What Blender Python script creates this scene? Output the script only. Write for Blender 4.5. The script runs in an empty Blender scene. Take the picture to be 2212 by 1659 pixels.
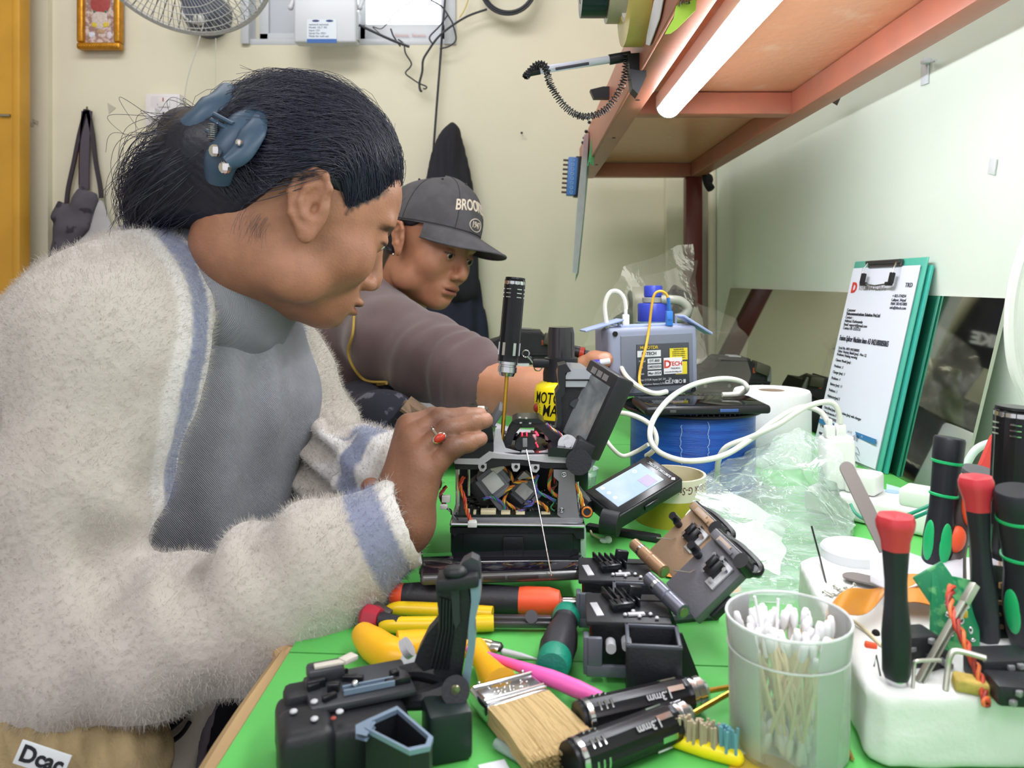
import bpy, bmesh, math, random
import numpy as np
from mathutils import Vector, Matrix, Euler, Quaternion, noise as mnoise

# ---------------------------------------------------------------- camera, sky, lights, exposure
SC = bpy.context.scene
COL = SC.collection
FPX = 1660.0                      # focal length in pixels of the 2212 x 1659 frame
CAMZ = 1.03                       # lens height; the bench top is at 0.75
TOP = 0.75
cam_d = bpy.data.cameras.new('camera')
cam = bpy.data.objects.new('camera', cam_d); COL.objects.link(cam)
cam.location = (0, 0, CAMZ); cam.rotation_euler = (math.radians(90), 0, 0)
cam_d.sensor_width = 36; cam_d.lens = 36 * FPX / 2212
cam_d.shift_x = -24 / 2212; cam_d.shift_y = -224.5 / 2212
cam_d.clip_start = 0.02
cam_d.dof.use_dof = True; cam_d.dof.focus_distance = 0.86; cam_d.dof.aperture_fstop = 11
SC.camera = cam
SC.view_settings.view_transform = 'Standard'; SC.view_settings.look = 'None'
SC.view_settings.gamma = 1; SC.view_settings.use_curve_mapping = False
SC.view_settings.exposure = 0.0
world = bpy.data.worlds.new('world'); SC.world = world; world.use_nodes = True
world.node_tree.nodes['Background'].inputs[0].default_value = (0.96, 0.95, 1.0, 1)
world.node_tree.nodes['Background'].inputs[1].default_value = 0.98

def area(name, loc, target, size, sizey, energy, color):
    d = bpy.data.lights.new(name, 'AREA'); d.shape = 'RECTANGLE'; d.size = size; d.size_y = sizey
    d.energy = energy; d.color = color
    o = bpy.data.objects.new(name, d); COL.objects.link(o); o.location = loc
    o.rotation_euler = (Vector(target) - Vector(loc)).to_track_quat('-Z', 'Y').to_euler()
    return o
# two ceiling battens of the room, one behind the photographer and one over the aisle
area('ceiling_lamp_near', (-0.5, -0.7, 2.35), (-0.3, 0.9, 0.8), 1.3, 0.5, 14, (0.99, 0.97, 1.0))
area('ceiling_lamp_far', (-0.55, 1.25, 2.5), (-0.5, 2.1, 1.3), 1.2, 0.3, 13, (0.98, 0.97, 0.98))

area('fill_upper_left_wall', (-1.35, 1.1, 2.55), (-0.9, 2.4, 1.75), 0.9, 0.25, 3, (0.97, 0.98, 1.0))  # unseen fill light, added to brighten the upper left of the back wall

# ---------------------------------------------------------------- helpers
def P(px, py, Y):                 # the point seen at (px, py) at distance Y
    return Vector(((px - 1130) * Y / FPX, Y, CAMZ + (605 - py) * Y / FPX))
def T(px, py, z=0.0):             # the point of the bench top (plus z) seen at (px, py)
    Y = FPX * (CAMZ - TOP - z) / (py - 605)
    return Vector(((px - 1130) * Y / FPX, Y, TOP + z))
def lin(c):
    return tuple(((v / 255) / 12.92 if v / 255 <= 0.04045 else ((v / 255 + 0.055) / 1.055) ** 2.4) for v in c)

MATS = {}
def mat(name, c=(128, 128, 128), rough=0.5, metal=0.0, var=0.0, vscale=20, c2=None, bump=0.0, bscale=200, emis=None, es=0.0,
        alpha=1.0, trans=0.0, spec=0.5, coat=0.0, attr=False, sheen=0.0, stretch=None, sss=0.0, ior=1.45, lo=0.4, hi=0.6, wave=None):
    if name in MATS: return MATS[name]
    m = bpy.data.materials.new(name); m.use_nodes = True; MATS[name] = m
    nt = m.node_tree; b = nt.nodes['Principled BSDF']; L = nt.links
    col = lin(c) + (1,)
    b.inputs['Base Color'].default_value = col; b.inputs['Roughness'].default_value = rough
    b.inputs['Metallic'].default_value = metal; b.inputs['Alpha'].default_value = alpha
    b.inputs['Transmission Weight'].default_value = trans; b.inputs['Specular IOR Level'].default_value = spec
    b.inputs['Coat Weight'].default_value = coat; b.inputs['IOR'].default_value = ior
    b.inputs['Sheen Weight'].default_value = sheen
    if sss: b.inputs['Subsurface Weight'].default_value = sss; b.inputs['Subsurface Radius'].default_value = (0.012, 0.005, 0.003); b.inputs['Subsurface Scale'].default_value = 0.6
    if emis: b.inputs['Emission Color'].default_value = lin(emis) + (1,); b.inputs['Emission Strength'].default_value = es
    src = None
    tc = nt.nodes.new('ShaderNodeTexCoord')
    vec = tc.outputs['Object']
    if stretch:
        mp = nt.nodes.new('ShaderNodeMapping'); mp.inputs['Scale'].default_value = stretch; L.new(vec, mp.inputs['Vector']); vec = mp.outputs[0]
    if attr:
        a = nt.nodes.new('ShaderNodeAttribute'); a.attribute_name = 'Col'; src = a.outputs['Color']
    if var or c2:
        n = nt.nodes.new('ShaderNodeTexNoise'); n.inputs['Scale'].default_value = vscale; n.inputs['Detail'].default_value = 5; L.new(vec, n.inputs['Vector'])
        r = nt.nodes.new('ShaderNodeMapRange'); r.inputs[1].default_value = lo; r.inputs[2].default_value = hi; L.new(n.outputs[0], r.inputs[0])
        mx = nt.nodes.new('ShaderNodeMix'); mx.data_type = 'RGBA'; L.new(r.outputs[0], mx.inputs[0])
        if c2:
            mx.inputs[6].default_value = col; mx.inputs[7].default_value = lin(c2) + (1,)
            if src: L.new(src, mx.inputs[6])
        else:
            d = 1 - var
            if src:
                s2 = nt.nodes.new('ShaderNodeMix'); s2.data_type = 'RGBA'; s2.blend_type = 'MULTIPLY'; s2.inputs[0].default_value = 1
                L.new(src, s2.inputs[6]); s2.inputs[7].default_value = (d, d, d, 1); L.new(src, mx.inputs[6]); L.new(s2.outputs[2], mx.inputs[7])
            else:
                mx.inputs[6].default_value = col; mx.inputs[7].default_value = tuple(v * d for v in col[:3]) + (1,)
        src = mx.outputs[2]
    if src: L.new(src, b.inputs['Base Color'])
    if bump or wave:
        if wave:
            n = nt.nodes.new('ShaderNodeTexWave'); n.inputs['Scale'].default_value = wave[0]; n.bands_direction = wave[1]; n.inputs['Distortion'].default_value = wave[2] if len(wave) > 2 else 0
        else:
            n = nt.nodes.new('ShaderNodeTexNoise'); n.inputs['Scale'].default_value = bscale; n.inputs['Detail'].default_value = 4
        L.new(vec, n.inputs['Vector'])
        bp = nt.nodes.new('ShaderNodeBump'); bp.inputs['Strength'].default_value = bump or 0.4; bp.inputs['Distance'].default_value = 0.002
        L.new(n.outputs[1] if wave else n.outputs[0], bp.inputs['Height']); L.new(bp.outputs[0], b.inputs['Normal'])
    return m
def film(name, c, a=0.2, rough=0.08, bump=0.0, bscale=30):   # thin clear plastic: mostly see-through, shiny at grazing angles
    if name in MATS: return MATS[name]
    m = bpy.data.materials.new(name); m.use_nodes = True; MATS[name] = m; nt = m.node_tree; L = nt.links
    b = nt.nodes['Principled BSDF']; b.inputs['Base Color'].default_value = lin(c) + (1,); b.inputs['Roughness'].default_value = rough
    b.inputs['Specular IOR Level'].default_value = 0.9
    t = nt.nodes.new('ShaderNodeBsdfTransparent'); mx = nt.nodes.new('ShaderNodeMixShader'); fr = nt.nodes.new('ShaderNodeFresnel'); fr.inputs[0].default_value = 1.5
    ad = nt.nodes.new('ShaderNodeMath'); ad.operation = 'MULTIPLY_ADD'; ad.inputs[1].default_value = 1.0; ad.inputs[2].default_value = a; ad.use_clamp = True
    L.new(fr.outputs[0], ad.inputs[0]); L.new(ad.outputs[0], mx.inputs[0]); L.new(t.outputs[0], mx.inputs[1]); L.new(b.outputs[0], mx.inputs[2])
    L.new(mx.outputs[0], nt.nodes['Material Output'].inputs[0])
    if bump:
        tc = nt.nodes.new('ShaderNodeTexCoord'); n = nt.nodes.new('ShaderNodeTexNoise'); n.inputs['Scale'].default_value = bscale; n.inputs['Detail'].default_value = 3; n.inputs['Distortion'].default_value = 1.5
        L.new(tc.outputs['Object'], n.inputs['Vector'])
        bp = nt.nodes.new('ShaderNodeBump'); bp.inputs['Strength'].default_value = bump; bp.inputs['Distance'].default_value = 0.01
        L.new(n.outputs[0], bp.inputs['Height']); L.new(bp.outputs[0], b.inputs['Normal']); L.new(bp.outputs[0], fr.inputs['Normal'])
    return m

def rotm(rx=0, ry=0, rz=0): return Euler((math.radians(rx), math.radians(ry), math.radians(rz))).to_matrix()
def frame(loc, z, x=None):        # 4x4 with local z along z and local x near x
    z = Vector(z).normalized(); x = Vector(x) if x is not None else (Vector((1, 0, 0)) if abs(z.x) < 0.9 else Vector((0, 1, 0)))
    y = z.cross(x).normalized(); x = y.cross(z).normalized()
    m = Matrix((x, y, z)).transposed().to_4x4(); m.translation = Vector(loc); return m

class MB:
    """collects shapes for ONE mesh object"""
    def __init__(s): s.v = []; s.f = []; s.cr = False
    def add(s, vs, fs, M=None):
        n = len(s.v)
        s.v += [tuple(M @ Vector(v)) if M is not None else tuple(v) for v in vs]
        s.f += [tuple(i + n for i in f) for f in fs]; return s
    def bm(s, bm, M=None):
        bm.verts.index_update()
        s.add([v.co for v in bm.verts], [[v.index for v in f.verts] for f in bm.faces], M); bm.free(); return s
    def box(s, c, d, R=None, bev=0.0, M=None, seg=2):
        bm = bmesh.new(); bmesh.ops.create_cube(bm, size=1)
        for v in bm.verts: v.co = Vector((v.co.x * d[0], v.co.y * d[1], v.co.z * d[2]))
        if bev: bmesh.ops.bevel(bm, geom=bm.edges[:], offset=min(bev, min(d) * 0.48), segments=seg, profile=0.5, affect='EDGES')
        X = Matrix.Translation(Vector(c))
        if R is not None: X = X @ R.to_4x4()
        if M is not None: X = M @ X
        return s.bm(bm, X)
    def cyl(s, a, b, r0, r1=None, n=20, cap=True):
        a = Vector(a); b = Vector(b); r1 = r0 if r1 is None else r1
        F = frame(a, b - a); h = (b - a).length; vs = []; fs = []
        for z, r in ((0, r0), (h, r1)):
            for i in range(n): t = 2 * math.pi * i / n; vs.append((r * math.cos(t), r * math.sin(t), z))
        for i in range(n): j = (i + 1) % n; fs.append((i, j, n + j, n + i))
        if cap: fs.append(tuple(range(n))[::-1]); fs.append(tuple(range(n, 2 * n)))
        return s.add(vs, fs, F)
    def lathe(s, prof, a=(0, 0, 0), d=(0, 0, 1), n=28, M=None, lobes=0, la=0.0, cap=True):   # prof: (radius, distance along d)
        F = frame(a, d)
        if M is not None: F = M @ F
        vs = []; fs = []
        for r, z in prof:
            for i in range(n):
                t = 2 * math.pi * i / n; q = r * (1 + (la * math.cos(lobes * t) if lobes else 0)); vs.append((q * math.cos(t), q * math.sin(t), z))
        for k in range(len(prof) - 1):
            for i in range(n): j = (i + 1) % n; fs.append((k * n + i, k * n + j, (k + 1) * n + j, (k + 1) * n + i))
        if cap:
            if prof[0][0] > 1e-6: fs.append(tuple(range(n))[::-1])
            if prof[-1][0] > 1e-6: fs.append(tuple(range((len(prof) - 1) * n, len(prof) * n)))
        return s.add(vs, fs, F)
    def tube(s, pts, r, n=8, cap=True, smooth=0):
        pts = [Vector(p) for p in pts]
        rs = list(r) if isinstance(r, (list, tuple)) else [r] * len(pts)
        if smooth: pts, rs = spline(pts, smooth, rs)
        vs = []; fs = []; prev = None
        for i, p in enumerate(pts):
            t = (pts[min(i + 1, len(pts) - 1)] - pts[max(i - 1, 0)]).normalized()
            if prev is None: u = t.orthogonal().normalized()
            else: u = (prev - t * prev.dot(t)).normalized()
            prev = u; w = t.cross(u)
            for k in range(n): a = 2 * math.pi * k / n; vs.append(p + (u * math.cos(a) + w * math.sin(a)) * rs[i])
        for i in range(len(pts) - 1):
            for k in range(n): j = (k + 1) % n; fs.append((i * n + k, i * n + j, (i + 1) * n + j, (i + 1) * n + k))
        if cap: fs.append(tuple(range(n))[::-1]); fs.append(tuple(range((len(pts) - 1) * n, len(pts) * n)))
        return s.add(vs, fs)
    def prism(s, poly, z0, z1, M=None, R=None):        # polygon in local xy, extruded along local z
        n = len(poly); vs = [(x, y, z0) for x, y in poly] + [(x, y, z1) for x, y in poly]
        fs = [(i, (i + 1) % n, n + (i + 1) % n, n + i) for i in range(n)] + [tuple(range(n))[::-1], tuple(range(n, 2 * n))]
        return s.add(vs, fs, M)
    def ell(s, c, r, R=None, M=None, u=20, w=12):
        bm = bmesh.new(); bmesh.ops.create_uvsphere(bm, u_segments=u, v_segments=w, radius=1)
        r = (r, r, r) if isinstance(r, (int, float)) else r
        X = Matrix.Translation(Vector(c)) @ (R.to_4x4() if R is not None else Matrix()) @ Matrix.Diagonal((r[0], r[1], r[2], 1))
        return s.bm(bm, M @ X if M is not None else X)
    def grid(s, fn, nu, nv, close=False):
        vs = [fn(i / (nu - 1), j / (nv - 1)) for i in range(nu) for j in range(nv)]
        fs = [(i * nv + j, (i + 1) * nv + j, (i + 1) * nv + j + 1, i * nv + j + 1) for i in range(nu - 1) for j in range(nv - 1)]
        return s.add(vs, fs)
    def torus(s, c, R, r, d=(0, 0, 1), n=32, m=10, a0=0, a1=360, M=None):
        F = frame(c, d); pts = []
        if M is not None: F = M @ F
        k = n if a1 - a0 >= 360 else n + 1
        for i in range(k):
            t = math.radians(a0 + (a1 - a0) * i / n); pts.append(F @ Vector((R * math.cos(t), R * math.sin(t), 0)))
        if a1 - a0 >= 360:
            pts.append(pts[0]); 
        return s.tube(pts, r, m)

def spline(pts, k, rs=None):      # Catmull-Rom
    pts = [Vector(p) for p in pts]; out = []; ro = []; rs = rs or [0] * len(pts)
    for i in range(len(pts) - 1):
        p0 = pts[max(i - 1, 0)]; p1 = pts[i]; p2 = pts[i + 1]; p3 = pts[min(i + 2, len(pts) - 1)]
        for j in range(k):
            t = j / k; t2 = t * t; t3 = t2 * t
            out.append(0.5 * ((2 * p1) + (p2 - p0) * t + (2 * p0 - 5 * p1 + 4 * p2 - p3) * t2 + (3 * p1 - p0 - 3 * p2 + p3) * t3)); ro.append(rs[i] + (rs[i + 1] - rs[i]) * t)
    out.append(pts[-1]); ro.append(rs[-1]); return out, ro

def mesh_obj(name, verts, faces, m, parent=None, smooth=35, M=None, cols=None, mats=None, fm=None):
    me = bpy.data.meshes.new(name)
    me.from_pydata([tuple(v) for v in verts], [], [tuple(int(i) for i in f) for f in faces])
    o = bpy.data.objects.new(name, me); COL.objects.link(o)
    if parent is not None:
        o.parent = parent
        if M == 'world': me.transform(world_mat(parent).inverted()); M = None
    if isinstance(M, Matrix): me.transform(M)
    me.materials.append(m)
    for x in (mats or []): me.materials.append(x)
    if fm is not None: me.polygons.foreach_set('material_index', fm)
    if cols is not None:
        ca = me.color_attributes.new('Col', 'FLOAT_COLOR', 'POINT'); a = np.ones((len(verts), 4), np.float32); a[:, :3] = cols
        ca.data.foreach_set('color', a.ravel())
    me.validate(); me.shade_smooth() if hasattr(me, 'shade_smooth') else None
    if smooth < 170: me.set_sharp_from_angle(angle=math.radians(smooth))
    me.update(); return o
def world_mat(o):
    m = o.matrix_basis.copy()
    while o.parent: o = o.parent; m = o.matrix_basis @ m
    return m
def part(name, mb, m, parent, smooth=35, world=False, label=None, **k):
    if smooth < 170 and isinstance(mb, MB):
        bm = bmesh.new(); me = bpy.data.meshes.new('t'); me.from_pydata(mb.v, [], mb.f); bm.from_mesh(me); bpy.data.meshes.remove(me)
        bmesh.ops.recalc_face_normals(bm, faces=bm.faces[:]); bm.verts.index_update()
        v = [x.co.copy() for x in bm.verts]; f = [[q.index for q in x.verts] for x in bm.faces]; bm.free()
    else: v, f = mb.v, mb.f
    o = mesh_obj(name, v, f, m, parent, smooth, 'world' if world else None, **k)
    if label: o['label'] = label
    return o
def thing(name, label, cat, loc=(0, 0, 0), rot=None, group=None, M=None):
    o = bpy.data.objects.new(name, None); COL.objects.link(o); o.empty_display_size = 0.02
    if M is not None: o.matrix_basis = M
    else:
        o.location = loc
        if rot is not None: o.rotation_euler = tuple(math.radians(a) for a in rot)
    o['label'] = label; o['category'] = cat
    if group: o['group'] = group
    return o
def solo(name, mb, m, label, cat, smooth=35, group=None, **k):      # a thing that is one mesh, built in world coordinates
    o = part(name, mb, m, None, smooth, **k)
    c = Vector((0, 0, 0)); vs = [v.co for v in o.data.vertices]
    lo = Vector(min(v[i] for v in vs) for i in range(3)); hi = Vector(max(v[i] for v in vs) for i in range(3))
    base = Vector(((lo.x + hi.x) / 2, (lo.y + hi.y) / 2, lo.z)); o.data.transform(Matrix.Translation(-base)); o.location = base
    o['label'] = label; o['category'] = cat
    if group: o['group'] = group
    return o
def struct(name, mb, m, parent=None, smooth=35):
    o = part(name, mb, m, parent, smooth)
    if parent is None: o['kind'] = 'structure'
    return o
def text(s, h, M, m, parent, name='lettering', bold=0.0, shear=0.0, extr=0.0002, align='CENTER', width=None, world=False, bend=None):
    c = bpy.data.curves.new(name, 'FONT'); c.body = s; c.size = h; c.align_x = align; c.align_y = 'CENTER'; c.extrude = extr
    c.offset = bold * h; c.shear = shear; c.resolution_u = 3
    t = bpy.data.objects.new('t', c); COL.objects.link(t)
    dg = bpy.context.evaluated_depsgraph_get(); me = bpy.data.meshes.new_from_object(t.evaluated_get(dg))
    bpy.data.objects.remove(t); me.name = name
    if width:
        xs = [v.co.x for v in me.vertices]; w = max(xs) - min(xs); me.transform(Matrix.Diagonal((width / w, 1, 1, 1)))
    if bend:
        for v in me.vertices: v.co = bend(v.co)
    if M is not None: me.transform(M)
    if world and parent is not None: me.transform(world_mat(parent).inverted())
    me.materials.clear(); me.materials.append(m)
    o = bpy.data.objects.new(name, me); COL.objects.link(o); o.parent = parent
    return o
def dup(root, loc=None, M=None, label=None, group=None):
    r = root.copy(); COL.objects.link(r)
    if M is not None: r.matrix_basis = M
    elif loc is not None: r.location = loc
    if label: r['label'] = label
    if group: r['group'] = group
    for ch in list(root.children):
        c = ch.copy(); COL.objects.link(c); c.parent = r
        for g in ch.children: d = g.copy(); COL.objects.link(d); d.parent = c
    return r

# ---- implicit sculpting: smooth unions on a grid, surface nets
class F:
    def __init__(s, lo, hi, h):
        s.lo = np.array(lo, np.float32); s.h = h; n = np.ceil((np.array(hi) - s.lo) / h).astype(int) + 1; s.n = n
        ax = [s.lo[i] + h * np.arange(n[i], dtype=np.float32) for i in range(3)]
        s.X, s.Y, s.Z = np.meshgrid(*ax, indexing='ij', sparse=True); s.d = np.full(tuple(n), 1e3, np.float32)
    def put(s, q, k=0.0, op='u'):
        a = s.d
        if op == 'u':
            if k: t = np.clip(0.5 + 0.5 * (a - q) / k, 0, 1); s.d = a + (q - a) * t - k * t * (1 - t)
            else: s.d = np.minimum(a, q)
        elif op == 's':
            if k: t = np.clip(0.5 - 0.5 * (q + a) / k, 0, 1); s.d = a + (-q - a) * t + k * t * (1 - t)
            else: s.d = np.maximum(a, -q)
        elif op == 'i':
            if k: t = np.clip(0.5 - 0.5 * (q - a) / k, 0, 1); s.d = q + (a - q) * t + k * t * (1 - t)
            else: s.d = np.maximum(a, q)
        s.d = s.d.astype(np.float32); return s
    def q_ell(s, c, r, R=None):
        x, y, z = s.X - c[0], s.Y - c[1], s.Z - c[2]
        if R is not None:
            R = np.array(R); x, y, z = (R[0][0] * x + R[1][0] * y + R[2][0] * z, R[0][1] * x + R[1][1] * y + R[2][1] * z, R[0][2] * x + R[1][2] * y + R[2][2] * z)
        k0 = np.sqrt((x / r[0]) ** 2 + (y / r[1]) ** 2 + (z / r[2]) ** 2); k1 = np.sqrt((x / r[0] ** 2) ** 2 + (y / r[1] ** 2) ** 2 + (z / r[2] ** 2) ** 2)
        return k0 * (k0 - 1) / np.maximum(k1, 1e-6)
    def q_cone(s, a, b, ra, rb, flat=None):     # flat: (axis, factor) squashes the section
        a = np.array(a, np.float32); b = np.array(b, np.float32); ba = b - a; L = float(ba @ ba)
        x, y, z = s.X - a[0], s.Y - a[1], s.Z - a[2]
        h = np.clip((x * ba[0] + y * ba[1] + z * ba[2]) / L, 0, 1)
        x, y, z = x - ba[0] * h, y - ba[1] * h, z - ba[2] * h
        if flat is not None:
            n = np.array(flat[0], np.float32); n /= np.linalg.norm(n); e = x * n[0] + y * n[1] + z * n[2]; g = 1 / flat[1] - 1
            x, y, z = x + n[0] * e * g, y + n[1] * e * g, z + n[2] * e * g
        return np.sqrt(x * x + y * y + z * z) - (ra + (rb - ra) * h)
    def ell(s, c, r, k=0.0, op='u', R=None): return s.put(s.q_ell(c, r if hasattr(r, '__len__') else (r, r, r), R), k, op)
    def cone(s, a, b, ra, rb, k=0.0, op='u', flat=None): return s.put(s.q_cone(a, b, ra, rb, flat), k, op)
    def chain(s, pts, rs, k=0.01, op='u', k2=0.004, flat=None):
        q = None
        for i in range(len(pts) - 1):
            c = s.q_cone(pts[i], pts[i + 1], rs[i], rs[i + 1], flat)
            if q is None: q = c
            else: t = np.clip(0.5 + 0.5 * (q - c) / k2, 0, 1); q = q + (c - q) * t - k2 * t * (1 - t)
        return s.put(q, k, op)
    def mesh(s):
        d = s.d; n = s.n; ins = d < 0
        cs = tuple(n - 1); cnt = np.zeros(cs, np.float32); acc = [np.zeros(cs, np.float32) for _ in range(3)]
        for ax in range(3):
            sl0 = [slice(None)] * 3; sl1 = [slice(None)] * 3; sl0[ax] = slice(0, -1); sl1[ax] = slice(1, None)
            A, B = d[tuple(sl0)], d[tuple(sl1)]; cr = (A < 0) != (B < 0); t = np.where(cr, A / np.where(cr, A - B, 1), 0)
            o = [i for i in range(3) if i != ax]
            for i in (0, 1):
                for j in (0, 1):
                    sl = [slice(None)] * 3; sl[o[0]] = slice(i, cs[o[0]] + i); sl[o[1]] = slice(j, cs[o[1]] + j); sl = tuple(sl)
                    c = cr[sl]; cnt += c; acc[ax] += np.where(c, t[sl], 0)
                    if i: acc[o[0]] += c
                    if j: acc[o[1]] += c
        act = cnt > 0; idx = np.full(cs, -1, np.int64); m = int(act.sum()); idx[act] = np.arange(m)
        ii = np.argwhere(act); c = cnt[act]; V = np.stack([s.lo[a] + s.h * (ii[:, a] + acc[a][act] / c) for a in range(3)], 1)
        Q = []
        for ax in range(3):
            o = [(ax + 1) % 3, (ax + 2) % 3]
            sl0 = [slice(None)] * 3; sl1 = [slice(None)] * 3; sl0[ax] = slice(0, -1); sl1[ax] = slice(1, None)
            A, B = ins[tuple(sl0)], ins[tuple(sl1)]; e = np.argwhere(A != B); fl = A[tuple(e.T)]
            ok = (e[:, o[0]] > 0) & (e[:, o[1]] > 0) & (e[:, o[0]] < cs[o[0]]) & (e[:, o[1]] < cs[o[1]]); e = e[ok]; fl = fl[ok]
            def g(a, b):
                q = e.copy(); q[:, o[0]] -= a; q[:, o[1]] -= b; return idx[tuple(q.T)]
            q = np.stack([g(1, 1), g(0, 1), g(0, 0), g(1, 0)], 1); q[~fl] = q[~fl][:, ::-1]; Q.append(q)
        return V, np.concatenate(Q)
def relax(V, Q, it=2, lam=0.5):
    E = np.concatenate([Q[:, [0, 1]], Q[:, [1, 2]], Q[:, [2, 3]], Q[:, [3, 0]]])
    for _ in range(it):
        S = np.zeros_like(V); N = np.zeros(len(V)); 
        for a, b in ((0, 1), (1, 0)):
            for k in range(3): S[:, k] += np.bincount(E[:, a], V[E[:, b], k], len(V))
            N += np.bincount(E[:, a], None, len(V))
        V = V + lam * (S / np.maximum(N, 1)[:, None] - V)
    return V
def vnormals(V, Q):
    a, b, c, d = V[Q[:, 0]], V[Q[:, 1]], V[Q[:, 2]], V[Q[:, 3]]; n = np.cross(c - a, d - b); N = np.zeros_like(V)
    for i in range(4):
        for k in range(3): N[:, k] += np.bincount(Q[:, i], n[:, k], len(V))
    return N / np.maximum(np.linalg.norm(N, axis=1), 1e-12)[:, None]
def vnoise(V, scale, seed=0):      # smooth value noise on points, -1..1
    rng = np.random.RandomState(seed); tab = rng.rand(64, 64, 64).astype(np.float32) * 2 - 1
    p = V * scale; i = np.floor(p).astype(int); f = p - i; f = f * f * (3 - 2 * f); out = 0
    for a in (0, 1):
        for b in (0, 1):
            for c in (0, 1):
                w = (f[:, 0] if a else 1 - f[:, 0]) * (f[:, 1] if b else 1 - f[:, 1]) * (f[:, 2] if c else 1 - f[:, 2])
                out = out + w * tab[(i[:, 0] + a) % 64, (i[:, 1] + b) % 64, (i[:, 2] + c) % 64]
    return out
def strands(name, paths, radii, m, parent, world=False):     # paths: list of (n,3) arrays
    hc = bpy.data.hair_curves.new(name); sizes = [len(p) for p in paths]; hc.add_curves(sizes)
    pos = np.concatenate(paths).astype(np.float32)
    if world and parent is not None:
        Mi = np.array(world_mat(parent).inverted()); pos = pos @ Mi[:3, :3].T + Mi[:3, 3]
    hc.points.foreach_set('position', pos.astype(np.float32).ravel())
    r = np.concatenate([np.linspace(radii[0], radii[1], n) for n in sizes]).astype(np.float32)
    hc.points.foreach_set('radius', r)
    o = bpy.data.objects.new(name, hc); COL.objects.link(o); o.parent = parent; hc.materials.append(m); return o
def fuzz(V, Q, N, count, length, seed, keep=None, droop=(0, 0, -0.3), jit=0.8, seg=3, density=None):
    rng = np.random.RandomState(seed); a, b, c = V[Q[:, 0]], V[Q[:, 1]], V[Q[:, 2]]
    area_ = np.linalg.norm(np.cross(b - a, c - a), axis=1)
    if keep is not None: area_ = area_ * keep(V[Q].mean(1))
    ar = area_ / area_.sum(); k = rng.choice(len(Q), count, p=ar); w = rng.rand(count, 2)
    q = V[Q[k]]; p = (q[:, 0] * (1 - w[:, :1]) + q[:, 1] * w[:, :1]) * (1 - w[:, 1:]) + (q[:, 3] * (1 - w[:, :1]) + q[:, 2] * w[:, :1]) * w[:, 1:]
    n = N[Q[k]].mean(1); j = rng.randn(count, 3) * jit * 0.5; d = n + j + np.array(droop); d /= np.linalg.norm(d, axis=1)[:, None]
    L = length * (0.5 + rng.rand(count, 1)); j2 = rng.randn(count, 3) * 0.25
    out = np.stack([p - n * 0.0005] + [p + (d * (s / (seg - 1)) + (j2 + np.array(droop) * 0.8) * (s / (seg - 1)) ** 2) * L for s in range(1, seg)], 1)
    return list(out)
# ================================================================ the room
WY = 2.45; WX = 0.60              # back wall, right wall
m_wall = mat('wall_paint', (222, 216, 194), 0.6, var=0.05, vscale=3, bump=0.15, bscale=60)
m_wallr = mat('wall_paint_right', (222, 232, 222), 0.55, var=0.04, vscale=4, bump=0.12, bscale=60)
mb = MB()
wx0, wx1, wz0, wz1 = P(524, 0, WY).x, P(985, 0, WY).x, P(0, 97, WY).z, 2.55     # window hole
mb.box(((-3.2 + wx0) / 2, WY + .1, 1.4), (3.2 + wx0, .2, 2.8)); mb.box(((wx1 + 1.1) / 2, WY + .1, 1.4), (1.1 - wx1, .2, 2.8))
mb.box(((wx0 + wx1) / 2, WY + .1, wz0 / 2), (wx1 - wx0, .2, wz0)); mb.box(((wx0 + wx1) / 2, WY + .1, (wz1 + 2.8) / 2), (wx1 - wx0, .2, 2.8 - wz1))
struct('wall_back', mb, m_wall)
struct('wall_right', MB().box((WX + .1, 0.95, 1.4), (.2, 3.0, 2.8)), m_wallr)
struct('wall_left', MB().box((-2.35, 0.6, 1.4), (.2, 3.7, 2.8)), m_wall)
struct('floor', MB().box((-.8, .6, -.05), (3.4, 3.8, .1)), mat('floor_cement', (120, 116, 108), .6, var=.2, vscale=8))
struct('ceiling', MB().box((-.8, .8, 2.85), (3.4, 3.5, .1)), mat('ceiling_paint', (225, 225, 215), .7))
# pilaster beside the door, and the boxed-in strip near the corner
a = P(48, 0, 2.42).x; b = P(101, 0, 2.42).x
struct('trim_1', MB().box(((a + b) / 2, WY - .012, 1.4), (b - a, .024, 2.8)), m_wall)
a = P(1440, 0, 2.4).x; b = P(1512, 0, 2.4).x
struct('trim_2', MB().box(((a + b) / 2, WY - .025, 1.4), (b - a, .05, 2.8), bev=.004), m_wall)
struct('trim_3', MB().cyl((WX - .012, WY - .06, 0), (WX - .012, WY - .06, 2.8), .013, n=12), m_wall)
# yellow door leaf at the left edge
mdoor = mat('door_ochre', (204, 152, 52), .45, var=.12, vscale=6, bump=.1, bscale=40)
d = bpy.data.objects.new('door_1', None); COL.objects.link(d); d['kind'] = 'structure'
x1 = P(46, 0, 2.3).x; d.location = (x1 - .4, 2.3, 0)
part('door_leaf', MB().box((x1 - .43, 2.32, 1.1), (.82, .04, 2.6)), mdoor, d, world=True)
part('door_edge', MB().box((x1 - .011, 2.318, 1.1), (.022, .052, 2.6), bev=.004), mdoor, d, world=True)
part('bolt', MB().cyl((x1 - .06, 2.295, P(0, 250, 2.3).z), (x1 - .03, 2.295, P(0, 250, 2.3).z), .004), mat('steel', (170, 172, 175), .3, 1), d, world=True)

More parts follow.
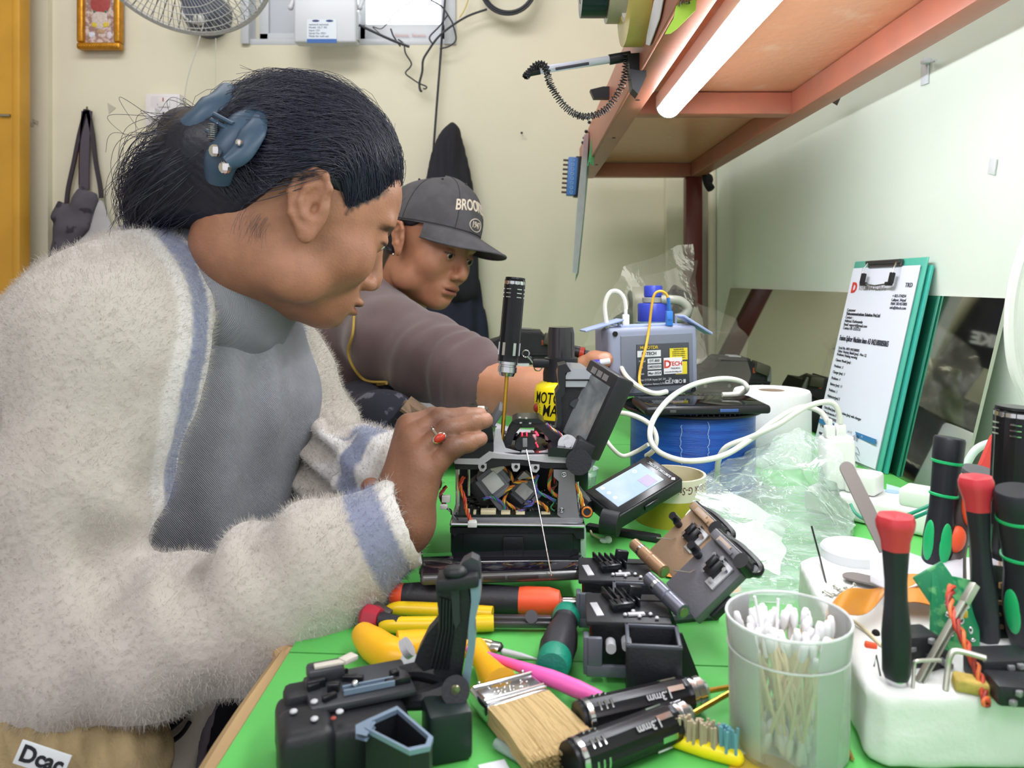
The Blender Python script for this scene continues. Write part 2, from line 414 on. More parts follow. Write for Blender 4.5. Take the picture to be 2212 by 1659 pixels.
# window, white frame with a frosted left pane and a bright right pane
mwf = mat('window_frame_white', (198, 202, 208), .35)
w = bpy.data.objects.new('window_1', None); COL.objects.link(w); w['kind'] = 'structure'; w.location = ((wx0 + wx1) / 2, WY, wz0)
WYg = WY + .03
def wx(px): return P(px, 0, WYg).x
fr = MB(); zc, zh = (wz0 + wz1) / 2, wz1 - wz0
fr.box((wx0 + .012, WY + .02, zc), (.025, .07, zh), bev=.003); fr.box((wx1 - .018, WY + .02, zc), (.036, .06, zh), bev=.003)
fr.box(((wx0 + wx1) / 2, WY + .03, wz0 + .010), (wx1 - wx0, .06, .020), bev=.003); fr.box(((wx0 + wx1) / 2, WY + .03, wz1 - .02), (wx1 - wx0, .06, .04))
part('window_frame', fr, mwf, w, world=True)
def sash(nm, pa, pb, y, mg, pad, lower=.03):
    s = MB(); a, b = wx(pa), wx(pb); z0 = wz0 + .018
    s.box((a + pad / 2, y, zc), (pad, .03, zh - .04), bev=.003); s.box((b - pad / 2, y, zc), (pad, .03, zh - .04), bev=.003)
    s.box(((a + b) / 2, y, z0 + lower / 2), (b - a, .03, lower), bev=.003)
    o = part(nm, s, mwf, w, world=True)
    g = MB().box(((a + b) / 2, y, zc), (b - a - 2 * pad + .002, .004, zh - .05)); part('pane', g, mg, o, world=True)
sash('window_sash', 560, 770, WY + .045, mat('pane_frosted', (176, 180, 188), .5, emis=(225, 230, 240), es=.03), .030)
sash('window_sash', 765, 975, WY + .055, mat('pane_daylight', (250, 252, 255), .4, emis=(240, 247, 255), es=3.0), .036, .062)
mred = mat('faint_red_print', (214, 170, 165), .6)
for k, (px, py) in enumerate(((868, 76), (905, 76), (838, 88), (872, 89), (898, 90), (930, 90))):
    text('fenesta', .016, frame(P(px, py, WY + .035), (0, -1, 0), (1, 0, 0)) @ Matrix.Rotation(0, 4, 'Z'), mred, w, 'film_print', world=True)

# bench: green laminate sheets over board, wooden edge strip
TX0 = -0.176
mg = mat('bench_green', (94, 190, 92), .5, var=.2, vscale=7, bump=.1, bscale=350, lo=.35, hi=.7)
tb = thing('workbench', 'long workbench with a worn bright green top and wooden edge strip', 'workbench', (.2, 1.3, 0))
part('bench_board', MB().box((.2105, 1.2, TOP - .0165), (.773, 2.39, .029)), mat('board_brown', (96, 72, 48), .7), tb, world=True)
for (l0, r0), (l1, r1) in (((0, 0), (.577, .527)), ((.579, .529), (1.32, 1.29)), ((1.322, 1.292), (2.1, 2.08)), ((2.102, 2.082), (2.4, 2.4))):
    part('green_sheet', MB().prism([(TX0, l0), (.597, r0), (.597, r1), (TX0, l1)], TOP - .002, TOP), mg, tb, world=True)
mwood = mat('edge_wood', (176, 146, 104), .6, var=.3, vscale=14, stretch=(1, .12, 1), bump=.3, bscale=80)
def edge(u, v):
    return None
es_ = MB(); n = 60
for i in range(n):
    pass
pts = [(TX0 - .006 + .0025 * mnoise.noise(Vector((0, y * 9, 0))), y, TOP - .014) for y in [k * .04 for k in range(-2, 61)]]
es_.tube(pts, .0115, 6)
part('edge_strip', es_, mwood, tb, world=True)
cm = MB()
for k in range(10):
    r = random.Random(k); cm.ell((TX0 - .005 + r.uniform(-.006, .006), .59 + k * .006, TOP - .012 + r.uniform(-.01, .006)), (.012, .009, .008), rotm(r.uniform(0, 90), r.uniform(0, 90), 0), u=7, w=5)
part('splintered_edge', cm, mwood, tb, world=True, smooth=20)
lg = MB()
part('leg', MB().box((-.14, 2.3, .36), (.045, .045, .72)), mat('metal_brown', (104, 52, 40), .45, var=.2), tb, world=True)
part('leg', MB().box((.55, 2.3, .36), (.045, .045, .72)), MATS['metal_brown'], tb, world=True)
part('leg', MB().box((-.14, .3, .36), (.045, .045, .72)), MATS['metal_brown'], tb, world=True)
part('leg', MB().box((.55, .3, .36), (.045, .045, .72)), MATS['metal_brown'], tb, world=True)

# rack over the bench: red-brown steel frame, plywood panels, post standing on the bench
HS = CAMZ + .30
mst = mat('rack_red_oxide', (186, 112, 90), .42, var=.2, vscale=9, bump=.12, bscale=90, c2=(160, 104, 88), lo=.45, hi=.75)
mpl = mat('rack_panel', (236, 162, 130), .28, c2=(252, 222, 204), vscale=22, stretch=(1, 1, 1), bump=.7, bscale=45, lo=.60, hi=.92)  # pale patches put highlights and scratches into the panel colour
mst2 = mst
rk = thing('storage_rack', 'red-brown steel rack with painted panels hanging over the bench', 'rack', (.34, 1.3, TOP))
XL, XR, YF = .171, .525, 2.27
sq = .042
part('front_rail', MB().box((XL + .019, 1.15, HS + sq / 2), (.038, 2.24, sq), bev=.003), mst, rk, world=True)
part('front_lip', MB().box((XL - .002, 1.15, HS + .044), (.005, 2.24, .088), bev=.001), mst, rk, world=True)
part('rear_rail', MB().box((XR - .019, 1.15, HS + sq / 2), (.038, 2.24, sq), bev=.003), mst, rk, world=True)
for y in (YF - .02, 1.41, .45):
    part('cross_rail', MB().box(((XL + XR) / 2, y, HS + sq / 2), (XR - XL - .074, .036, sq - .002), bev=.003), mst, rk, world=True)
part('shelf_panel', MB().box(((XL + XR) / 2, 1.15, HS + sq + .007), (XR - XL, 2.24, .012)), mpl, rk, world=True)
part('post', MB().box((.497, YF - .02, (TOP + HS) / 2), (.048, .04, HS - TOP), bev=.003), mat('post_maroon', (104, 42, 36), .35, var=.25, vscale=10), rk, world=True)
for y in (1.28, 1.62, 2.0): part('drilled_hole', MB().cyl((XL + .02, y, HS - .0006), (XL + .02, y, HS + .001), .004, n=10), mat('black_gap', (14, 12, 12), .8), rk, world=True)
# tube lamp under the rack
lamp = thing('tube_light', 'glowing white tube light fixed under the rack', 'light', (.27, .85, HS))
lx = .252; ly0, ly1 = .12, 1.33
part('lamp_housing', MB().box((lx, (ly0 + ly1) / 2, HS - .003 + .012), (.044, ly1 - ly0 + .012, .026), bev=.004), mat('white_plastic', (232, 234, 236), .35), lamp, world=True)
mtube = mat('tube_glow', (255, 255, 255), .4, emis=(246, 250, 255), es=42)
dm = MB()
for k in range(1):
    prof = [(.0205 * math.cos(a), -.0205 * math.sin(a)) for a in [math.pi * i / 16 for i in range(17)]]
    dm.prism(prof, ly0, ly1, M=Matrix.Translation((lx, 0, HS + .002)) @ Matrix(((1, 0, 0, 0), (0, 0, 1, 0), (0, 1, 0, 0), (0, 0, 0, 1))))
part('tube_cover', dm, mtube, lamp, world=True)
prof = [(.021 * math.cos(a), -.021 * math.sin(a)) for a in [math.pi * i / 16 for i in range(17)]]
part('end_cap', MB().prism(prof, ly1 - .001, ly1 + .005, M=Matrix.Translation((lx, 0, HS + .002)) @ Matrix(((1, 0, 0, 0), (0, 0, 1, 0), (0, 1, 0, 0), (0, 0, 0, 1)))), MATS['white_plastic'], lamp, world=True)

# mirror leaning on the right wall behind the bench
mz1, mz0, mth = CAMZ - .0225, TOP + .0008, .005
mir = MB(); v8 = []
for yy in (.945, 2.20):
    v8 += [(.532, yy, mz0), (.5305 + mth, yy, mz0), (.599, yy, mz1), (.5985 - mth, yy, mz1)]
mir.add(v8, [(0, 1, 2, 3), (7, 6, 5, 4), (0, 4, 5, 1), (1, 5, 6, 2), (2, 6, 7, 3), (3, 7, 4, 0)])
mm = mat('mirror_glass', (196, 198, 186), .04, 1.0)
solo('mirror', mir, mm, 'long frameless mirror along the right wall behind the bench', 'mirror')
# ================================================================ people
def mix(a, b, t): t = np.clip(t, 0, 1)[:, None]; return a * (1 - t) + b * t
def sm(x, a, b): t = np.clip((x - a) / (b - a), 0, 1); return t * t * (3 - 2 * t)
def lc(*c): return np.array(lin(c))

def head_field(h, jaw=1.0, neck=None, nr=.055, nose=1.0, mouth_x=0, eye_z=.004, slit=.0042, slit_dz=0.0, wide=1.0, ear_k=1.0, full=1.0, brow_k=1.0, chin=0.0):
    f = F((-.135, -.10, -.20), (.125, .10, .15), h)
    f.ell((-.018, 0, .042), (.094, .074 * wide, .088)); f.ell((.028, 0, .012), (.060, .064 * wide, .075), .03)
    f.ell((.026, 0, -.04 + chin * .5), (.050, .053 * wide * jaw, .058 - chin * .5), .025)
    f.ell((.050 + .004 * (2 - nose - .3), 0, .050), (.034, .050, .040), .02)                                  # forehead
    f.ell((.060, 0, -.086 + chin), (.020, .022, .016), .028)                                # chin
    f.ell((.068, 0, -.058), (.020, .028, .024), .015)                                # muzzle
    for s in (-1, 1):
        f.ell((.050, s * .042, -.022), (.026 * full, .022 * full, .026), .018)       # cheek
        f.ell((.012, s * .052 * jaw, -.062), (.026, .014, .020), .025)               # jaw corner
        f.ell((.077, s * .026, .029), (.010 * brow_k, .024, .008), .014)                      # brow
        f.ell((.093, s * .031, eye_z), (.016, .017, .012), .012, 's')                # socket
    f.cone((.082, 0, .018), (.0985 * (1 + .06 * (nose - 1)), 0, -.022), .0055, .0088, .010)
    f.ell((.0965 + .008 * (nose - 1), 0, -.030), (.0115, .0100, .0092), .006)
    for s in (-1, 1):
        f.ell((.089, s * .0125, -.034), (.0105, .0062, .0072), .005)
        f.ell((.092, s * .0075, -.042), (.006, .0032, .0045), .003, 's')
        f.ell((.0735, s * .031, eye_z), (.0142, .0155, .0122), .006)                 # lids over the eyeball
        f.ell((.092, s * .0315, eye_z + slit_dz), (.012, .0128, slit), .002, 's')
    mx = mouth_x
    f.ell((.0865 + mx, 0, -.0555), (.0085, .021, .0058), .006)
    f.ell((.0845 + mx, 0, -.0670), (.0085, .018, .0062), .006)
    f.ell((.093 + mx, 0, -.0610), (.012, .024, .0011), .0035, 's')
    f.ell((.086 + mx, 0, -.0745), (.006, .016, .003), .008, 's')
    for s in (-1, 1):                                                                 # ears
        c = Vector((-.006, s * .0765, .006)); R = rotm(s * -7, -16, s * 22)
        def e(x, y, z): return tuple(c + R @ Vector((x * ear_k, s * y, z * ear_k)))
        f.ell(e(0, .0005, .002), (.0165 * ear_k, .0058, .028 * ear_k), .004, R=R)
        f.ell(e(.003, .0078, .003), (.0095, .0055, .0165), .003, 's', R=R)
        pts = [e(*p) for p in ((.010, .003, .004), (.0145, .003, .015), (.010, .004, .026), (-.001, .0045, .0305), (-.012, .0045, .025), (-.0165, .0045, .010), (-.0145, .004, -.008), (-.007, .003, -.019))]
        f.chain(pts, [.002, .0032, .0036, .0036, .0036, .0034, .003, .003], .003)
        f.chain([e(.006, .003, .018), e(-.004, .0045, .014), e(-.008, .0045, .002), e(-.005, .004, -.009), e(.002, .003, -.013)], [.0018, .0022, .0024, .0022, .002], .004)
        f.ell(e(-.001, .001, -.024), (.0085, .0048, .0095), .005, R=R)
        f.ell(e(.011, .002, -.002), (.0042, .0035, .0055), .003)
        f.ell(e(.004, .003, -.002), (.0036, .0045, .0055), .002, 's')
    if neck is not None:
        a = (-.035, 0, -.045); f.chain([a, neck[0], neck[1]], [nr * .97, nr, nr * 1.12], .03, k2=.01)
    return f
def eye(parent, M, s, z, look=(0, 0), iris=(52, 32, 22)):
    mb = MB().ell((0, 0, 0), .0123, u=32, v=24) if False else MB().ell((0, 0, 0), .0123, u=36, w=26)
    V = np.array(mb.v); d = np.array([math.cos(look[0]) * math.cos(look[1]), math.sin(look[0]) * math.cos(look[1]), math.sin(look[1])]); a = np.arccos(np.clip(V @ d / .0123, -1, 1))
    c = np.tile(lc(222, 214, 206), (len(V), 1)); c = mix(c, lc(*iris), sm(-a, -.50, -.44)); c = mix(c, lc(8, 6, 6), sm(-a, -.24, -.19))
    o = mesh_obj('eye', (V + np.array([.0745, s * .031, z])), mb.f, mat('eye', (230, 230, 230), .45, attr=True, spec=.2), parent, 179, cols=c); o.data.transform(M); return o

m_skinw = mat('skin_warm', (150, 105, 80), .46, attr=True, var=.12, vscale=60, bump=.25, bscale=420, sss=.08, spec=.45)
HairMat = mat('hair_black', (20, 21, 36), .42, spec=.5, bump=.35, bscale=160)  # blue cast of lens haze mixed into the black

# ---------------------------------------------------------------- the woman
wo = thing('person', 'person in fluffy cream cardigan with clipped black hair, bent over the opened machine', 'person', (-.46, .87, .45))
WI = world_mat(wo).inverted()
CH = Vector((-.239, .816, 1.094))
MH = Matrix.Translation(CH) @ Matrix.Rotation(math.radians(27), 4, 'Z') @ Matrix.Rotation(math.radians(23), 4, 'Y') @ Matrix.Scale(1.035, 4)
MHn = np.array(MH); MHi = MH.inverted()
def tow(V, M=MHn): return V @ M[:3, :3].T + M[:3, 3]
N0 = MHi @ P(545, 600, .85); N1 = MHi @ P(440, 640, .87)
f = head_field(.0017, neck=(tuple(N0), tuple(N1)), nr=.056, mouth_x=.001, eye_z=.0095, slit=.0030, slit_dz=-.005, full=1.1, nose=.66, brow_k=.8, chin=.008, ear_k=1.12)
V, Q = f.mesh(); V = relax(V, Q, 1)
skin = lc(160, 112, 86); col = np.tile(skin, (len(V), 1))
x, y, z = V.T
def dd(c, r): return np.sqrt(sum(((V[:, i] - c[i]) / r[i]) ** 2 for i in range(3)))
ay = np.abs(y)
lip = 1 - sm(np.sqrt(((x - .090) / .016) ** 2 + (y / .0225) ** 2 + ((z + .0610) / .0118) ** 2), .75, 1.05)
col = mix(col, lc(122, 70, 66), lip * .85)
col = mix(col, lc(132, 84, 60), (1 - sm(np.sqrt(((x - .05) / .04) ** 2 + ((ay - .05) / .03) ** 2 + ((z + .02) / .03) ** 2), .3, 1.2)) * .3)
bz = .0255 - 9 * (ay - .03) ** 2 * (ay > .03) ; brow = (1 - sm(np.abs(z - bz), .0028, .0052)) * sm(ay, .010, .014) * (1 - sm(ay, .048, .056)) * sm(x, .05, .06)
col = mix(col, lc(40, 28, 26), brow * .85)
lash = (1 - sm(np.abs(z - .0075), .001, .0028)) * sm(ay, .017, .020) * (1 - sm(ay, .044, .048)) * sm(x, .074, .078)
col = mix(col, lc(30, 20, 20), lash * .9)
HX = np.array([-.2, -.09, -.058, -.032, .018, .029, .049, .085, .2]); HZ = np.array([-.06, -.038, -.019, .026, .030, .014, .038, .072, .15])
def hline(x): return np.interp(x, HX, HZ)
col = mix(col, lc(24, 20, 24), sm(z - hline(x) + .4 * vnoise(V, 300, 5) * .01, -.003, .005) * (1 - sm(ay, .079, .081)) * (np.abs(x + .006) > .0) * np.where((ay > .0715) & (x < .02) & (x > -.034), 0, 1) * (1 - sm(x, .052, .066)))
body_parts = [(tow(V), Q, col)]
# right hand on the machine
PX = lambda a: tuple(P(*a))
f = F((-.215, .60, .76), (-.02, .80, .965), .0016)
wr = (868, 1150, .668)
fing = {'little': [(925, 1022, .672), (978, 968, .672), (1013, 957, .680), (1038, 948, .690)],
        'ring': [(905, 985, .680), (968, 930, .684), (1016, 915, .692), (1048, 908, .702)],
        'middle': [(892, 945, .695), (950, 905, .700), (1002, 901, .708), (1036, 897, .716)],
        'index': [(884, 922, .712), (935, 903, .722), (975, 905, .730), (1004, 915, .738)]}
rad = {'little': [.0105, .0086, .0078, .0066], 'ring': [.0118, .0094, .0086, .0074], 'middle': [.0122, .0096, .0088, .0076], 'index': [.0120, .0094, .0085, .0074]}
for k, w_ in (('little', (888, 1128, .668)), ('ring', (872, 1120, .676)), ('middle', (858, 1112, .684)), ('index', (848, 1100, .692))):
    f.cone(PX(w_), PX(fing[k][0]), .0170, .0125, .014)
f.cone(PX((862, 1150, .676)), PX((760, 1190, .665)), .0235, .026, .018)
f.cone(PX((868, 1060, .690)), PX((885, 1120, .680)), .018, .020, .014)
for k in fing: f.chain([PX(q) for q in fing[k]], rad[k], .0022, k2=.003); f.ell(PX(fing[k][1]), rad[k][1] * 1.06, .003)
f.chain([PX(q) for q in ((848, 1080, .705), (862, 1010, .735), (905, 960, .745), (945, 945, .748))], [.014, .0125, .011, .0085], .012)
V, Q = f.mesh(); V = relax(V, Q, 1)
hc_ = lc(140, 98, 76); c = np.tile(hc_, (len(V), 1))
for k in fing:
    p = np.array(PX(fing[k][1])); c = mix(c, lc(84, 56, 44), (1 - sm(np.linalg.norm(V - p, axis=1), .006, .016)) * .9)
    p = np.array(PX(fing[k][0])); c = mix(c, lc(104, 70, 54), (1 - sm(np.linalg.norm(V - p, axis=1), .005, .018)) * .55)
    p = np.array(PX(fing[k][3])); c = mix(c, lc(178, 130, 110), (1 - sm(np.linalg.norm(V - p - np.array([0, -.002, .002]), axis=1), .004, .011)) * .7)
body_parts.append((V, Q, c))
# left hand, mostly behind the right one
f = F((-.25, .74, .77), (-.03, .92, .92), .0022)
f.cone(PX((800, 1030, .865)), PX((860, 1020, .83)), .022, .024, .01)
f.chain([PX(q) for q in ((840, 1050, .84), (812, 1062, .815), (800, 1052, .80))], [.013, .0115, .010], .006)
for dy, Y in ((0, .81), (-22, .825), (-44, .84), (-62, .855)):
    f.chain([PX((868, 1030 + dy * .6, Y + .01)), PX((905, 1015 + dy, Y)), PX((930, 1025 + dy, Y - .01)), PX((940, 1045 + dy, Y - .015))], [.011, .009, .0085, .0075], .006)
V, Q = f.mesh(); body_parts.append((relax(V, Q, 1), Q, np.tile(lc(150, 104, 82), (len(V), 1))))
def join(parts):
    n = 0; Vs, Qs, Cs = [], [], []
    for V, Q, c in parts: Vs.append(V); Qs.append(Q + n); Cs.append(c); n += len(V)
    return np.concatenate(Vs), np.concatenate(Qs), np.concatenate(Cs)
V, Q, c = join(body_parts)
ob = mesh_obj('body', V, Q, m_skinw, wo, 179, 'world', cols=c)
ML = WI @ MH
for s in (-1, 1): eye(wo, ML, s, .0090, (0, -.45))
# lashes
la = []
for s in (-1, 1):
    for k in range(14):
        t = k / 13 - .5; b = np.array([.0875 - abs(t) * .012, s * (.031 + t * .022), .0068]); la.append(np.array([b, b + np.array([.004, s * t * .003, -.0010]), b + np.array([.0075, s * t * .006, -.0005])]))
strands('eyelashes', [tow(a) for a in la], (.00035, .0001), HairMat, wo, world=True)

# hair: gathered mass, then fine strands that run back to the claw
f = F((-.26, -.12, -.19), (.12, .13, .16), .0026)
f.ell((-.020, 0, .045), (.103, .081, .095))
yy = np.abs(f.Y); hx = np.interp(f.X, HX, HZ)
cut = (hx - f.Z) * .8 + 0 * yy; f.put(cut.astype(np.float32) + 0 * f.d, .006, 'i')
cl = MHi @ P(440, 330, .765); t1 = MHi @ P(385, 380, .77); t2 = MHi @ P(335, 425, .775); t3 = MHi @ P(312, 462, .78)
f.chain([(-.075, 0, .02), tuple(cl), tuple(t1), tuple(t2), tuple(t3)], [.055, .036, .034, .026, .013], .03, k2=.015)
f.chain([(-.07, 0, -.0), tuple(MHi @ P(465, 395, .79)), tuple(MHi @ P(410, 425, .785)), tuple(MHi @ P(370, 440, .785))], [.045, .040, .028, .012], .02, k2=.015)
f.ell(tuple(MHi @ P(410, 290, .80)), (.030, .030, .026), .02)
V, Q = f.mesh(); V = relax(V, Q, 2)
ax = np.array([-.09, 0, .05]); d = V - ax; ang = np.arctan2(d[:, 1], d[:, 2]); V = V + vnormals(V, Q) * (np.sin(ang * 60 + 3 * vnoise(V, 25)) * .00015)[:, None]
ho = mesh_obj('hair', tow(V), Q, HairMat, wo, 179, 'world')
rng = np.random.RandomState(3); hs = []
C0 = np.array([-.020, 0, .045]); RR = np.array([.103, .081, .095]); FO = np.array(cl) + np.array([.02, 0, .0])
for k in range(8000):
    sgn = -1 if rng.rand() < .72 else 1
    u = rng.rand()
    if u < .75:
        x0 = .085 - .065 * rng.rand() ** 1.2; z0 = np.interp(x0, HX, HZ) + .001 + rng.rand() * .012; yv = 1 - ((x0 + .02) / .103) ** 2 - ((z0 - .045) / .095) ** 2
        y0 = sgn * .081 * math.sqrt(max(yv, 0)) * (rng.rand() ** .3 if x0 > .07 else 1)
    else:
        x0 = rng.uniform(-.08, -.035); z0 = np.interp(x0, HX, HZ) + .001; yv = 1 - ((x0 + .02) / .103) ** 2 - ((z0 - .045) / .095) ** 2; y0 = sgn * .081 * math.sqrt(max(yv, 0))
    A = np.array([x0, y0, z0]); B = FO + rng.randn(3) * .012; off = 1.004 + rng.rand() * .016
    pts = []; wv = rng.randn(3) * .004
    for t in np.linspace(0, 1, 9):
        p = A * (1 - t) + B * t + np.array([0, 0, .020]) * math.sin(math.pi * t) * (rng.rand() * .1 + .9); p[2] += .016 * math.exp(-((p[0] + .004) / .022) ** 2) * (p[2] < .06); q = (p - C0) / RR; L = np.linalg.norm(q)
        ps = C0 + (p - C0) / L * off if L > 1e-4 else p
        w = sm(np.array([t]), .62, 1.0)[0]; pts.append(ps * (1 - w) + p * w + wv * math.sin(3 * t))
    hs.append(tow(np.array(pts)))
TT = [np.array(P(*q)) for q in ((450, 330, .765), (385, 372, .765), (335, 420, .77), (305, 478, .775))]
for k in range(2600):                                            # the tail
    o = rng.randn(3) * .010; sp = rng.randn(3) * (.004 if k % 12 else .014); e = rng.uniform(.8, 1.03)
    pts, _ = spline([TT[0] + o, TT[1] + o * 1.6 + sp * .4, TT[2] + o * 1.3 + sp * .8, TT[2] + (TT[3] - TT[2]) * e + o * .6 + sp], 4); hs.append(np.array(pts))
for k in range(60):                                             # flyaways round the tail and crown
    a = np.array(P(rng.uniform(380, 460), rng.uniform(240, 380), .77)); b = a + np.array([-rng.uniform(.02, .06), rng.randn() * .02, rng.uniform(-.03, .03)]); c_ = b + np.array([rng.uniform(-.02, .02), 0, -rng.uniform(.01, .05)])
    pts, _ = spline([a, b, c_], 5); hs.append(np.array(pts))
for k in range(60):
    th = rng.uniform(-.3, 2.4); a = C0 + np.array([math.cos(th) * .104, rng.uniform(-.03, .05), math.sin(th) * .096]); dv = np.array([-math.sin(th), 0, math.cos(th)]) * .03
    hs.append(tow(np.array([a, a + dv * .5 + (a - C0) * .01, a + dv + (a - C0) * rng.uniform(-.02, .07) + rng.randn(3) * .002])))
strands('hair_strands', hs, (.00030, .00016), mat('hair_strand', (28, 30, 52), .28, spec=.8), wo, world=True)  # lighter blue paints haze and sheen into the strand colour
st = []
for k in range(40):                                            # wisps at the nape and temple
    a = np.array([rng.uniform(-.060, -.030), -.062 - rng.rand() * .004, rng.uniform(-.03, -.018)]); st.append(tow(np.array([a, a + np.array([-.001, -.001, -.008]), a + np.array([rng.uniform(-.002, .006), .003, -.020])])))
strands('nape_wisps', st, (.00012, .00006), MATS['hair_strand'], wo, world=True)

# hair claw: two curved wings, hinge spring, silver beads
mclip = mat('clip_blue', (58, 80, 102), .42, var=.1)
clipo = bpy.data.objects.new('hair_claw', None); COL.objects.link(clipo); clipo.parent = wo; clipo.location = WI @ P(480, 290, .72); clipo['label'] = 'matt blue hair claw with silver beads'
def wing(path, widths, Y0, bulge, name):
    mb = MB(); c, ws = spline([P(a, b, Y0 + e) for a, b, e in path], 7, widths)
    n = len(c); nv = 9; side = Vector((0, 0, 0)); vs = []; fs = []
    for lay in (0, 1):
        for i in range(n):
            t = (c[min(i + 1, n - 1)] - c[max(i - 1, 0)]).normalized(); sd = t.cross(Vector((0, -1, 0))).normalized(); nn = sd.cross(t).normalized()
            if nn.y > 0: nn = -nn
            for j in range(nv):
                u = 2 * j / (nv - 1) - 1; vs.append(c[i] + sd * u * ws[i] + nn * (bulge * (1 - u * u) - .003 * lay))
    m = n * nv
    for i in range(n - 1):
        for j in range(nv - 1): q = (i * nv + j, (i + 1) * nv + j, (i + 1) * nv + j + 1, i * nv + j + 1); fs += [q, tuple(m + k for k in q[::-1])]
    for i in range(n - 1):
        for j in (0, nv - 1): a, b = i * nv + j, (i + 1) * nv + j; fs.append((a, b, m + b, m + a))
    for i in (0, n - 1):
        for j in range(nv - 1): a, b = i * nv + j, i * nv + j + 1; fs.append((a, b, m + b, m + a))
    mb.add(vs, fs); return part(name, mb, mclip, clipo, 60, world=True)
wing([(492, 192, .03), (470, 222, .01), (436, 252, .0), (408, 290, .0), (398, 318, .01)], [.011, .016, .012, .016, .012], .735, .007, 'wing')
wing([(565, 228, .015), (535, 262, -.005), (500, 305, -.018), (475, 350, -.02), (468, 392, -.01)], [.011, .017, .015, .016, .012], .735, .008, 'wing')
wing([(562, 246, 0), (545, 285, -.02), (520, 330, -.03), (490, 352, -.034)], [.008, .012, .010, .007], .735, .005, 'wing')
hb = MB()
for a, b in (((456, 258), (498, 282)), ((462, 246), (504, 268)), ((446, 282), (484, 302))): hb.cyl(P(*a, .722), P(*b, .716), .0022, n=8)
part('hinge', hb, mclip, clipo, world=True)
sp_ = [P(460, 266, .716) + Vector((.004 * math.cos(k * .9), .004 * math.sin(k * .9), -.00028 * k)) for k in range(60)]
part('spring', MB().tube(sp_, .0006, 5), mat('steel', (170, 172, 175), .3, 1), clipo, world=True)
for a, b, r in ((465, 326, .0062), (486, 362, .0062), (516, 308, .0034)):
    g = part('bead', MB().ell(P(a, b, .700), r, u=8, w=6), mat('silver_bead', (225, 222, 220), .08, 1), clipo, 5, world=True)

# coral ring
rg = P(948, 948, .672); rdir = (P(968, 930, .684) - P(905, 985, .680)).normalized()
ro = part('finger_ring', MB().torus(rg + Vector((0, .010, 0)), .0115, .0013, rdir, 28, 8), mat('silver', (200, 190, 180), .2, 1), wo, world=True, label='silver ring with a red coral stone')
Fm = frame(rg + Vector((.0006, -.0012, .001)), Vector((.25, -1, .25)), Vector((1, 0, .55)))
part('ring_bezel', MB().ell((0, 0, 0), (.0068, .0046, .0022), M=Fm), MATS['silver'], ro).matrix_parent_inverse = Matrix()
for c_ in ro.children: c_.data.transform(world_mat(wo).inverted())
q = part('ring_stone', MB().ell((0, 0, .0012), (.0056, .0036, .0028), M=Fm), mat('coral', (176, 52, 34), .22), ro); q.data.transform(world_mat(wo).inverted())

# grey top
f = F((-.62, .58, .42), (-.16, 1.08, 1.10), .0055)
tors = [(470, 640, .86), (370, 800, .88), (345, 1000, .89), (335, 1250, .89), (320, 1600, .89)]
tr = [.078, .128, .148, .150, .155]
f.chain([PX(a) for a in tors], tr, .0, k2=.05)
f.cone(PX((470, 690, .86)), PX((560, 850, .87)), .06, .05, .06)
for q_ in ((250, 800, .76), (520, 790, 1.0)): f.ell(PX(q_), .085, .06)
V, Q = f.mesh()
def fold(V, Q, amp, sc, st=(1, 1, 1), seed=0):
    N = vnormals(V, Q); return V + N * (vnoise(V * np.array(st), sc, seed) * amp)[:, None]
V = fold(V, Q, .016, 14, (2.2, 2.2, .4), 3); V = relax(V, Q, 2)
m_grey = mat('knit_grey', (150, 152, 160), .9, wave=(260, 'DIAGONAL', .5), bump=.5, var=.12, vscale=30)
mesh_obj('grey_top', V, Q, m_grey, wo, 179, 'world')
# high collar
f = F((-.48, .70, .88), (-.20, 1.0, 1.16), .0026)
a, b = P(476, 634, .835), P(546, 572, .845); f.chain([tuple(a), tuple(b)], [.090, .0735], .0); cut_ = ((f.X - b.x) * (b - a).normalized().x + (f.Y - b.y) * (b - a).normalized().y + (f.Z - b.z) * (b - a).normalized().z)
f.put((cut_ - .006).astype(np.float32) + 0 * f.d, .004, 'i')
inn = F.q_cone(f, tuple(b - (b - a) * .4), tuple(b + (b - a)), .066, .066); f.put(inn, .003, 's')
V, Q = f.mesh(); mesh_obj('collar', relax(V, Q, 2), Q, mat('knit_rib', (146, 148, 156), .9, wave=(330, 'Y', .3), bump=.6), wo, 179, 'world')

# fluffy cardigan
f = F((-.84, .50, .42), (-.09, 1.16, 1.13), .0052)
f.chain([PX(a) for a in tors], [.092, .144, .162, .164, .170], .0, k2=.05)
f.chain([PX(a) for a in ((370, 610, .87), (205, 800, .88), (100, 1020, .89), (110, 1400, .9))], [.060, .098, .13, .12], .07, k2=.05)
f.chain([PX(a) for a in ((300, 660, .78), (225, 770, .71), (165, 1050, .665), (150, 1395, .625))], [.07, .084, .070, .062], .045, k2=.03)
farm = [(150, 1395, .625), (330, 1370, .632), (520, 1310, .642), (690, 1225, .655), (800, 1170, .662), (862, 1138, .668)]
fr_ = [.064, .063, .061, .054, .043, .040]
f.chain([PX(a) for a in farm], fr_, .02, k2=.02)
f.chain([PX(a) for a in ((500, 700, .97), (575, 780, 1.0), (640, 930, .965), (665, 1010, .935))], [.07, .066, .062, .060], .04, k2=.03)
farL = [(665, 1010, .935), (740, 1010, .895), (820, 1012, .862), (882, 1012, .835)]
f.chain([PX(a) for a in farL], [.058, .056, .048, .040], .02, k2=.02)
f.cone(PX((500, 700, .95)), PX((640, 1000, .97)), .05, .05, .03)
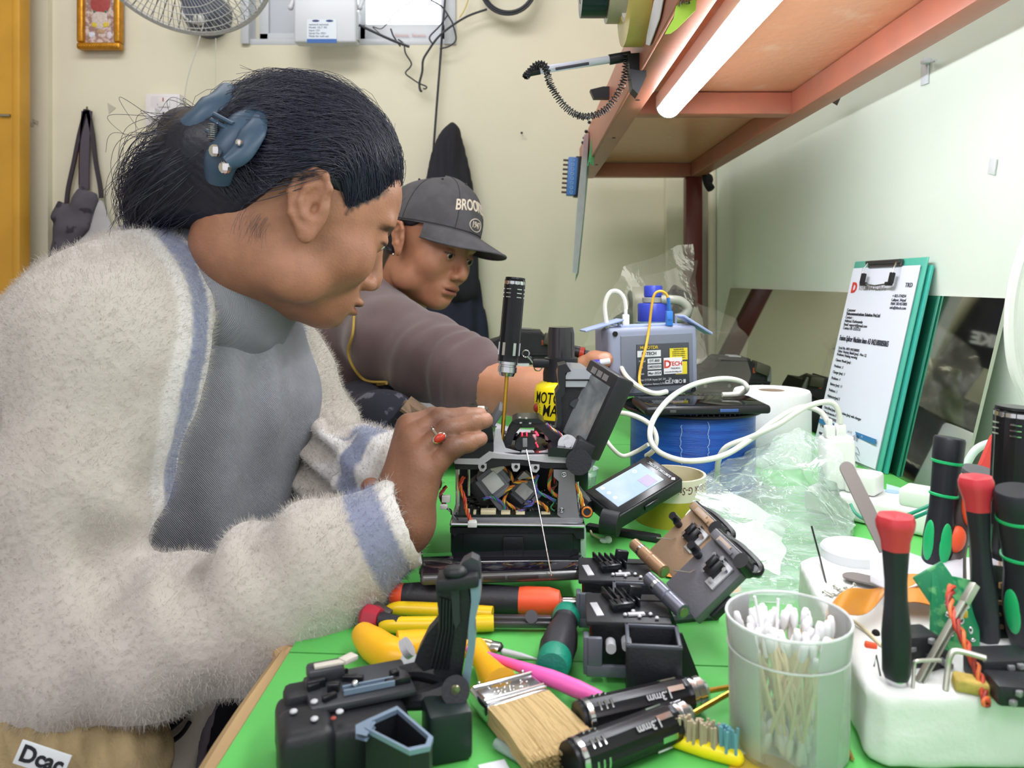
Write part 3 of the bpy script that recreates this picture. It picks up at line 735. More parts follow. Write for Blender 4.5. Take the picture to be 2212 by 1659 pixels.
# opening at the front, wrist openings, neck opening
AX = [np.array(PX(a)) for a in tors]; azs = np.array([a[2] for a in AX])[::-1]
def wedge(X, Y, Z):
    cx = np.interp(Z, azs, np.array([a[0] for a in AX])[::-1]); cy = np.interp(Z, azs, np.array([a[1] for a in AX])[::-1]); dx, dy = X - cx, Y - cy
    u = dx * .84 - dy * .54; v = dx * .54 + dy * .84
    hw = np.interp(Z, [.4, .75, .95, 1.0, 1.06], [.075, .086, .076, .066, .060])
    return np.maximum(np.maximum(-(u - .02), np.abs(v + .004) - hw), u - .205)
f.put(wedge(f.X, f.Y, f.Z).astype(np.float32), .004, 's')
na, nb = Vector(PX((445, 655, .86))), Vector(PX((560, 560, .85)))
f.put(f.q_cone(tuple(na), tuple(nb + (nb - na)), .072, .085), .006, 's')
for e0, e1, r in ((farm[-2], farm[-1], .031), (farL[-2], farL[-1], .031)):
    a, b = Vector(PX(e0)), Vector(PX(e1)); d_ = (b - a).normalized(); f.put(f.q_cone(tuple(b - d_ * .03), tuple(b + d_ * .06), r, r), .003, 's')
    pl = (f.X - b.x) * d_.x + (f.Y - b.y) * d_.y + (f.Z - b.z) * d_.z
    near = np.sqrt((f.X - b.x) ** 2 + (f.Y - b.y) ** 2 + (f.Z - b.z) ** 2) - .07
    f.put((-np.maximum(-(pl - .012), near) * -1).astype(np.float32), .004, 's')
V, Q = f.mesh()
N = vnormals(V, Q)
fs_ = vnoise(V * np.array([1.0, 1, .6]), 11, 7) * .014 + vnoise(V * np.array([1.8, 1, .7]), 24, 9) * .0035
el = np.array(PX((400, 1190, .64))); g = np.exp(-(np.linalg.norm(V - el, axis=1) / .07) ** 2); fs_ -= g * (.014 + .015 * np.sin((V[:, 0] * .8 + V[:, 2] * .6) * 120))
el = np.array(PX((660, 960, .90))); g = np.exp(-(np.linalg.norm(V - el, axis=1) / .09) ** 2); fs_ += g * .012 * np.sin((V[:, 0] * .6 + V[:, 2] * .9) * 170)
V = V + N * fs_[:, None]; V = relax(V, Q, 2); N = vnormals(V, Q)
def card_col(V):
    cream, white, blue = lc(190, 183, 175), lc(212, 209, 206), lc(132, 138, 160)
    c = np.tile(cream, (len(V), 1)); c = mix(c, lc(174, 164, 156), sm(vnoise(V, 22, 4), .1, .7) * .5)
    w = wedge(V[:, 0], V[:, 1], V[:, 2]); w = np.where((V[:, 0] > -.1) | ((V[:, 1] > .86) & (V[:, 0] > -.40)), 1, w)
    nz = np.array(nb - na); nz /= np.linalg.norm(nz)
    rel = V - np.array(na); t = rel @ nz; rad_ = np.linalg.norm(rel - np.outer(t, nz), axis=1) - .08
    w = np.minimum(w, np.where((t > -.04) & (rad_ > -.01), np.maximum(rad_, 0), 1)) ; w = np.where((V[:, 2] > .60) & (V[:, 0] > -.50), w, 1)
    arm = np.minimum.reduce([np.linalg.norm(V - np.array(PX(q_)), axis=1) for q_ in farm[:-1]]); w = np.where(arm < .075, 1, w)
    c = mix(c, white, 1 - sm(w, .052, .060)); c = mix(c, blue, sm(w, .011, .014) * (1 - sm(w, .036, .039))); 
    for e0, e1 in ((farm[-2], farm[-1]),):
        a, b = np.array(PX(e0)), np.array(PX(e1)); d_ = (b - a) / np.linalg.norm(b - a); t = (V - b) @ d_; nr = (np.linalg.norm(V - b, axis=1) < .085)
        c = mix(c, blue, nr * sm(t, -.034, -.030) * (1 - sm(t, -.006, -.002))); c = mix(c, white, nr * sm(t, -.005, -.001))
    return c
cc = card_col(V)
mcard = mat('cardigan_fluff', (205, 200, 192), 1.0, attr=True, sheen=.6, bump=.8, bscale=160, spec=.1)
mesh_obj('cardigan', V, Q, mcard, wo, 179, 'world', cols=cc)
vis = lambda p: ((p[:, 1] < 1.08) & (p[:, 0] > -.80)).astype(float)
fz = fuzz(V, Q, N, 190000, .0044, 1, vis, droop=(.05, 0, .05), jit=.9)
for lo_, hi_, nm, cfz in ((0, 1, 'cardigan_fluff_fibres', None),):
    base = np.array([p[0] for p in fz]); ccf = card_col(base)
    blu = (ccf[:, 2] > ccf[:, 0] * 1.15)
    strands('cardigan_fluff_fibres', [fz[i] for i in np.where(~blu)[0]], (.00015, .00005), mat('fluff_cream', (196, 190, 183), 1.0, spec=.1), wo, world=True)
    strands('cardigan_fluff_fibres', [fz[i] for i in np.where(blu)[0]], (.00015, .00005), mat('fluff_blue', (146, 151, 174), 1.0, spec=.1), wo, world=True)
# dark braid on the cardigan hem

# trousers
f = F((-.68, .62, .02), (.12, 1.12, .70), .009)
for yy_ in (.80, .98):
    f.chain([(-.50, yy_, .52), (-.08, yy_, .53), (-.06, yy_, .06)], [.105, .070, .045], .02, k2=.02)
f.ell((-.50, .89, .52), (.15, .17, .11), .03)
V, Q = f.mesh(); mesh_obj('trousers', relax(V, Q, 1), Q, mat('trouser_navy', (16, 16, 30), .85), wo, 179, 'world')
sh = MB()
for yy_ in (.80, .98): sh.ell((-.02, yy_, .045), (.13, .045, .045))
part('shoes', sh, mat('shoe_dark', (20, 20, 22), .6), wo, world=True)
stl = thing('stool', 'dark round stool under the person in the cream cardigan', 'stool', (-.50, .89, 0))
part('seat', MB().lathe([(.0, .40), (.165, .40), (.17, .41), (.17, .43), (.16, .44), (0, .44)]), mat('stool_dark', (28, 26, 28), .6), stl)
for k in range(4):
    a = math.pi / 4 + k * math.pi / 2; part('leg', MB().cyl((.12 * math.cos(a), .12 * math.sin(a), .40), (.17 * math.cos(a), .17 * math.sin(a), 0), .012), MATS['stool_dark'], stl)
# ---------------------------------------------------------------- the man in the cap
ma = thing('person', 'person in grey cap and brown sweatshirt reaching across behind the bench', 'person', (-.33, 1.48, .45))
CM = Vector((-.186, 1.480, 1.087))
MM = Matrix.Translation(CM) @ Matrix.Rotation(math.radians(-33), 4, 'Z') @ Matrix.Rotation(math.radians(13), 4, 'Y') @ Matrix.Rotation(math.radians(-10), 4, 'X')
MMn = np.array(MM); MMi = MM.inverted()
f = head_field(.0022, jaw=1.02, neck=(tuple(MMi @ Vector((-.245, 1.515, .985))), tuple(MMi @ Vector((-.29, 1.53, .93)))), nr=.052, nose=1.15, eye_z=.004, slit=.0028, slit_dz=-.003, mouth_x=-.003, wide=.96, brow_k=.7)
V, Q = f.mesh(); V = relax(V, Q, 1); x, y, z = V.T; ay = np.abs(y)
col = np.tile(lc(172, 118, 90), (len(V), 1))
lip = 1 - sm(np.sqrt(((x - .090) / .016) ** 2 + (y / .0235) ** 2 + ((z + .0610) / .0105) ** 2), .75, 1.05); col = mix(col, lc(150, 88, 78), lip * .8)
bz = .0275 - 5 * (ay - .032) ** 2 * (ay > .032); brow = (1 - sm(np.abs(z - bz), .0022, .0046)) * sm(ay, .012, .016) * (1 - sm(ay, .050, .058)) * sm(x, .05, .06)
col = mix(col, lc(46, 32, 28), brow * .9)
lash = (1 - sm(np.abs(z - .0045), .0008, .0022)) * sm(ay, .017, .020) * (1 - sm(ay, .044, .048)) * sm(x, .074, .078); col = mix(col, lc(30, 20, 20), lash * .9)
hr = sm(z - np.interp(x, [-.2, -.05, -.012, .012, .03, .06], [-.075, -.06, .034, .034, .052, .09]), -.004, .006); col = mix(col, lc(30, 26, 26), hr * np.where((ay > .0705) & (x < .02) & (x > -.034), 0, .95))
bp = [(tow(V, MMn), Q, col)]
# right forearm and hand
f = F((-.12, 1.00, .78), (.16, 1.30, .96), .0024)
f.chain([PX(a) for a in ((1060, 835, 1.19), (1150, 852, 1.15), (1238, 850, 1.115))], [.040, .036, .027], .0, k2=.02)
f.cone(PX((1238, 850, 1.115)), PX((1285, 835, 1.105)), .026, .024, .02)
f.chain([PX(a) for a in ((1240, 835, 1.10), (1262, 790, 1.085), (1284, 776, 1.078), (1308, 776, 1.072))], [.016, .0135, .012, .0108], .012)
for a in (((1270, 815, 1.085), (1300, 812, 1.065), (1322, 822, 1.062), (1338, 830, 1.066)), ((1270, 840, 1.09), (1300, 838, 1.068), (1322, 848, 1.064), (1336, 855, 1.068)),
          ((1268, 860, 1.10), (1294, 862, 1.078), (1314, 870, 1.072), (1328, 876, 1.074)), ((1262, 872, 1.11), (1284, 880, 1.09), (1300, 886, 1.084), (1312, 890, 1.086))):
    f.chain([PX(q) for q in a], [.0125, .0108, .0098, .0088], .006)
V, Q = f.mesh(); V = relax(V, Q, 1); c = np.tile(lc(184, 128, 98), (len(V), 1))
nl = np.array(PX((1306, 770, 1.062))); c = mix(c, lc(226, 170, 150), (1 - sm(np.linalg.norm((V - nl) / np.array([1.2, 1, .8]), axis=1), .006, .0085)) * .8)
bp.append((V, Q, c)); V, Q, c = join(bp); mesh_obj('body', V, Q, mat('skin_tan', (175, 120, 90), .46, attr=True, var=.08, vscale=50, bump=.15, bscale=400, sss=.08), ma, 179, 'world', cols=c)
MLm = world_mat(ma).inverted() @ MM
for s in (-1, 1): eye(ma, MLm, s, .0035, (-.1, -.30), (36, 22, 16))
ml = Matrix(MLm)
er = part('ear_stud', MB().ell((-.004, -.083, -.026), .0024), MATS['silver'], ma); er.data.transform(MLm)
# hair under the cap
f = F((-.12, -.10, -.11), (.06, .10, .10), .003)
f.ell((-.018, 0, .040), (.101, .079, .095)); hx = np.interp(f.X, [-.2, -.06, -.028, -.014, .010, .02, .06], [-.095, -.075, -.03, .032, .034, .040, .08])
f.put(((hx - f.Z) * .8 + 0 * f.Y).astype(np.float32) + 0 * f.d, .004, 'i'); f.put((f.Z - .075 + 0 * f.d).astype(np.float32), .003, 'i')
V, Q = f.mesh(); ho = mesh_obj('hair', tow(V, MMn), Q, HairMat, ma, 179, 'world')
# cap
mcap = mat('cap_grey', (84, 82, 86), .85, var=.22, vscale=30, bump=.3, bscale=700)
capo = bpy.data.objects.new('cap', None); COL.objects.link(capo); capo.parent = ma; capo.matrix_basis = MLm; capo['label'] = 'washed grey baseball cap'
def crown(th, ph, o=0.0):       # th: around, ph: 0 rim .. pi/2 top
    r = 1 + .0 * math.cos(th); return Vector((-.008 + (.106 + o) * math.cos(th) * math.cos(ph) ** .8, (.084 + o) * math.sin(th) * math.cos(ph) ** .8, .040 + .010 * math.cos(th) + (.100 + o) * math.sin(ph) ** .95 * (1 - .0 * math.cos(th))))
def cg(u, v): return crown(2 * math.pi * u, v * math.pi / 2 * .999)
mb = MB().grid(cg, 61, 22); mb.grid(lambda u, v: crown(2 * math.pi * u, v * math.pi / 2 * .999, -.003), 61, 22)
part('cap_crown', mb, mcap, capo, 179)
seam = MB()
for k in range(6):
    th = math.pi / 6 + k * math.pi / 3; seam.tube([crown(th, p * math.pi / 2 / 12, .0004) for p in range(12)], .0008, 5)
seam.tube([crown(k * math.pi / 24, .03, .0006) for k in range(49)], .0011, 5)
part('cap_seams', seam, mat('cap_seam', (58, 56, 60), .9), capo, 60)
part('button', MB().ell((-.008, 0, .1405), (.007, .007, .003)), mcap, capo)
hol = MB()
for k in range(6):
    th = k * math.pi / 3 + .001; p = crown(th, 1.12, .0006); hol.ell(p, .0026, u=10, w=6)
part('eyelets', hol, MATS['cap_seam'], capo)
def brim(u, v, o=0.0):
    a = (u - .5) * 2 * 1.12; b = crown(a, 0.0); L = .074 * math.cos(a * .98) ** .55 if abs(a) < 1.55 else 0
    d = Vector((1, .10 * math.sin(a), 0)); k = 1 - (2 * u - 1) ** 2
    q = b + d * L * v * (k ** .45); q.z += -.020 * v * k - .030 * (q.y / .08) ** 2 * v * .9 - o; return q
mb = MB().grid(lambda u, v: brim(u, v), 37, 12); mb.grid(lambda u, v: brim(u, v, .0035), 37, 12)
mb.tube([brim(i / 36, 1, .0017) for i in range(37)], .0022, 6)
part('cap_brim', mb, mcap, capo, 179)
mcream = mat('embroidery_cream', (214, 200, 182), .8, bump=.3, bscale=900)
def bend1(co, z0, s=1.0):
    th = co.x / .098 * s; ph = math.asin(max(-1, min(1, (z0 + co.y - .05) / .095))); p = crown(th, ph, .0006 + co.z); return p
text('BROOKLYN', .027, None, mcream, capo, 'cap_lettering', bold=.018, bend=lambda co: bend1(co, .092 + .006 * math.cos(co.x / .05 * 1.5)), width=.118, extr=.0008)
text('1947', .015, None, mcream, capo, 'cap_lettering', bold=.01, bend=lambda co: bend1(co, .0665), width=.026, extr=.0006)
part('cap_patch', MB().tube([bend1(Vector((.021 * math.cos(t), .0105 * math.sin(t), .0003)), .0665) for t in [k * math.pi / 18 for k in range(37)]], .0009, 6), mcream, capo)

# sweatshirt
f = F((-.66, 1.02, .48), (.05, 1.86, 1.06), .006)
f.chain([PX(a) for a in ((815, 655, 1.55), (760, 760, 1.56), (730, 950, 1.56), (720, 1150, 1.56))], [.075, .135, .145, .15], .0, k2=.06)
f.chain([PX(a) for a in ((800, 690, 1.46), (848, 738, 1.36), (930, 775, 1.28), (1010, 815, 1.23), (1068, 838, 1.195))], [.080, .074, .066, .057, .048], .05, k2=.03)
f.chain([PX(a) for a in ((700, 720, 1.66), (640, 830, 1.68), (640, 1000, 1.6))], [.09, .065, .06], .05, k2=.03)
f.put(f.q_cone(PX((862, 640, 1.53)), PX((905, 560, 1.49)), .058, .062), .006, 's')
a, b = Vector(PX((1010, 815, 1.23))), Vector(PX((1068, 838, 1.195))); d_ = (b - a).normalized()
pl = (f.X - b.x) * d_.x + (f.Y - b.y) * d_.y + (f.Z - b.z) * d_.z; f.put(pl.astype(np.float32) - .014, .005, 'i'); f.put(f.q_cone(tuple(b - d_ * .02), tuple(b + d_ * .05), .040, .042), .003, 's')
V, Q = f.mesh(); N = vnormals(V, Q)
ar = np.array(a); w = np.exp(-(np.linalg.norm(V - np.array(PX((1000, 820, 1.22))), axis=1) / .09) ** 2)
V = V + N * (vnoise(V * np.array([1, 1, 1.6]), 16, 11) * .006 + w * .004 * np.sin(((V - ar) @ np.array(d_)) * 190 + 4 * vnoise(V, 20, 2)))[:, None]; V = relax(V, Q, 2)
msw = mat('sweat_brown', (98, 78, 80), .92, var=.12, vscale=25, bump=.25, bscale=900, sheen=.3)
mesh_obj('sweatshirt', V, Q, msw, ma, 179, 'world')
# yellow piping
myel = mat('piping_yellow', (168, 138, 62), .7)
Vv, Nn = V, vnormals(V, Q)
def onsurf(px, py):
    r = np.array([(px - 1130) / FPX, 1, (605 - py) / FPX]); r /= np.linalg.norm(r); o = np.array([0, 0, CAMZ]); rel = Vv - o; t = rel @ r; dist = np.linalg.norm(rel - np.outer(t, r), axis=1)
    ok = np.where(dist < .009)[0]
    if len(ok) == 0: ok = np.array([dist.argmin()])
    tm = t[ok].min(); return Vector(o + r * (tm - .001))
for path in (((765, 675), (762, 720), (752, 760), (764, 795), (790, 822), (835, 826)), ((745, 885), (775, 862), (800, 838), (835, 828))):
    pp = [onsurf(*q) for q in path]; pp, _ = spline(pp, 5); part('piping', MB().tube(pp, .0024, 6), myel, ma, world=True)
# dark patterned trousers / apron over the lap
f = F((-.62, .98, .40), (-.06, 1.72, .93), .008)
f.chain([PX(a) for a in ((730, 1100, 1.58), (800, 960, 1.32), (830, 940, 1.18), (835, 1300, 1.18))], [.13, .105, .062, .055], .03, k2=.03)
f.cone((-.45, 1.56, .52), (-.30, 1.60, .5), .14, .13, .04)
V, Q = f.mesh(); V = fold(V, Q, .006, 18, (1, 1, 1), 21); V = relax(V, Q, 1)
mesh_obj('apron', V, Q, mat('apron_navy', (28, 28, 42), .85, c2=(88, 88, 100), vscale=26, lo=.60, hi=.64, stretch=(1, 1, 1.6)), ma, 179, 'world')
lgm = MB().tube([(-.45, 1.5, .48), (-.22, 1.45, .45), (-.20, 1.4, .08)], [.09, .07, .05], 14).tube([(-.5, 1.65, .48), (-.22, 1.7, .45), (-.20, 1.7, .08)], [.09, .07, .05], 14)
part('trousers', lgm, MATS['trouser_navy'], ma, 179, world=True)
sh = MB()
for yy_ in (1.40, 1.70): sh.ell((-.19, yy_, .045), (.12, .045, .045))
part('shoes', sh, MATS['shoe_dark'], ma, world=True)
# ================================================================ things on the back wall
def pbox(mb, x0, y0, x1, y1, Y, dep, bev=.0, seg=2):      # box whose near face, at distance Y, spans the given pixels
    a, b = P(x0, y0, Y), P(x1, y1, Y); mb.box(((a.x + b.x) / 2, Y + dep / 2, (a.z + b.z) / 2), (abs(b.x - a.x), dep, abs(a.z - b.z)), bev=bev, seg=seg); return mb
def tub(path, Y, r, sm_=5, n=8):
    return MB().tube([P(q[0], q[1], (q[2] if len(q) > 2 else Y)) for q in path], r, n, smooth=sm_)
def sd_poly(X, Z, poly):
    d = np.full(np.broadcast(X, Z).shape, 1e9, np.float32); s = np.zeros(d.shape, bool); n = len(poly)
    for i in range(n):
        a, b = poly[i], poly[(i + 1) % n]; ex, ez = b[0] - a[0], b[1] - a[1]; wx_, wz_ = X - a[0], Z - a[1]
        t = np.clip((wx_ * ex + wz_ * ez) / (ex * ex + ez * ez + 1e-12), 0, 1); d = np.minimum(d, (wx_ - ex * t) ** 2 + (wz_ - ez * t) ** 2)
        c = ((a[1] <= Z) != (b[1] <= Z)) & (X < (b[0] - a[0]) * (Z - a[1]) / ((b[1] - a[1]) if b[1] != a[1] else 1e-9) + a[0]); s ^= c
    d = np.sqrt(d); return np.where(s, -d, d)
def puff(poly, Y, thick, R, h, m, nz=0.0, nsc=20, st=(1, 1, 1), it=2, seed=0, bend=None):
    pw = [(P(a, b, Y).x, P(a, b, Y).z) for a, b in poly]; xs = [p[0] for p in pw]; zs = [p[1] for p in pw]
    f = F((min(xs) - 3 * h, Y - thick - 3 * h, min(zs) - 3 * h), (max(xs) + 3 * h, Y + thick + 3 * h, max(zs) + 3 * h), h)
    d2 = sd_poly(f.X, f.Z, pw); mm_ = np.clip(-d2 / R, 0, 1); w = thick * np.sqrt(1 - (1 - mm_) ** 2); ay_ = np.abs(f.Y - Y)
    f.d = np.where(d2 < 0, ay_ - w, np.hypot(d2, ay_)).astype(np.float32); V, Q = f.mesh(); V = relax(V, Q, it)
    if nz: V = V + vnormals(V, Q) * (vnoise(V * np.array(st), nsc, seed) * nz)[:, None]
    if bend: V = bend(V)
    o = MB(); o.v = [tuple(v) for v in V]; o.f = [tuple(q) for q in Q]; return o

mgold = mat('frame_gold', (200, 140, 40), .35, .6, var=.2, vscale=60, bump=.5, bscale=150)
x0, x1, z0, z1 = P(168, 0, 2.42).x, P(262, 0, 2.42).x, P(0, 107, 2.42).z, P(0, -48, 2.42).z
t = thing('picture_frame', 'small gilded picture frame with a colourful devotional print, on back wall', 'picture frame', ((x0 + x1) / 2, 2.445, z0))
fr = MB(); b = .021
for (cx, cz, sx, sz) in (((x0 + x1) / 2, z0 + b / 2, x1 - x0, b), ((x0 + x1) / 2, z1 - b / 2, x1 - x0, b), (x0 + b / 2, (z0 + z1) / 2, b, z1 - z0 - 2 * b), (x1 - b / 2, (z0 + z1) / 2, b, z1 - z0 - 2 * b)):
    fr.box((cx, 2.425, cz), (sx, .03, sz), bev=.006, seg=3)
part('frame', fr, mgold, t, world=True)
bd = MB()
for k in range(15): bd.ell((x0 + .010 + k * (x1 - x0 - .02) / 14, 2.409, z0 + .008), (.0035, .003, .003), u=8, w=6)
part('beading', bd, mgold, t, world=True)
pic = part('print', MB().box(((x0 + x1) / 2, 2.428, (z0 + z1) / 2), (x1 - x0 - 2 * b + .004, .006, z1 - z0 - 2 * b + .004)), mat('print_ground', (150, 118, 110), .25, c2=(205, 186, 180), vscale=70, lo=.42, hi=.58), t, world=True)
for (px, py, rx, rz, c_) in ((217, 8, 22, 22, (166, 70, 70)), (215, 42, 17, 20, (206, 190, 182)), (205, 53, 8, 6, (214, 188, 70)), (228, 53, 8, 6, (214, 188, 70)), (198, 75, 7, 6, (208, 212, 226)), (236, 76, 6, 8, (214, 200, 210)), (218, 68, 9, 5, (180, 150, 120)), (204, 25, 3, 3, (50, 120, 90)), (228, 25, 3, 3, (50, 120, 90))):
    o = MB().ell(P(px, py, 2.4245), (rx * .00146, .0012, rz * .00146), u=16, w=8); q = part('print_shape', o, mat('print%d%d' % (px, py), c_, .4, var=.2, vscale=200), pic); q.data.transform(world_mat(pic).inverted())

# wall fan
t = thing('wall_fan', 'white wire guard of a wall fan at the top left, round grey-blue mount', 'fan', tuple(P(445, 30, 2.44)))
fc = P(383, -112, 1.84); R_ = .224; nrm = Vector((0, -math.cos(math.radians(47)), -math.sin(math.radians(47))))
Ff = frame(fc, nrm, (1, 0, 0)); mwire = mat('wire_white', (205, 205, 205), .4); mgr = mat('wire_grey', (120, 122, 128), .5)
g = MB(); g.torus((0, 0, 0), R_, .0055, M=Ff, n=64)
for k in range(8): g.torus((0, 0, .045 * math.sqrt(max(0, 1 - ((R_ - .022 * k) / R_) ** 2)) + .004), R_ - .022 * k - .006, .0012, M=Ff, n=56, m=5)
part('guard_rings', g, mwire, t, world=True)
g = MB()
for k in range(96):
    a = 2 * math.pi * k / 96; pts = [Ff @ Vector((r * math.cos(a), r * math.sin(a), .048 * math.sqrt(max(0, 1 - (r / R_) ** 2)))) for r in (R_, R_ * .97, R_ * .9, R_ * .75, R_ * .5, R_ * .2)]; g.tube(pts, .0010, 4)
part('guard_spokes', g, mwire, t, world=True)
g = MB()
for k in range(60):
    a = 2 * math.pi * k / 60; pts = [Ff @ Vector((r * math.cos(a), r * math.sin(a), -.06 * math.sqrt(max(0, 1 - (r / R_) ** 2)))) for r in (R_, R_ * .95, R_ * .7, R_ * .2)]; g.tube(pts, .0014, 4)
part('rear_guard', g, mgr, t, world=True)
bl = MB()
for k in range(3):
    a = 2 * math.pi * k / 3 + .4; bl.ell(Ff @ Vector((.1 * math.cos(a), .1 * math.sin(a), -.02)), (.08, .05, .008), (Ff.to_3x3() @ Matrix.Rotation(a, 3, 'Z') @ rotm(20, 0, 0)))
part('blades', bl, mat('blade_blue', (120, 135, 170), .4), t, world=True)
part('motor', MB().cyl(Ff @ Vector((0, 0, -.05)), Ff @ Vector((0, 0, -.15)), .055), MATS['wire_white'], t, world=True)
mnt = mat('mount_grey_blue', (78, 84, 102), .35)
c_ = P(444, 28, 2.41); part('mount', MB().lathe([(.0, -.055), (.045, -.055), (.062, -.035), (.070, 0), (.070, .045)], c_, (0, 1, 0)), mnt, t, world=True)
part('mount_ring', MB().torus(c_ + Vector((-.006, -.050, 0)), .048, .004, (0, 1, 0)), MATS['wire_white'], t, world=True)
part('knob', MB().ell(P(430, 42, 2.35), .018), MATS['wire_white'], t, world=True)
part('arm', MB().tube([c_ + Vector((0, -.04, 0)), c_ + Vector((-.01, -.15, .12)), Ff @ Vector((0, 0, -.14))], .018, 12), mnt, t, world=True)
mcord = mat('cord_white', (200, 200, 196), .6)
solo('pull_cord', tub([(440, 50), (425, 105), (405, 170), (396, 230)], 2.33, .0016), mcord, 'thin white pull cord slanting down from the fan knob', 'cord')
solo('pull_cord', tub([(466, 82), (466, 130), (466, 195)], 2.36, .0011), mcord, 'thin white pull cord hanging straight from the fan mount', 'cord')

# socket
t = thing('wall_socket', 'white wall socket with plug pushed in, beside the hair claw', 'socket', tuple(P(353, 273, 2.44)))
part('box', pbox(MB(), 313, 202, 388, 272, 2.405, .045, .004), mat('socket_white', (222, 218, 220), .35), t, world=True)
fp = part('face_plate', pbox(MB(), 326, 207, 382, 268, 2.400, .008, .002), mat('socket_plate', (214, 208, 214), .35), t, world=True)
part('switch', pbox(MB(), 340, 210, 366, 231, 2.396, .008, .002), MATS['socket_white'], t, world=True)
for a, b_ in ((343, 226), (354, 245)): part('pin_hole', MB().cyl(P(a, b_, 2.3995), P(a, b_, 2.402), .0045, n=12), MATS['black_gap'], t, world=True)
part('indicator', pbox(MB(), 351, 211, 353, 219, 2.3945, .002), mat('red_mark', (170, 60, 40), .5), t, world=True)
t = thing('power_plug', 'white three-pin plug with cable hanging from the wall socket', 'plug', tuple(P(338, 250, 2.4)))
part('plug_body', MB().prism([(-.014, 0), (.014, 0), (.010, .032), (-.008, .030)], 0, .030, M=frame(P(337, 259, 2.396), (0, -1, 0), (1, 0, 0)) @ Matrix.Diagonal((1, 1, 1, 1))), MATS['socket_white'], t, world=True)
part('cable', tub([(338, 258, 2.385), (338, 275, 2.40), (330, 300, 2.43), (312, 335, 2.44), (305, 380, 2.44), (300, 460, 2.44), (285, 560, 2.44)], 2.4, .0028), mcord, t, world=True)

# apron and pouch hanging at the left
mapr = mat('apron_grey', (86, 82, 92), .85, c2=(54, 50, 60), vscale=22, lo=.58, hi=.62)
t = thing('hanging_apron', 'grey patterned apron hanging by dark straps from a wall hook', 'apron', tuple(P(187, 560, 2.43)))
def strap(path, w, m, nm='strap'):
    c, _ = spline([P(a, b_, 2.425) for a, b_ in path], 4); mb = MB()
    for i in range(len(c) - 1): pass
    vs = []; 
    for p in c: vs += [p + Vector((-w, -.004, 0)), p + Vector((w, -.004, 0)), p + Vector((w, .004, 0)), p + Vector((-w, .004, 0))]
    fs = []
    for i in range(len(c) - 1):
        for k in range(4): fs.append((i * 4 + k, i * 4 + (k + 1) % 4, (i + 1) * 4 + (k + 1) % 4, (i + 1) * 4 + k))
    fs += [(0, 1, 2, 3), tuple(len(vs) - 4 + k for k in (3, 2, 1, 0))]
    return part(nm, mb.add(vs, fs), m, t, world=True)
mstr = mat('strap_dark', (62, 54, 62), .8)
strap([(186, 236), (172, 290), (160, 350), (148, 405), (144, 440)], .006, mstr); strap([(190, 238), (200, 290), (207, 350), (216, 400), (219, 428)], .006, mstr)
strap([(188, 240), (184, 300), (182, 360), (182, 410)], .0155, mat('strap_grey', (84, 76, 88), .8)); strap([(188, 250), (174, 310), (172, 400)], .0015, mat('strap_red', (150, 60, 60), .8))
part('hook', MB().tube([P(188, 236, 2.45), P(188, 236, 2.41), P(188, 231, 2.405)], .003, 8), MATS['steel'], t, world=True)
part('apron_cloth', puff([(150, 440), (165, 408), (178, 399), (190, 415), (208, 418), (213, 432), (200, 470), (190, 495), (160, 530), (122, 562), (102, 566), (112, 520), (118, 480), (112, 470), (126, 434)], 2.40, .018, .03, .0045, mapr, .006, 26, seed=4), mapr, t, 179, world=True)
part('apron_lining', puff([(206, 432), (222, 430), (232, 455), (244, 490), (262, 500), (280, 620), (90, 640), (98, 575), (150, 535), (188, 498)], 2.412, .012, .03, .006, mapr, .005, 20, (1, 1, 2), seed=5), mat('lining_grey', (176, 174, 178), .85), t, 179, world=True)
part('apron_tie', puff([(96, 572), (106, 578), (100, 606), (70, 630), (48, 660), (44, 640), (80, 600)], 2.40, .014, .02, .005, mapr, .005, 30, seed=6), mapr, t, 179, world=True)
mscr = mat('scrap_grey', (186, 182, 166), .7)
for (pl_, lb) in (([(232, 222), (250, 233), (235, 246)], 'torn triangular paper scrap stuck on wall right of the apron'), ([(70, 256), (84, 262), (82, 270), (72, 266)], 'small grey tape scrap high on the pilaster by the door'), ([(62, 262 + 2), (76, 265), (74, 274), (60, 272)], 'small grey tape scrap low on the pilaster by the door'), ([(248, 378), (262, 376), (264, 392), (256, 400), (250, 392)], 'grey oval tape remnant between apron and loose hair')):
    mb = MB(); Yp = 2.4245 if pl_[0][0] < 100 else 2.4485
    pw = [P(a, b_, Yp) for a, b_ in pl_]; n = len(pw); mb.add([p for p in pw] + [p + Vector((0, .0018, 0)) for p in pw], [tuple(range(n)), tuple(range(n, 2 * n))[::-1]] + [(i, n + i, n + (i + 1) % n, (i + 1) % n) for i in range(n)])
    solo('tape_scrap', mb, mscr, lb, 'tape scrap')

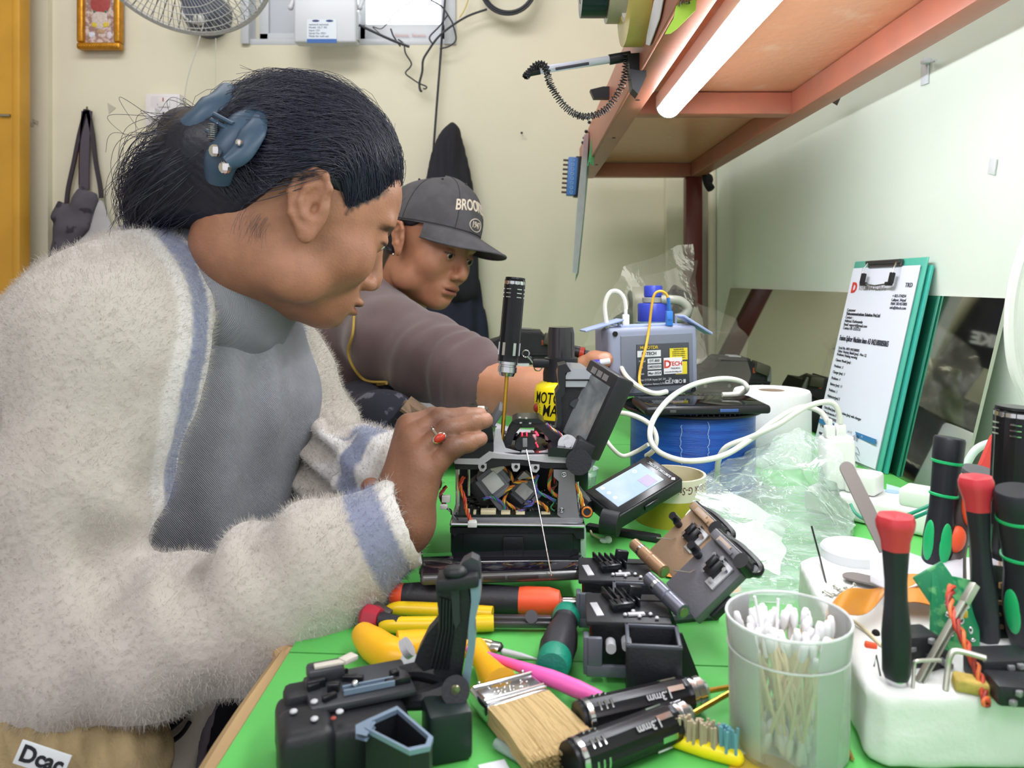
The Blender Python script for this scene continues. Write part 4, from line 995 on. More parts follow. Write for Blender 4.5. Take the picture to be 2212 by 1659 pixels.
# white device box in front of the window, with aerials
t = thing('router_box', 'white network box with label and aerials hung under the window', 'router', tuple(P(702, 93, 2.38)))
part('casing', pbox(MB(), 634, -22, 770, 92, 2.345, .045, .008, 3), mat('router_white', (204, 208, 214), .35), t, world=True)
part('vent_edge', pbox(MB(), 768, 25, 774, 86, 2.352, .03, .001), mat('vent_grey', (170, 175, 182), .5, wave=(60, 'Z')), t, world=True)
lab = part('label', pbox(MB(), 663, 42, 727, 92, 2.3435, .001), mat('label_white', (214, 222, 232), .5), t, world=True)
part('label_bar', pbox(MB(), 663, 84, 727, 92.5, 2.3425, .001), mat('label_blue', (50, 98, 170), .5), t, world=True)
mink = mat('ink_grey', (96, 104, 124), .7)
for k, s_ in enumerate(('network terminal', 'Model  OLT 4G', 'Input 12V', 'Serial No. 0021', 'Made for wall use')):
    text(s_, .0085, frame(P(667, 53 + k * 6.3, 2.3430), (0, -1, 0), (1, 0, 0)), mink, t, align='LEFT', world=True)
mb = MB()
for x_ in (682, 712): mb.ell(P(x_, 45, 2.3432), (.012, .0004, .0035), u=10, w=6)
part('label_logo', mb, mat('ink_navy', (40, 60, 120), .6), t, world=True)
for a in (((628, 16), (650, -40)), ((778, 16), (802, -40))):
    part('aerial', MB().cyl(P(*a[0], 2.37), P(*a[1], 2.38), .0075, .006).ell(P(*a[0], 2.37), .009), MATS['router_white'], t, world=True)
mblk = mat('cable_black', (44, 46, 54), .5)
CB = [('thick black cable sloping across the window from behind the network box', [(776, 54), (810, 70), (845, 86), (884, 101)], 2.36, .0042),
      ('thin black wire with knots crossing the bright pane', [(893, 0), (850, 30), (843, 42), (824, 62), (805, 58), (830, 80)], 2.40, .0016),
      ('black cable running from the coil down to a kinked end', [(1052, 20), (1010, 35), (970, 60), (945, 82), (925, 110), (914, 130), (912, 155), (906, 180), (908, 195), (912, 197)], 2.40, .0036),
      ('black wire looping from the sill to a bent tip', [(860, 85), (872, 95), (876, 115), (888, 135), (886, 145), (876, 158), (890, 170), (905, 180), (921, 187), (919, 192), (914, 191)], 2.41, .0024),
      ('black wire zigzagging at the right end of the window', [(930, 0), (955, 15), (972, 40), (978, 52), (985, 85), (970, 100), (950, 105)], 2.40, .0026),
      ('short black wire bent in front of the window corner', [(966, 34), (948, 58), (928, 80), (934, 94)], 2.395, .0026),
      ('straight black cable hanging from window to jacket', [(962, -10), (956, 60), (951, 130), (944, 220), (938, 300), (936, 330)], 2.42, .0036),
      ('short black offcut wire hooked on the sill', [(844, 62), (850, 78), (862, 96), (865, 100)], 2.395, .0026)]
for lb, pth, Y_, r_ in CB: solo('loose_cable', tub(pth, Y_, r_), mblk, lb, 'cable', 60)
solo('yellow_wire', tub([(1013, -5), (1004, 20), (993, 38)], 2.42, .0018), mat('wire_yellow', (200, 176, 80), .5), 'thin yellow wire beside the window right edge', 'wire')
mb = MB()
for k in range(9): r = random.Random(k); mb.torus(P(1098, -28, 2.38 + .004 * k), .085 - .0025 * (k % 4) + r.uniform(-.002, .002), .0034, (r.uniform(-.1, .1), 1, r.uniform(-.1, .1)), 40, 7)
solo('cable_coil', mb, mblk, 'coil of black cable hanging at the top of back wall', 'cable coil')
solo('wall_nail', MB().cyl(P(1127, 287, 2.45), P(1127, 287, 2.432), .0012).ell(P(1127, 287, 2.431), .004, u=10, w=6), mat('nail', (60, 55, 50), .5, .6), 'single nail in the bare wall right of the jacket', 'nail')

# jacket and backpack
mj = mat('jacket_black', (38, 37, 46), .85, var=.3, vscale=18, stretch=(3, 3, .5)); mj2 = mat('jacket_navy', (34, 38, 58), .8, var=.2, vscale=10)
t = thing('hanging_jacket', 'black and navy jacket hanging on the wall behind the man', 'jacket', tuple(P(970, 800, 2.40)))
part('hood', puff([(962, 268), (976, 263), (990, 275), (1003, 320), (1018, 400), (1030, 520), (1034, 640), (1010, 660), (880, 640), (900, 480), (916, 390), (936, 320), (946, 290)], 2.395, .038, .06, .007, mj, .012, 14, (3, 1, .35), seed=8), mj, t, 179, world=True)
part('jacket_body', puff([(900, 470), (1018, 440), (1036, 540), (1046, 650), (1052, 735), (1046, 790), (860, 790), (868, 620)], 2.415, .034, .06, .008, mj2, .012, 12, (3, 1, .4), seed=9), mj2, t, 179, world=True)
text('NIKE', .050, frame((-.215, 2.325, 1.235), (.35, -1, 0), (1, .35, -.25)), mat('print_silver', (190, 190, 195), .5), t, 'jacket_lettering', bold=.05, world=True)

# rack-side things ---------------------------------------------------
mdk = mat('tape_green_black', (16, 44, 44), .25); mtl = mat('tape_pale', (176, 178, 150), .3); mty = mat('tape_yellow', (206, 190, 104), .35, var=.1, vscale=20)
def tape(name, lb, x0_, x1_, R, z, Y_, m, core=None):
    t = thing(name, lb, 'tape roll', (x0_, Y_, z)); n = x1_ - x0_
    part('tape', MB().lathe([(R * .62, 0), (R, 0), (R, n), (R * .62, n), (R * .62, 0)], (0, 0, 0), (1, 0, 0), 48, cap=False), m, t)
    part('core', MB().lathe([(R * .55, .001), (R * .62, .001), (R * .62, n - .001), (R * .55, n - .001), (R * .55, .001)], (0, 0, 0), (1, 0, 0), 40, cap=False), core or mat('card_core', (170, 150, 120), .8), t); return t
tape('tape_roll', 'dark green-black tape roll hanging left of the pale roll', .084, .120, .052, CAMZ + .436, 1.12, mdk)
tape('tape_roll', 'pale translucent tape roll between dark roll and yellow roll', .122, .150, .058, CAMZ + .434, 1.12, mtl)
t = tape('tape_roll', 'wide pale yellow tape roll, largest of the rolls on the rack', .140, .170, .088, CAMZ + .413, 1.06, mty, mat('card_white', (225, 222, 214), .7))
solo('tape_rod', MB().cyl((.06, 1.09, CAMZ + .43), (.172, 1.09, CAMZ + .43), .0035), MATS['steel'], 'steel rod through the tape rolls on rack edge', 'rod')
def sheet(pts3, m, name, lb, cat, th=.0004):
    n = len(pts3); nn = (Vector(pts3[1]) - Vector(pts3[0])).cross(Vector(pts3[2]) - Vector(pts3[0])).normalized() * th
    mb = MB().add([Vector(p) for p in pts3] + [Vector(p) + nn for p in pts3], [tuple(range(n)), tuple(range(n, 2 * n))[::-1]] + [(i, n + i, n + (i + 1) % n, (i + 1) % n) for i in range(n)])
    return solo(name, mb, m, lb, cat) if name else mb
lipx = .1675
def LP(px, py): Y_ = lipx * FPX / (px - 1130); return Vector((lipx - .0005, Y_, CAMZ + (605 - py) * Y_ / FPX))
note = thing('sticky_note', 'bright green sticky note with handwriting, on the rack edge', 'note', tuple(P(1460, 60, .835)))
nm = MB(); NP = [(1462, -20, .84), (1506, -20, .82), (1503, 22, .825), (1480, 45, .825), (1463, 62, .83), (1448, 73, .835), (1436, 74, .84), (1442, 62, .84), (1455, 40, .84), (1461, 10, .84)]
pw = [P(*q) for q in NP]; n = len(pw); nm.add(pw + [p + Vector((0, .0006, 0)) for p in pw], [tuple(range(n)), tuple(range(n, 2 * n))[::-1]] + [(i, n + i, n + (i + 1) % n, (i + 1) % n) for i in range(n)])
part('note_paper', nm, mat('note_green', (166, 208, 70), .6), note, world=True)
part('handwriting', MB().tube([P(*q) for q in ((1467, 14, .823), (1471, -2, .823), (1473, 10, .823), (1477, -4, .823), (1478, 8, .823))], .0006, 5).tube([P(*q) for q in ((1488, 6, .822), (1483, 2, .822), (1482, 9, .822), (1488, 8, .822), (1489, 0, .822), (1490, 8, .822))], .0006, 5), mat('ink_black', (24, 24, 28), .6), note, world=True)
mpap = mat('paper_white', (226, 228, 236), .7, var=.06, vscale=40)
sheet([LP(1420, 2) + Vector((-.004, 0, 0)), LP(1446, -30) + Vector((-.004, 0, 0)), LP(1432, 40) + Vector((-.004, 0, 0)), LP(1410, 98) + Vector((-.004, 0, 0)), LP(1402, 96) + Vector((-.004, 0, 0)), LP(1404, 78) + Vector((-.004, 0, 0))], mpap, 'paper_slip', 'white paper slip taped to the rack edge by the yellow roll', 'paper', .0012)

# pen with a coiled cord
t = thing('tethered_pen', 'clear ballpoint pen on coiled black cord stuck out from the rack', 'pen', tuple(P(1375, 150, 1.13)))
a, b = P(1158, 153, 1.12), P(1320, 128, 1.13)
part('barrel', MB().cyl(a, b, .0058, n=12), mat('pen_clear', (205, 208, 222), .15), t, world=True)
part('ink_refill', MB().cyl(P(1200, 149, 1.112), P(1272, 137, 1.113), .0022, n=8), mat('ink_dark', (50, 50, 60), .4), t, world=True)
part('pen_tip', MB().cyl(P(1140, 158, 1.12), P(1166, 152, 1.12), .0055, .0062, n=12), mat('black_plastic', (24, 25, 30), .4, bump=.1, bscale=300), t, world=True)
part('cap', MB().cyl(P(1316, 129, 1.13), P(1362, 121, 1.13), .0078, n=12), MATS['black_plastic'], t, world=True)
part('mount', MB().prism([(-.016, .012), (.010, .014), (.010, -.02), (-.002, -.046), (-.010, -.038), (-.014, -.01)], 0, .03, M=frame(P(1378, 140, 1.115), (0, -1, 0), (1, 0, 0)) @ Matrix.Translation((0, 0, -.015))), MATS['black_plastic'], t, world=True)
c, _ = spline([P(*q) for q in ((1136, 166, 1.12), (1140, 160, 1.12), (1160, 140, 1.11), (1178, 145, 1.10), (1190, 185, 1.10), (1222, 232, 1.11), (1262, 252, 1.12), (1310, 235, 1.13), (1345, 180, 1.13), (1354, 118, 1.12))], 40)
coil = []
for i, p in enumerate(c):
    tt = (c[min(i + 1, len(c) - 1)] - c[max(i - 1, 0)]).normalized(); u = tt.cross(Vector((0, 1, 0))).normalized(); w = tt.cross(u); ang = i * 1.75; coil.append(p + (u * math.cos(ang) + w * math.sin(ang)) * .0052)
part('coiled_cord', MB().tube(coil, .0009, 5), MATS['black_plastic'], t, 60, world=True)
t = thing('spring_clip', 'black plastic clip fixed on the rack edge behind the coiled cord', 'clip', tuple(P(1310, 235, 1.5)))
part('clip_plate', MB().prism([(-.035, .012), (-.01, .018), (.004, .018), (.004, -.004), (-.028, -.004)], 0, .02, M=frame(P(1312, 212, 1.5), (0, -1, 0), (1, 0, 0))), MATS['black_plastic'], t, world=True)
part('clip_jaw', MB().prism([(-.004, .01), (.018, .012), (.022, -.028), (.008, -.034), (-.002, -.02)], 0, .02, M=frame(P(1318, 214, 1.5), (0, -1, 0), (1, 0, 0))), MATS['black_plastic'], t, world=True)
mtie = mat('tie_green', (54, 150, 84), .4); r = random.Random(5)
mb = MB()
for k in range(9):
    x_ = 1279 + r.uniform(-5, 5); mb.tube([P(1284, 268, 1.87), P(x_ + 4, 300, 1.865), P(x_, 330, 1.865), P(x_ - 4 + r.uniform(-3, 3), 352 + r.uniform(-14, 8), 1.865)], .0014, 5, smooth=3)
solo('green_ties', mb, mtie, 'bunch of green cable ties hung on a pin at rack end', 'cable ties')
for k, (px, py) in enumerate(((1273, 264), (1266, 284), (1262, 298), (1259, 308))):
    solo('map_pin', MB().cyl(P(px, py, 1.9 + k * .05), P(px + 10, py + 4, 1.9 + k * .05), .0016, n=8).ell(P(px, py, 1.9 + k * .05), .0045, u=10, w=6), MATS['black_plastic'], ['black pin nearest the green ties, topmost on the rack edge', 'black pin second from the top beside the green ties', 'black pin above the hanging folder edge', 'black pin at the top corner of the folder', 'black pin above the blue terminal block'][k], 'pin')
t = thing('plastic_folder', 'teal and white plastic folder hanging edge-on from the rack', 'folder', tuple(P(1240, 605, 2.0)))
mteal = mat('folder_teal', (96, 178, 166), .35, alpha=.9)
part('folder_back', MB().tube([P(1274, 288, 1.97), P(1272, 330, 1.97), P(1262, 450, 1.98), P(1248, 590, 1.99)], .0, 4) if False else sheet([P(1272, 285, 1.93), P(1278, 300, 1.99), P(1264, 450, 2.0), P(1250, 590, 2.0), P(1243, 608, 1.97), P(1246, 590, 1.95), P(1258, 450, 1.94)], mteal, None, '', ''), mteal, t, world=True)
part('folder_sheet', sheet([P(1262, 290, 1.92), P(1272, 290, 1.93), P(1262, 450, 1.94), P(1247, 592, 1.95), P(1236, 588, 1.93), P(1246, 450, 1.92)], mpap, None, '', ''), mpap, t, world=True)
t = thing('terminal_block', 'blue and black terminal block pinned at the end of rack', 'terminal block', tuple(P(1235, 425, 2.02)))
Mt = frame(P(1236, 382, 2.02), (0, -1, 0), (math.cos(-.06), 0, math.sin(-.06)))
part('block', MB().box((0, 0, 0), (.026, .100, .03), bev=.002, M=Mt), mat('terminal_blue', (74, 122, 188), .4), t, world=True)
part('block_edge', MB().box((.014, 0, -.002), (.016, .106, .034), bev=.002, M=Mt), MATS['black_plastic'], t, world=True)
mb = MB()
for k in range(8): mb.cyl(Mt @ Vector((-.012, -.042 + k * .012, .004)), Mt @ Vector((-.026, -.042 + k * .012, .004)), .0028, n=8)
part('screws', mb, mat('brown_metal', (92, 70, 62), .5, .3), t, world=True)
mb = MB()
for k in range(8): mb.torus((-.001, -.042 + k * .012, .0155), .0036, .0007, M=Mt, n=14, m=5)
part('rings', mb, mat('pale_blue', (150, 184, 220), .5), t, world=True)
solo('cord_knot', MB().tube([P(1525, 378, 2.2), P(1528, 395, 2.2), P(1536, 408, 2.19)], .012, 10, smooth=3).ell(P(1530, 388, 2.2), (.014, .012, .018)), mat('rag_black', (26, 26, 30), .8), 'small black cloth knot hanging behind the rack post', 'knot', 179)
# right wall bits
def R(px, py, off=.0): Y_ = (WX - off) * FPX / (px - 1130); return Vector((WX - off, Y_, CAMZ + (605 - py) * Y_ / FPX))
t = thing('adhesive_hook', 'white adhesive hook on the right wall under the rack shadow', 'hook', tuple(R(1998, 185)))
part('hook_plate', MB().box(R(1998, 158, .002), (.003, .020, .034), rotm(4, 0, 0), bev=.001), mat('hook_white', (206, 210, 218), .3), t, world=True)
part('hook_tip', MB().box(R(2000, 132, .006), (.012, .012, .008), bev=.002).cyl(R(2012, 134, .004), R(2022, 130, .010), .002), MATS['hook_white'], t, world=True)
solo('wall_sticker', MB().box(R(2144, 360, .0015), (.002, .0145, .020), rotm(14, 0, 0), bev=.0004), mat('sticker_grey', (206, 210, 214), .4), 'small grey rectangular sticker on the right wall', 'sticker')
solo('black_flag_sticker', sheet([R(1789, 217, .03), R(1822, 197, .03), R(1808, 228, .03)], MATS['black_plastic'], None, '', ''), MATS['black_plastic'], 'small black triangle of tape poking below the rack', 'tape')
t = thing('charger_cable', 'thick white cable looping down the right edge by the wall', 'cable', tuple(P(2200, 870, .82)))
part('cable', tub([(2420, 60), (2330, 260), (2240, 470), (2205, 560), (2186, 640), (2182, 720), (2192, 800), (2222, 870), (2235, 960), (2200, 1060), (2130, 1120)], .82, .0062), mat('cable_cream', (224, 226, 222), .35), t, world=True)
# ================================================================ the opened fusion splicer
mbk = mat('machine_black', (30, 31, 36), .45, bump=.15, bscale=500); mbk2 = mat('machine_black_gloss', (24, 25, 30), .25)
malu = mat('cast_alloy', (192, 192, 198), .4, .2, bump=.1, bscale=300); mgp = mat('plate_grey', (132, 132, 136), .4, .2)
msil = mat('bright_steel', (205, 206, 210), .18, 1); mcon = mat('connector_cream', (222, 212, 176), .5); mpcb = mat('board_dark', (30, 44, 38), .4, c2=(16, 24, 22), vscale=300)
mwht = mat('soft_white', (232, 232, 228), .45); mgold2 = mat('shaft_gold', (196, 150, 60), .3, .9)
def pprism(poly, Y, dep):                  # px outline at distance Y, extruded back
    mb = MB(); a = [P(x, y, Y) for x, y in poly]; n = len(a); b = [p + Vector((0, dep, 0)) for p in a]
    return mb.add(a + b, [tuple(range(n)), tuple(range(n, 2 * n))[::-1]] + [(i, n + i, n + (i + 1) % n, (i + 1) % n) for i in range(n)])
def merge(*ms):
    r = MB()
    for m in ms: r.add(m.v, m.f)
    return r
YS = .742
sp = thing('fusion_splicer', 'opened optical fibre splicing machine with exposed wiring, under the woman\'s hand', 'splicer', tuple(P(1113, 1232, YS)))
def S(name, mb, m, sm_=35, parent=None, label=None):
    q = parent or sp
    return part(name, mb, m, q, sm_, world=True, label=label)
# base tray
S('base', merge(pbox(MB(), 973, 1140, 1256, 1230, YS, .115, .003), pbox(MB(), 1000, 1152, 1238, 1222, YS - .001, .01, .001)), mat('base_green_black', (22, 30, 32), .4))
S('base_latch', merge(pbox(MB(), 1086, 1160, 1131, 1194, YS - .004, .01, .001), pbox(MB(), 1084, 1190, 1133, 1196, YS - .006, .01, .001)), mbk)
S('base_lip', merge(pprism([(972, 1150), (972, 1140), (1262, 1140), (1262, 1164), (1246, 1164), (1238, 1152), (990, 1152), (982, 1160)], YS - .003, .006)), mbk)
S('side_cover', pbox(MB(), 1254, 1142, 1266, 1212, YS - .001, .10, .001), mat('cover_pale_green', (150, 176, 160), .4))
S('metal_deck', merge(pbox(MB(), 970, 1130, 1264, 1139, YS - .004, .118, .002), MB().cyl(P(975, 1132, YS - .006), P(1262, 1136, YS - .006), .0022, n=10)), msil)
S('deck_plate', pbox(MB(), 976, 1119, 1260, 1131, YS, .112, .001), mgp)
ZP = P(0, 1118, YS).z
pc = S('circuit_board', MB().box((P(1115, 0, YS).x, YS + .052, ZP + .001), (.118, .10, .0018)), mpcb)
r = random.Random(9); mchip = mat('chip_black', (20, 20, 24), .35); chips = MB(); caps = MB(); dots = MB()
for k in range(60):
    x_ = P(r.uniform(1005, 1225), 0, YS).x; y_ = YS + r.uniform(.012, .09)
    s_ = r.uniform(.002, .007); (chips if k % 3 else caps).box((x_, y_, ZP + .0028), (s_, s_ * r.uniform(.6, 1.2), .0025), bev=.0002)
for k in range(120):
    dots.box((P(r.uniform(1000, 1230), 0, YS).x, YS + r.uniform(.008, .095), ZP + .0023), (.0011, .0008, .001))
S('chips', chips, mchip, parent=pc); S('coils', caps, MATS['machine_black_gloss'], parent=pc); S('tiny_components', dots, mat('solder', (190, 188, 176), .35, .6), parent=pc)
for a, b, y in ((1006, 1014, 1104), (1022, 1028, 1106), (1038, 1071, 1103), (1082, 1102, 1107), (1114, 1134, 1108), (1139, 1164, 1112), (1169, 1189, 1110), (1192, 1206, 1112), (1204, 1222, 1115)):
    q = S('connector', merge(pbox(MB(), a, y, b, y + 15, YS + .004, .009, .0005), pbox(MB(), a + 1, y + 3, b - 1, y + 13, YS + .0034, .001)), mcon)
    mb = MB()
    for k in range(max(2, (b - a) // 5)): pbox(mb, a + 2 + k * 5, y + 9, a + 3.4 + k * 5, y + 14, YS + .0028, .001)
    S('pins', mb, mat('pin_dark', (70, 60, 50), .5), parent=q)
for x_, y0, y1, w_ in ((989, 1012, 1116, .0022), (1013, 1014, 1070, .0013), (1247, 1040, 1112, .0015)):
    S('support_rod', MB().cyl(P(x_, y0, YS + .012), P(x_, y1, YS + .012), w_, n=10), msil)
# rear dark wall inside
S('inner_wall', pbox(MB(), 985, 985, 1235, 1085, YS + .098, .006), mat('inside_black', (18, 18, 24), .6))
# motors, turned 45 degrees
mgm = mat('motor_grey', (120, 124, 130), .4); mlab = mat('motor_label', (222, 222, 214), .6)
for (px, py, Y_, s_, an) in ((1066, 1033, YS + .03, 1.0, 38), (1132, 1052, YS + .045, .82, 48)):
    t2 = S('stepper_motor', MB().box((0, 0, 0), (.030 * s_, .026, .020 * s_), rotm(0, -an, 0), bev=.001).box((0, .0, 0), (.022 * s_, .028, .026 * s_), rotm(0, -an, 0), bev=.001), mgm); t2.data.transform(Matrix.Translation(P(px, py, Y_) - Vector((0, 0, 0))) @ world_mat(sp).inverted().inverted() if False else Matrix.Translation(P(px, py, Y_)))
    t2.data.transform(Matrix())
    def mp(mb, c, d, o=(0, 0, 0), e=0): return mb
    Mo = Matrix.Translation(P(px, py, Y_)) @ Matrix.Rotation(math.radians(-an), 4, 'Y')
    S('motor_block', MB().box((0, -.0145, 0), (.016 * s_, .004, .018 * s_), bev=.001, M=Mo), mat('motor_white', (206, 210, 208), .4), parent=t2)
    S('motor_sticker', MB().box((.012 * s_, -.0146, .010 * s_), (.012 * s_, .001, .012 * s_), M=Mo), mlab, parent=t2)
    S('motor_arm', MB().box((-.010, -.012, -.024), (.006, .004, .030), bev=.001, M=Mo).box((.0, -.012, -.014), (.020, .006, .005), bev=.001, M=Mo), mgm, parent=t2)
    S('motor_body', MB().box((-.018 * s_, 0, .0), (.012, .024, .024 * s_), bev=.001, M=Mo), mbk, parent=t2)
# fix: block meshes of the motors were placed from the world origin
S('side_plate', pprism([(1196, 1014), (1236, 1016), (1241, 1028), (1242, 1046), (1250, 1112), (1256, 1130), (1213, 1119), (1204, 1112), (1207, 1040), (1196, 1030)], YS + .001, .0025), mgp)
for a, b in ((1218, 1025), (1213, 1102)): S('plate_screw', MB().torus(P(a, b, YS), .0021, .0007, (0, 1, 0), 16, 6).ell(P(a, b, YS + .0005), .0012, u=8, w=6), msil)
# wires
def wire(path, Y_, r_, c_, nm='wire', twist=0, parent=None, n=2):
    cols = c_ if isinstance(c_, list) else [c_]
    c0, _ = spline([P(q[0], q[1], q[2] if len(q) > 2 else Y_) for q in path], 10)
    for k, cl_ in enumerate(cols):
        pts = []
        for i, p in enumerate(c0):
            tt = (c0[min(i + 1, len(c0) - 1)] - c0[max(i - 1, 0)]).normalized(); u = tt.orthogonal().normalized() if i < 0 else tt.cross(Vector((0, 1, 0))).normalized(); w = tt.cross(u)
            an = i * .38 + 2 * math.pi * k / len(cols); rr = r_ * (1.15 if len(cols) > 1 else 0); pts.append(p + (u * math.cos(an) + w * math.sin(an)) * rr)
        part(nm, MB().tube(pts, r_, 6), mat('wire_%d_%d_%d' % cl_, cl_, .4), parent or sp, 60, world=True)
OR, YE, BK, BL, GR, PU, RD, BR_ = (214, 120, 40), (214, 170, 60), (34, 34, 38), (70, 90, 170), (60, 150, 100), (120, 96, 170), (190, 60, 44), (120, 76, 50)
wire([(1087, 1008), (1100, 1020), (1107, 1035), (1112, 1045), (1100, 1055), (1091, 1072), (1092, 1085), (1110, 1096), (1124, 1104)], YS + .018, .0009, [OR, YE, BR_, BK])
wire([(1158, 1030), (1140, 1036), (1118, 1042), (1108, 1048), (1095, 1062), (1088, 1080), (1094, 1100), (1096, 1110)], YS + .015, .0009, [YE, OR, BK])
wire([(1162, 1026), (1156, 1045), (1162, 1062), (1180, 1072), (1200, 1082)], YS + .012, .0008, [BL, PU, GR])
wire([(1192, 1012), (1188, 1030), (1186, 1050), (1193, 1064), (1204, 1072)], YS + .016, .0009, [OR, YE, GR, RD])
wire([(1196, 1030), (1200, 1045), (1192, 1060), (1204, 1075)], YS + .02, .0009, [RD, BR_, BK])
wire([(1044, 1078), (1060, 1074), (1075, 1080), (1088, 1090), (1092, 1108)], YS + .014, .0008, [BL, GR, PU])
wire([(1140, 1084), (1150, 1082), (1146, 1092), (1128, 1100), (1120, 1108)], YS + .01, .0008, [BL, PU, BK])
wire([(1158, 1082), (1172, 1090), (1182, 1100), (1184, 1112)], YS + .010, .0009, [YE, OR, BR_])
wire([(1186, 1075), (1196, 1085), (1190, 1096), (1198, 1104)], YS + .012, .0007, [GR])
wire([(1002, 1030, YS + .01), (994, 1050, YS + .006), (1003, 1075, YS - .002), (1006, 1098, YS - .004), (1014, 1118, YS - .008), (1017, 1128, YS - .010)], YS, .0010, [RD, OR, (196, 84, 60)])
S('loose_connector', pbox(pbox(MB(), 1010, 1128, 1030, 1140, YS - .014, .006, .0006), 1013, 1125, 1028, 1129, YS - .013, .004), mwht)
wire([(964, 1050), (952, 1068), (955, 1082), (962, 1092)], YS + .01, .0009, [RD, BK, (200, 90, 120)])
S('loose_connector', merge(pbox(MB(), 954, 1072, 972, 1086, YS + .005, .006, .0006), pbox(MB(), 950, 1092, 966, 1101, YS, .006, .0006)), mwht)
wire([(966, 1098), (974, 1104), (978, 1112), (990, 1122)], YS, .0007, [(150, 150, 150), BK])
wire([(1242, 1046), (1252, 1065), (1258, 1088), (1262, 1104), (1270, 1112)], YS + .004, .0010, [OR, YE, (220, 200, 120)])
S('speaker_disc', MB().cyl(P(1268, 1106, YS), P(1264, 1104, YS + .012), .006, n=18), mbk2); S('disc_ring', MB().torus(P(1268, 1106, YS - .0006), .0044, .0009, (0, 1, 0), 18, 6), mat('wire_214_120_40', (214, 120, 40)))
S('flat_ribbon', pprism([(1240, 1040), (1246, 1042), (1262, 1062), (1275, 1078), (1272, 1084), (1244, 1058)], YS + .02, .001), mgp)
# upper casting
S('top_frame', pprism([(980, 992), (1034, 992), (1056, 976), (1072, 979), (1120, 985), (1180, 984), (1246, 990), (1247, 1001), (1180, 999), (1130, 993), (1062, 990), (1042, 1004), (982, 1002)], YS - .001, .11), malu)
S('frame_skirt', pprism([(981, 1001), (1042, 1003), (1060, 990), (1130, 992), (1180, 998), (1245, 1000), (1246, 1010), (1180, 1012), (1120, 1004), (1080, 1008), (1052, 1014), (984, 1014)], YS, .10), mbk)
for a, b in ((1114, 1010), (1156, 1012), (1042, 1010)):
    S('mounting_lug', merge(pprism([(a - 9, b - 8), (a + 9, b - 8), (a + 9, b + 2), (a + 3, b + 9), (a - 5, b + 8), (a - 9, b)], YS - .002, .004)), malu); S('lug_hole', MB().cyl(P(a + 1, b - 2, YS - .0025), P(a + 1, b - 2, YS), .0018, n=12), MATS['black_gap'])
S('frame_lip', merge(pprism([(1066, 958), (1070, 926), (1080, 926), (1084, 950), (1092, 970), (1110, 975), (1125, 978), (1128, 974), (1150, 974), (1156, 979), (1180, 975), (1190, 966), (1190, 985), (1066, 978)], YS + .006, .006)), malu)
S('frame_floor', MB().box((P(1140, 0, YS).x, YS + .05, P(0, 984, YS).z), (.07, .09, .003)), mbk)
# left wing, where the hand rests
S('left_wing', pprism([(980, 991), (1034, 990), (1056, 974), (1066, 976), (1066, 958), (1010, 962)], YS + .002, .09), mbk)
S('wing_cover', merge(pprism([(1000, 962), (1066, 957), (1064, 925), (1048, 905), (1030, 912)], YS + .012, .06)), mbk2)
S('wing_flap', MB().box(P(1060, 915, YS + .05), (.006, .05, .042), rotm(0, 33, 0), bev=.001), mat('panel_grey', (84, 86, 92), .45))
S('tape_holder', merge(pprism([(996, 888), (1008, 882), (1040, 884), (1052, 886), (1050, 892), (1000, 892)], YS + .01, .02)), mbk2); S('holder_pad', pbox(MB(), 1030, 880, 1046, 888, YS + .009, .01, .001), mwht)
# V-groove mechanism with red lamps
S('arch', pprism([(1086, 962), (1098, 932), (1112, 910), (1166, 908), (1190, 930), (1212, 944), (1214, 960), (1196, 958), (1172, 934), (1160, 924), (1124, 924), (1112, 938), (1104, 962)], YS + .020, .03), mbk)
S('arch_cap', merge(pprism([(1106, 910), (1116, 905), (1162, 904), (1176, 912), (1168, 914), (1114, 915)], YS + .018, .034), pprism([(1124, 914), (1150, 914), (1146, 922), (1128, 922)], YS + .016, .006)), mbk2)
S('arch_screws', merge(*[pbox(MB(), a, b, a + 6, b + 4, YS + .015, .003, .0005) for a, b in ((1122, 912), (1142, 913), (1134, 902), (1120, 901))]), msil)
S('v_block', pprism([(1112, 966), (1116, 950), (1124, 943), (1150, 943), (1156, 952), (1158, 968), (1150, 972), (1118, 972)], YS + .010, .02), mbk)
S('v_plate', pbox(MB(), 1129, 947, 1139, 966, YS + .0085, .003, .0005), mgp)
mb = MB(); r = random.Random(3)
for k in range(26): mb.box(P(r.uniform(1092, 1200), r.uniform(934, 972), YS + r.uniform(.02, .05)), (r.uniform(.002, .006), .004, r.uniform(.002, .006)), rotm(0, r.uniform(0, 90), r.uniform(0, 90)), bev=.0004)
S('clamp_metal', mb, malu)
mb = MB()
for k in range(22): mb.box(P(r.uniform(1092, 1205), r.uniform(938, 976), YS + r.uniform(.03, .06)), (r.uniform(.004, .010), .006, r.uniform(.003, .008)), rotm(0, r.uniform(0, 90), r.uniform(0, 90)), bev=.0004)
S('mechanism', mb, mbk2)
mred_ = mat('led_red', (255, 30, 40), .3, emis=(255, 20, 40), es=14)
for (a, b, a2, b2, w_) in ((1157, 932, 1163, 941, .0008), (1153, 957, 1159, 957, .0009), (1128, 934, 1128, 942, .0005), (1138, 934, 1138, 942, .0005), (1162, 966, 1160, 960, .0006)):
    S('red_lamp', MB().cyl(P(a, b, YS + .017), P(a2, b2, YS + .017), w_, n=8), mred_)
wire([(1180, 915), (1192, 926), (1206, 934), (1216, 944)], YS + .03, .0007, [BL, YE, (200, 200, 200), RD])
kb = S('key_block', merge(pprism([(1184, 972), (1192, 966), (1236, 970), (1246, 978), (1245, 990), (1184, 986)], YS - .006, .03)), mbk2)
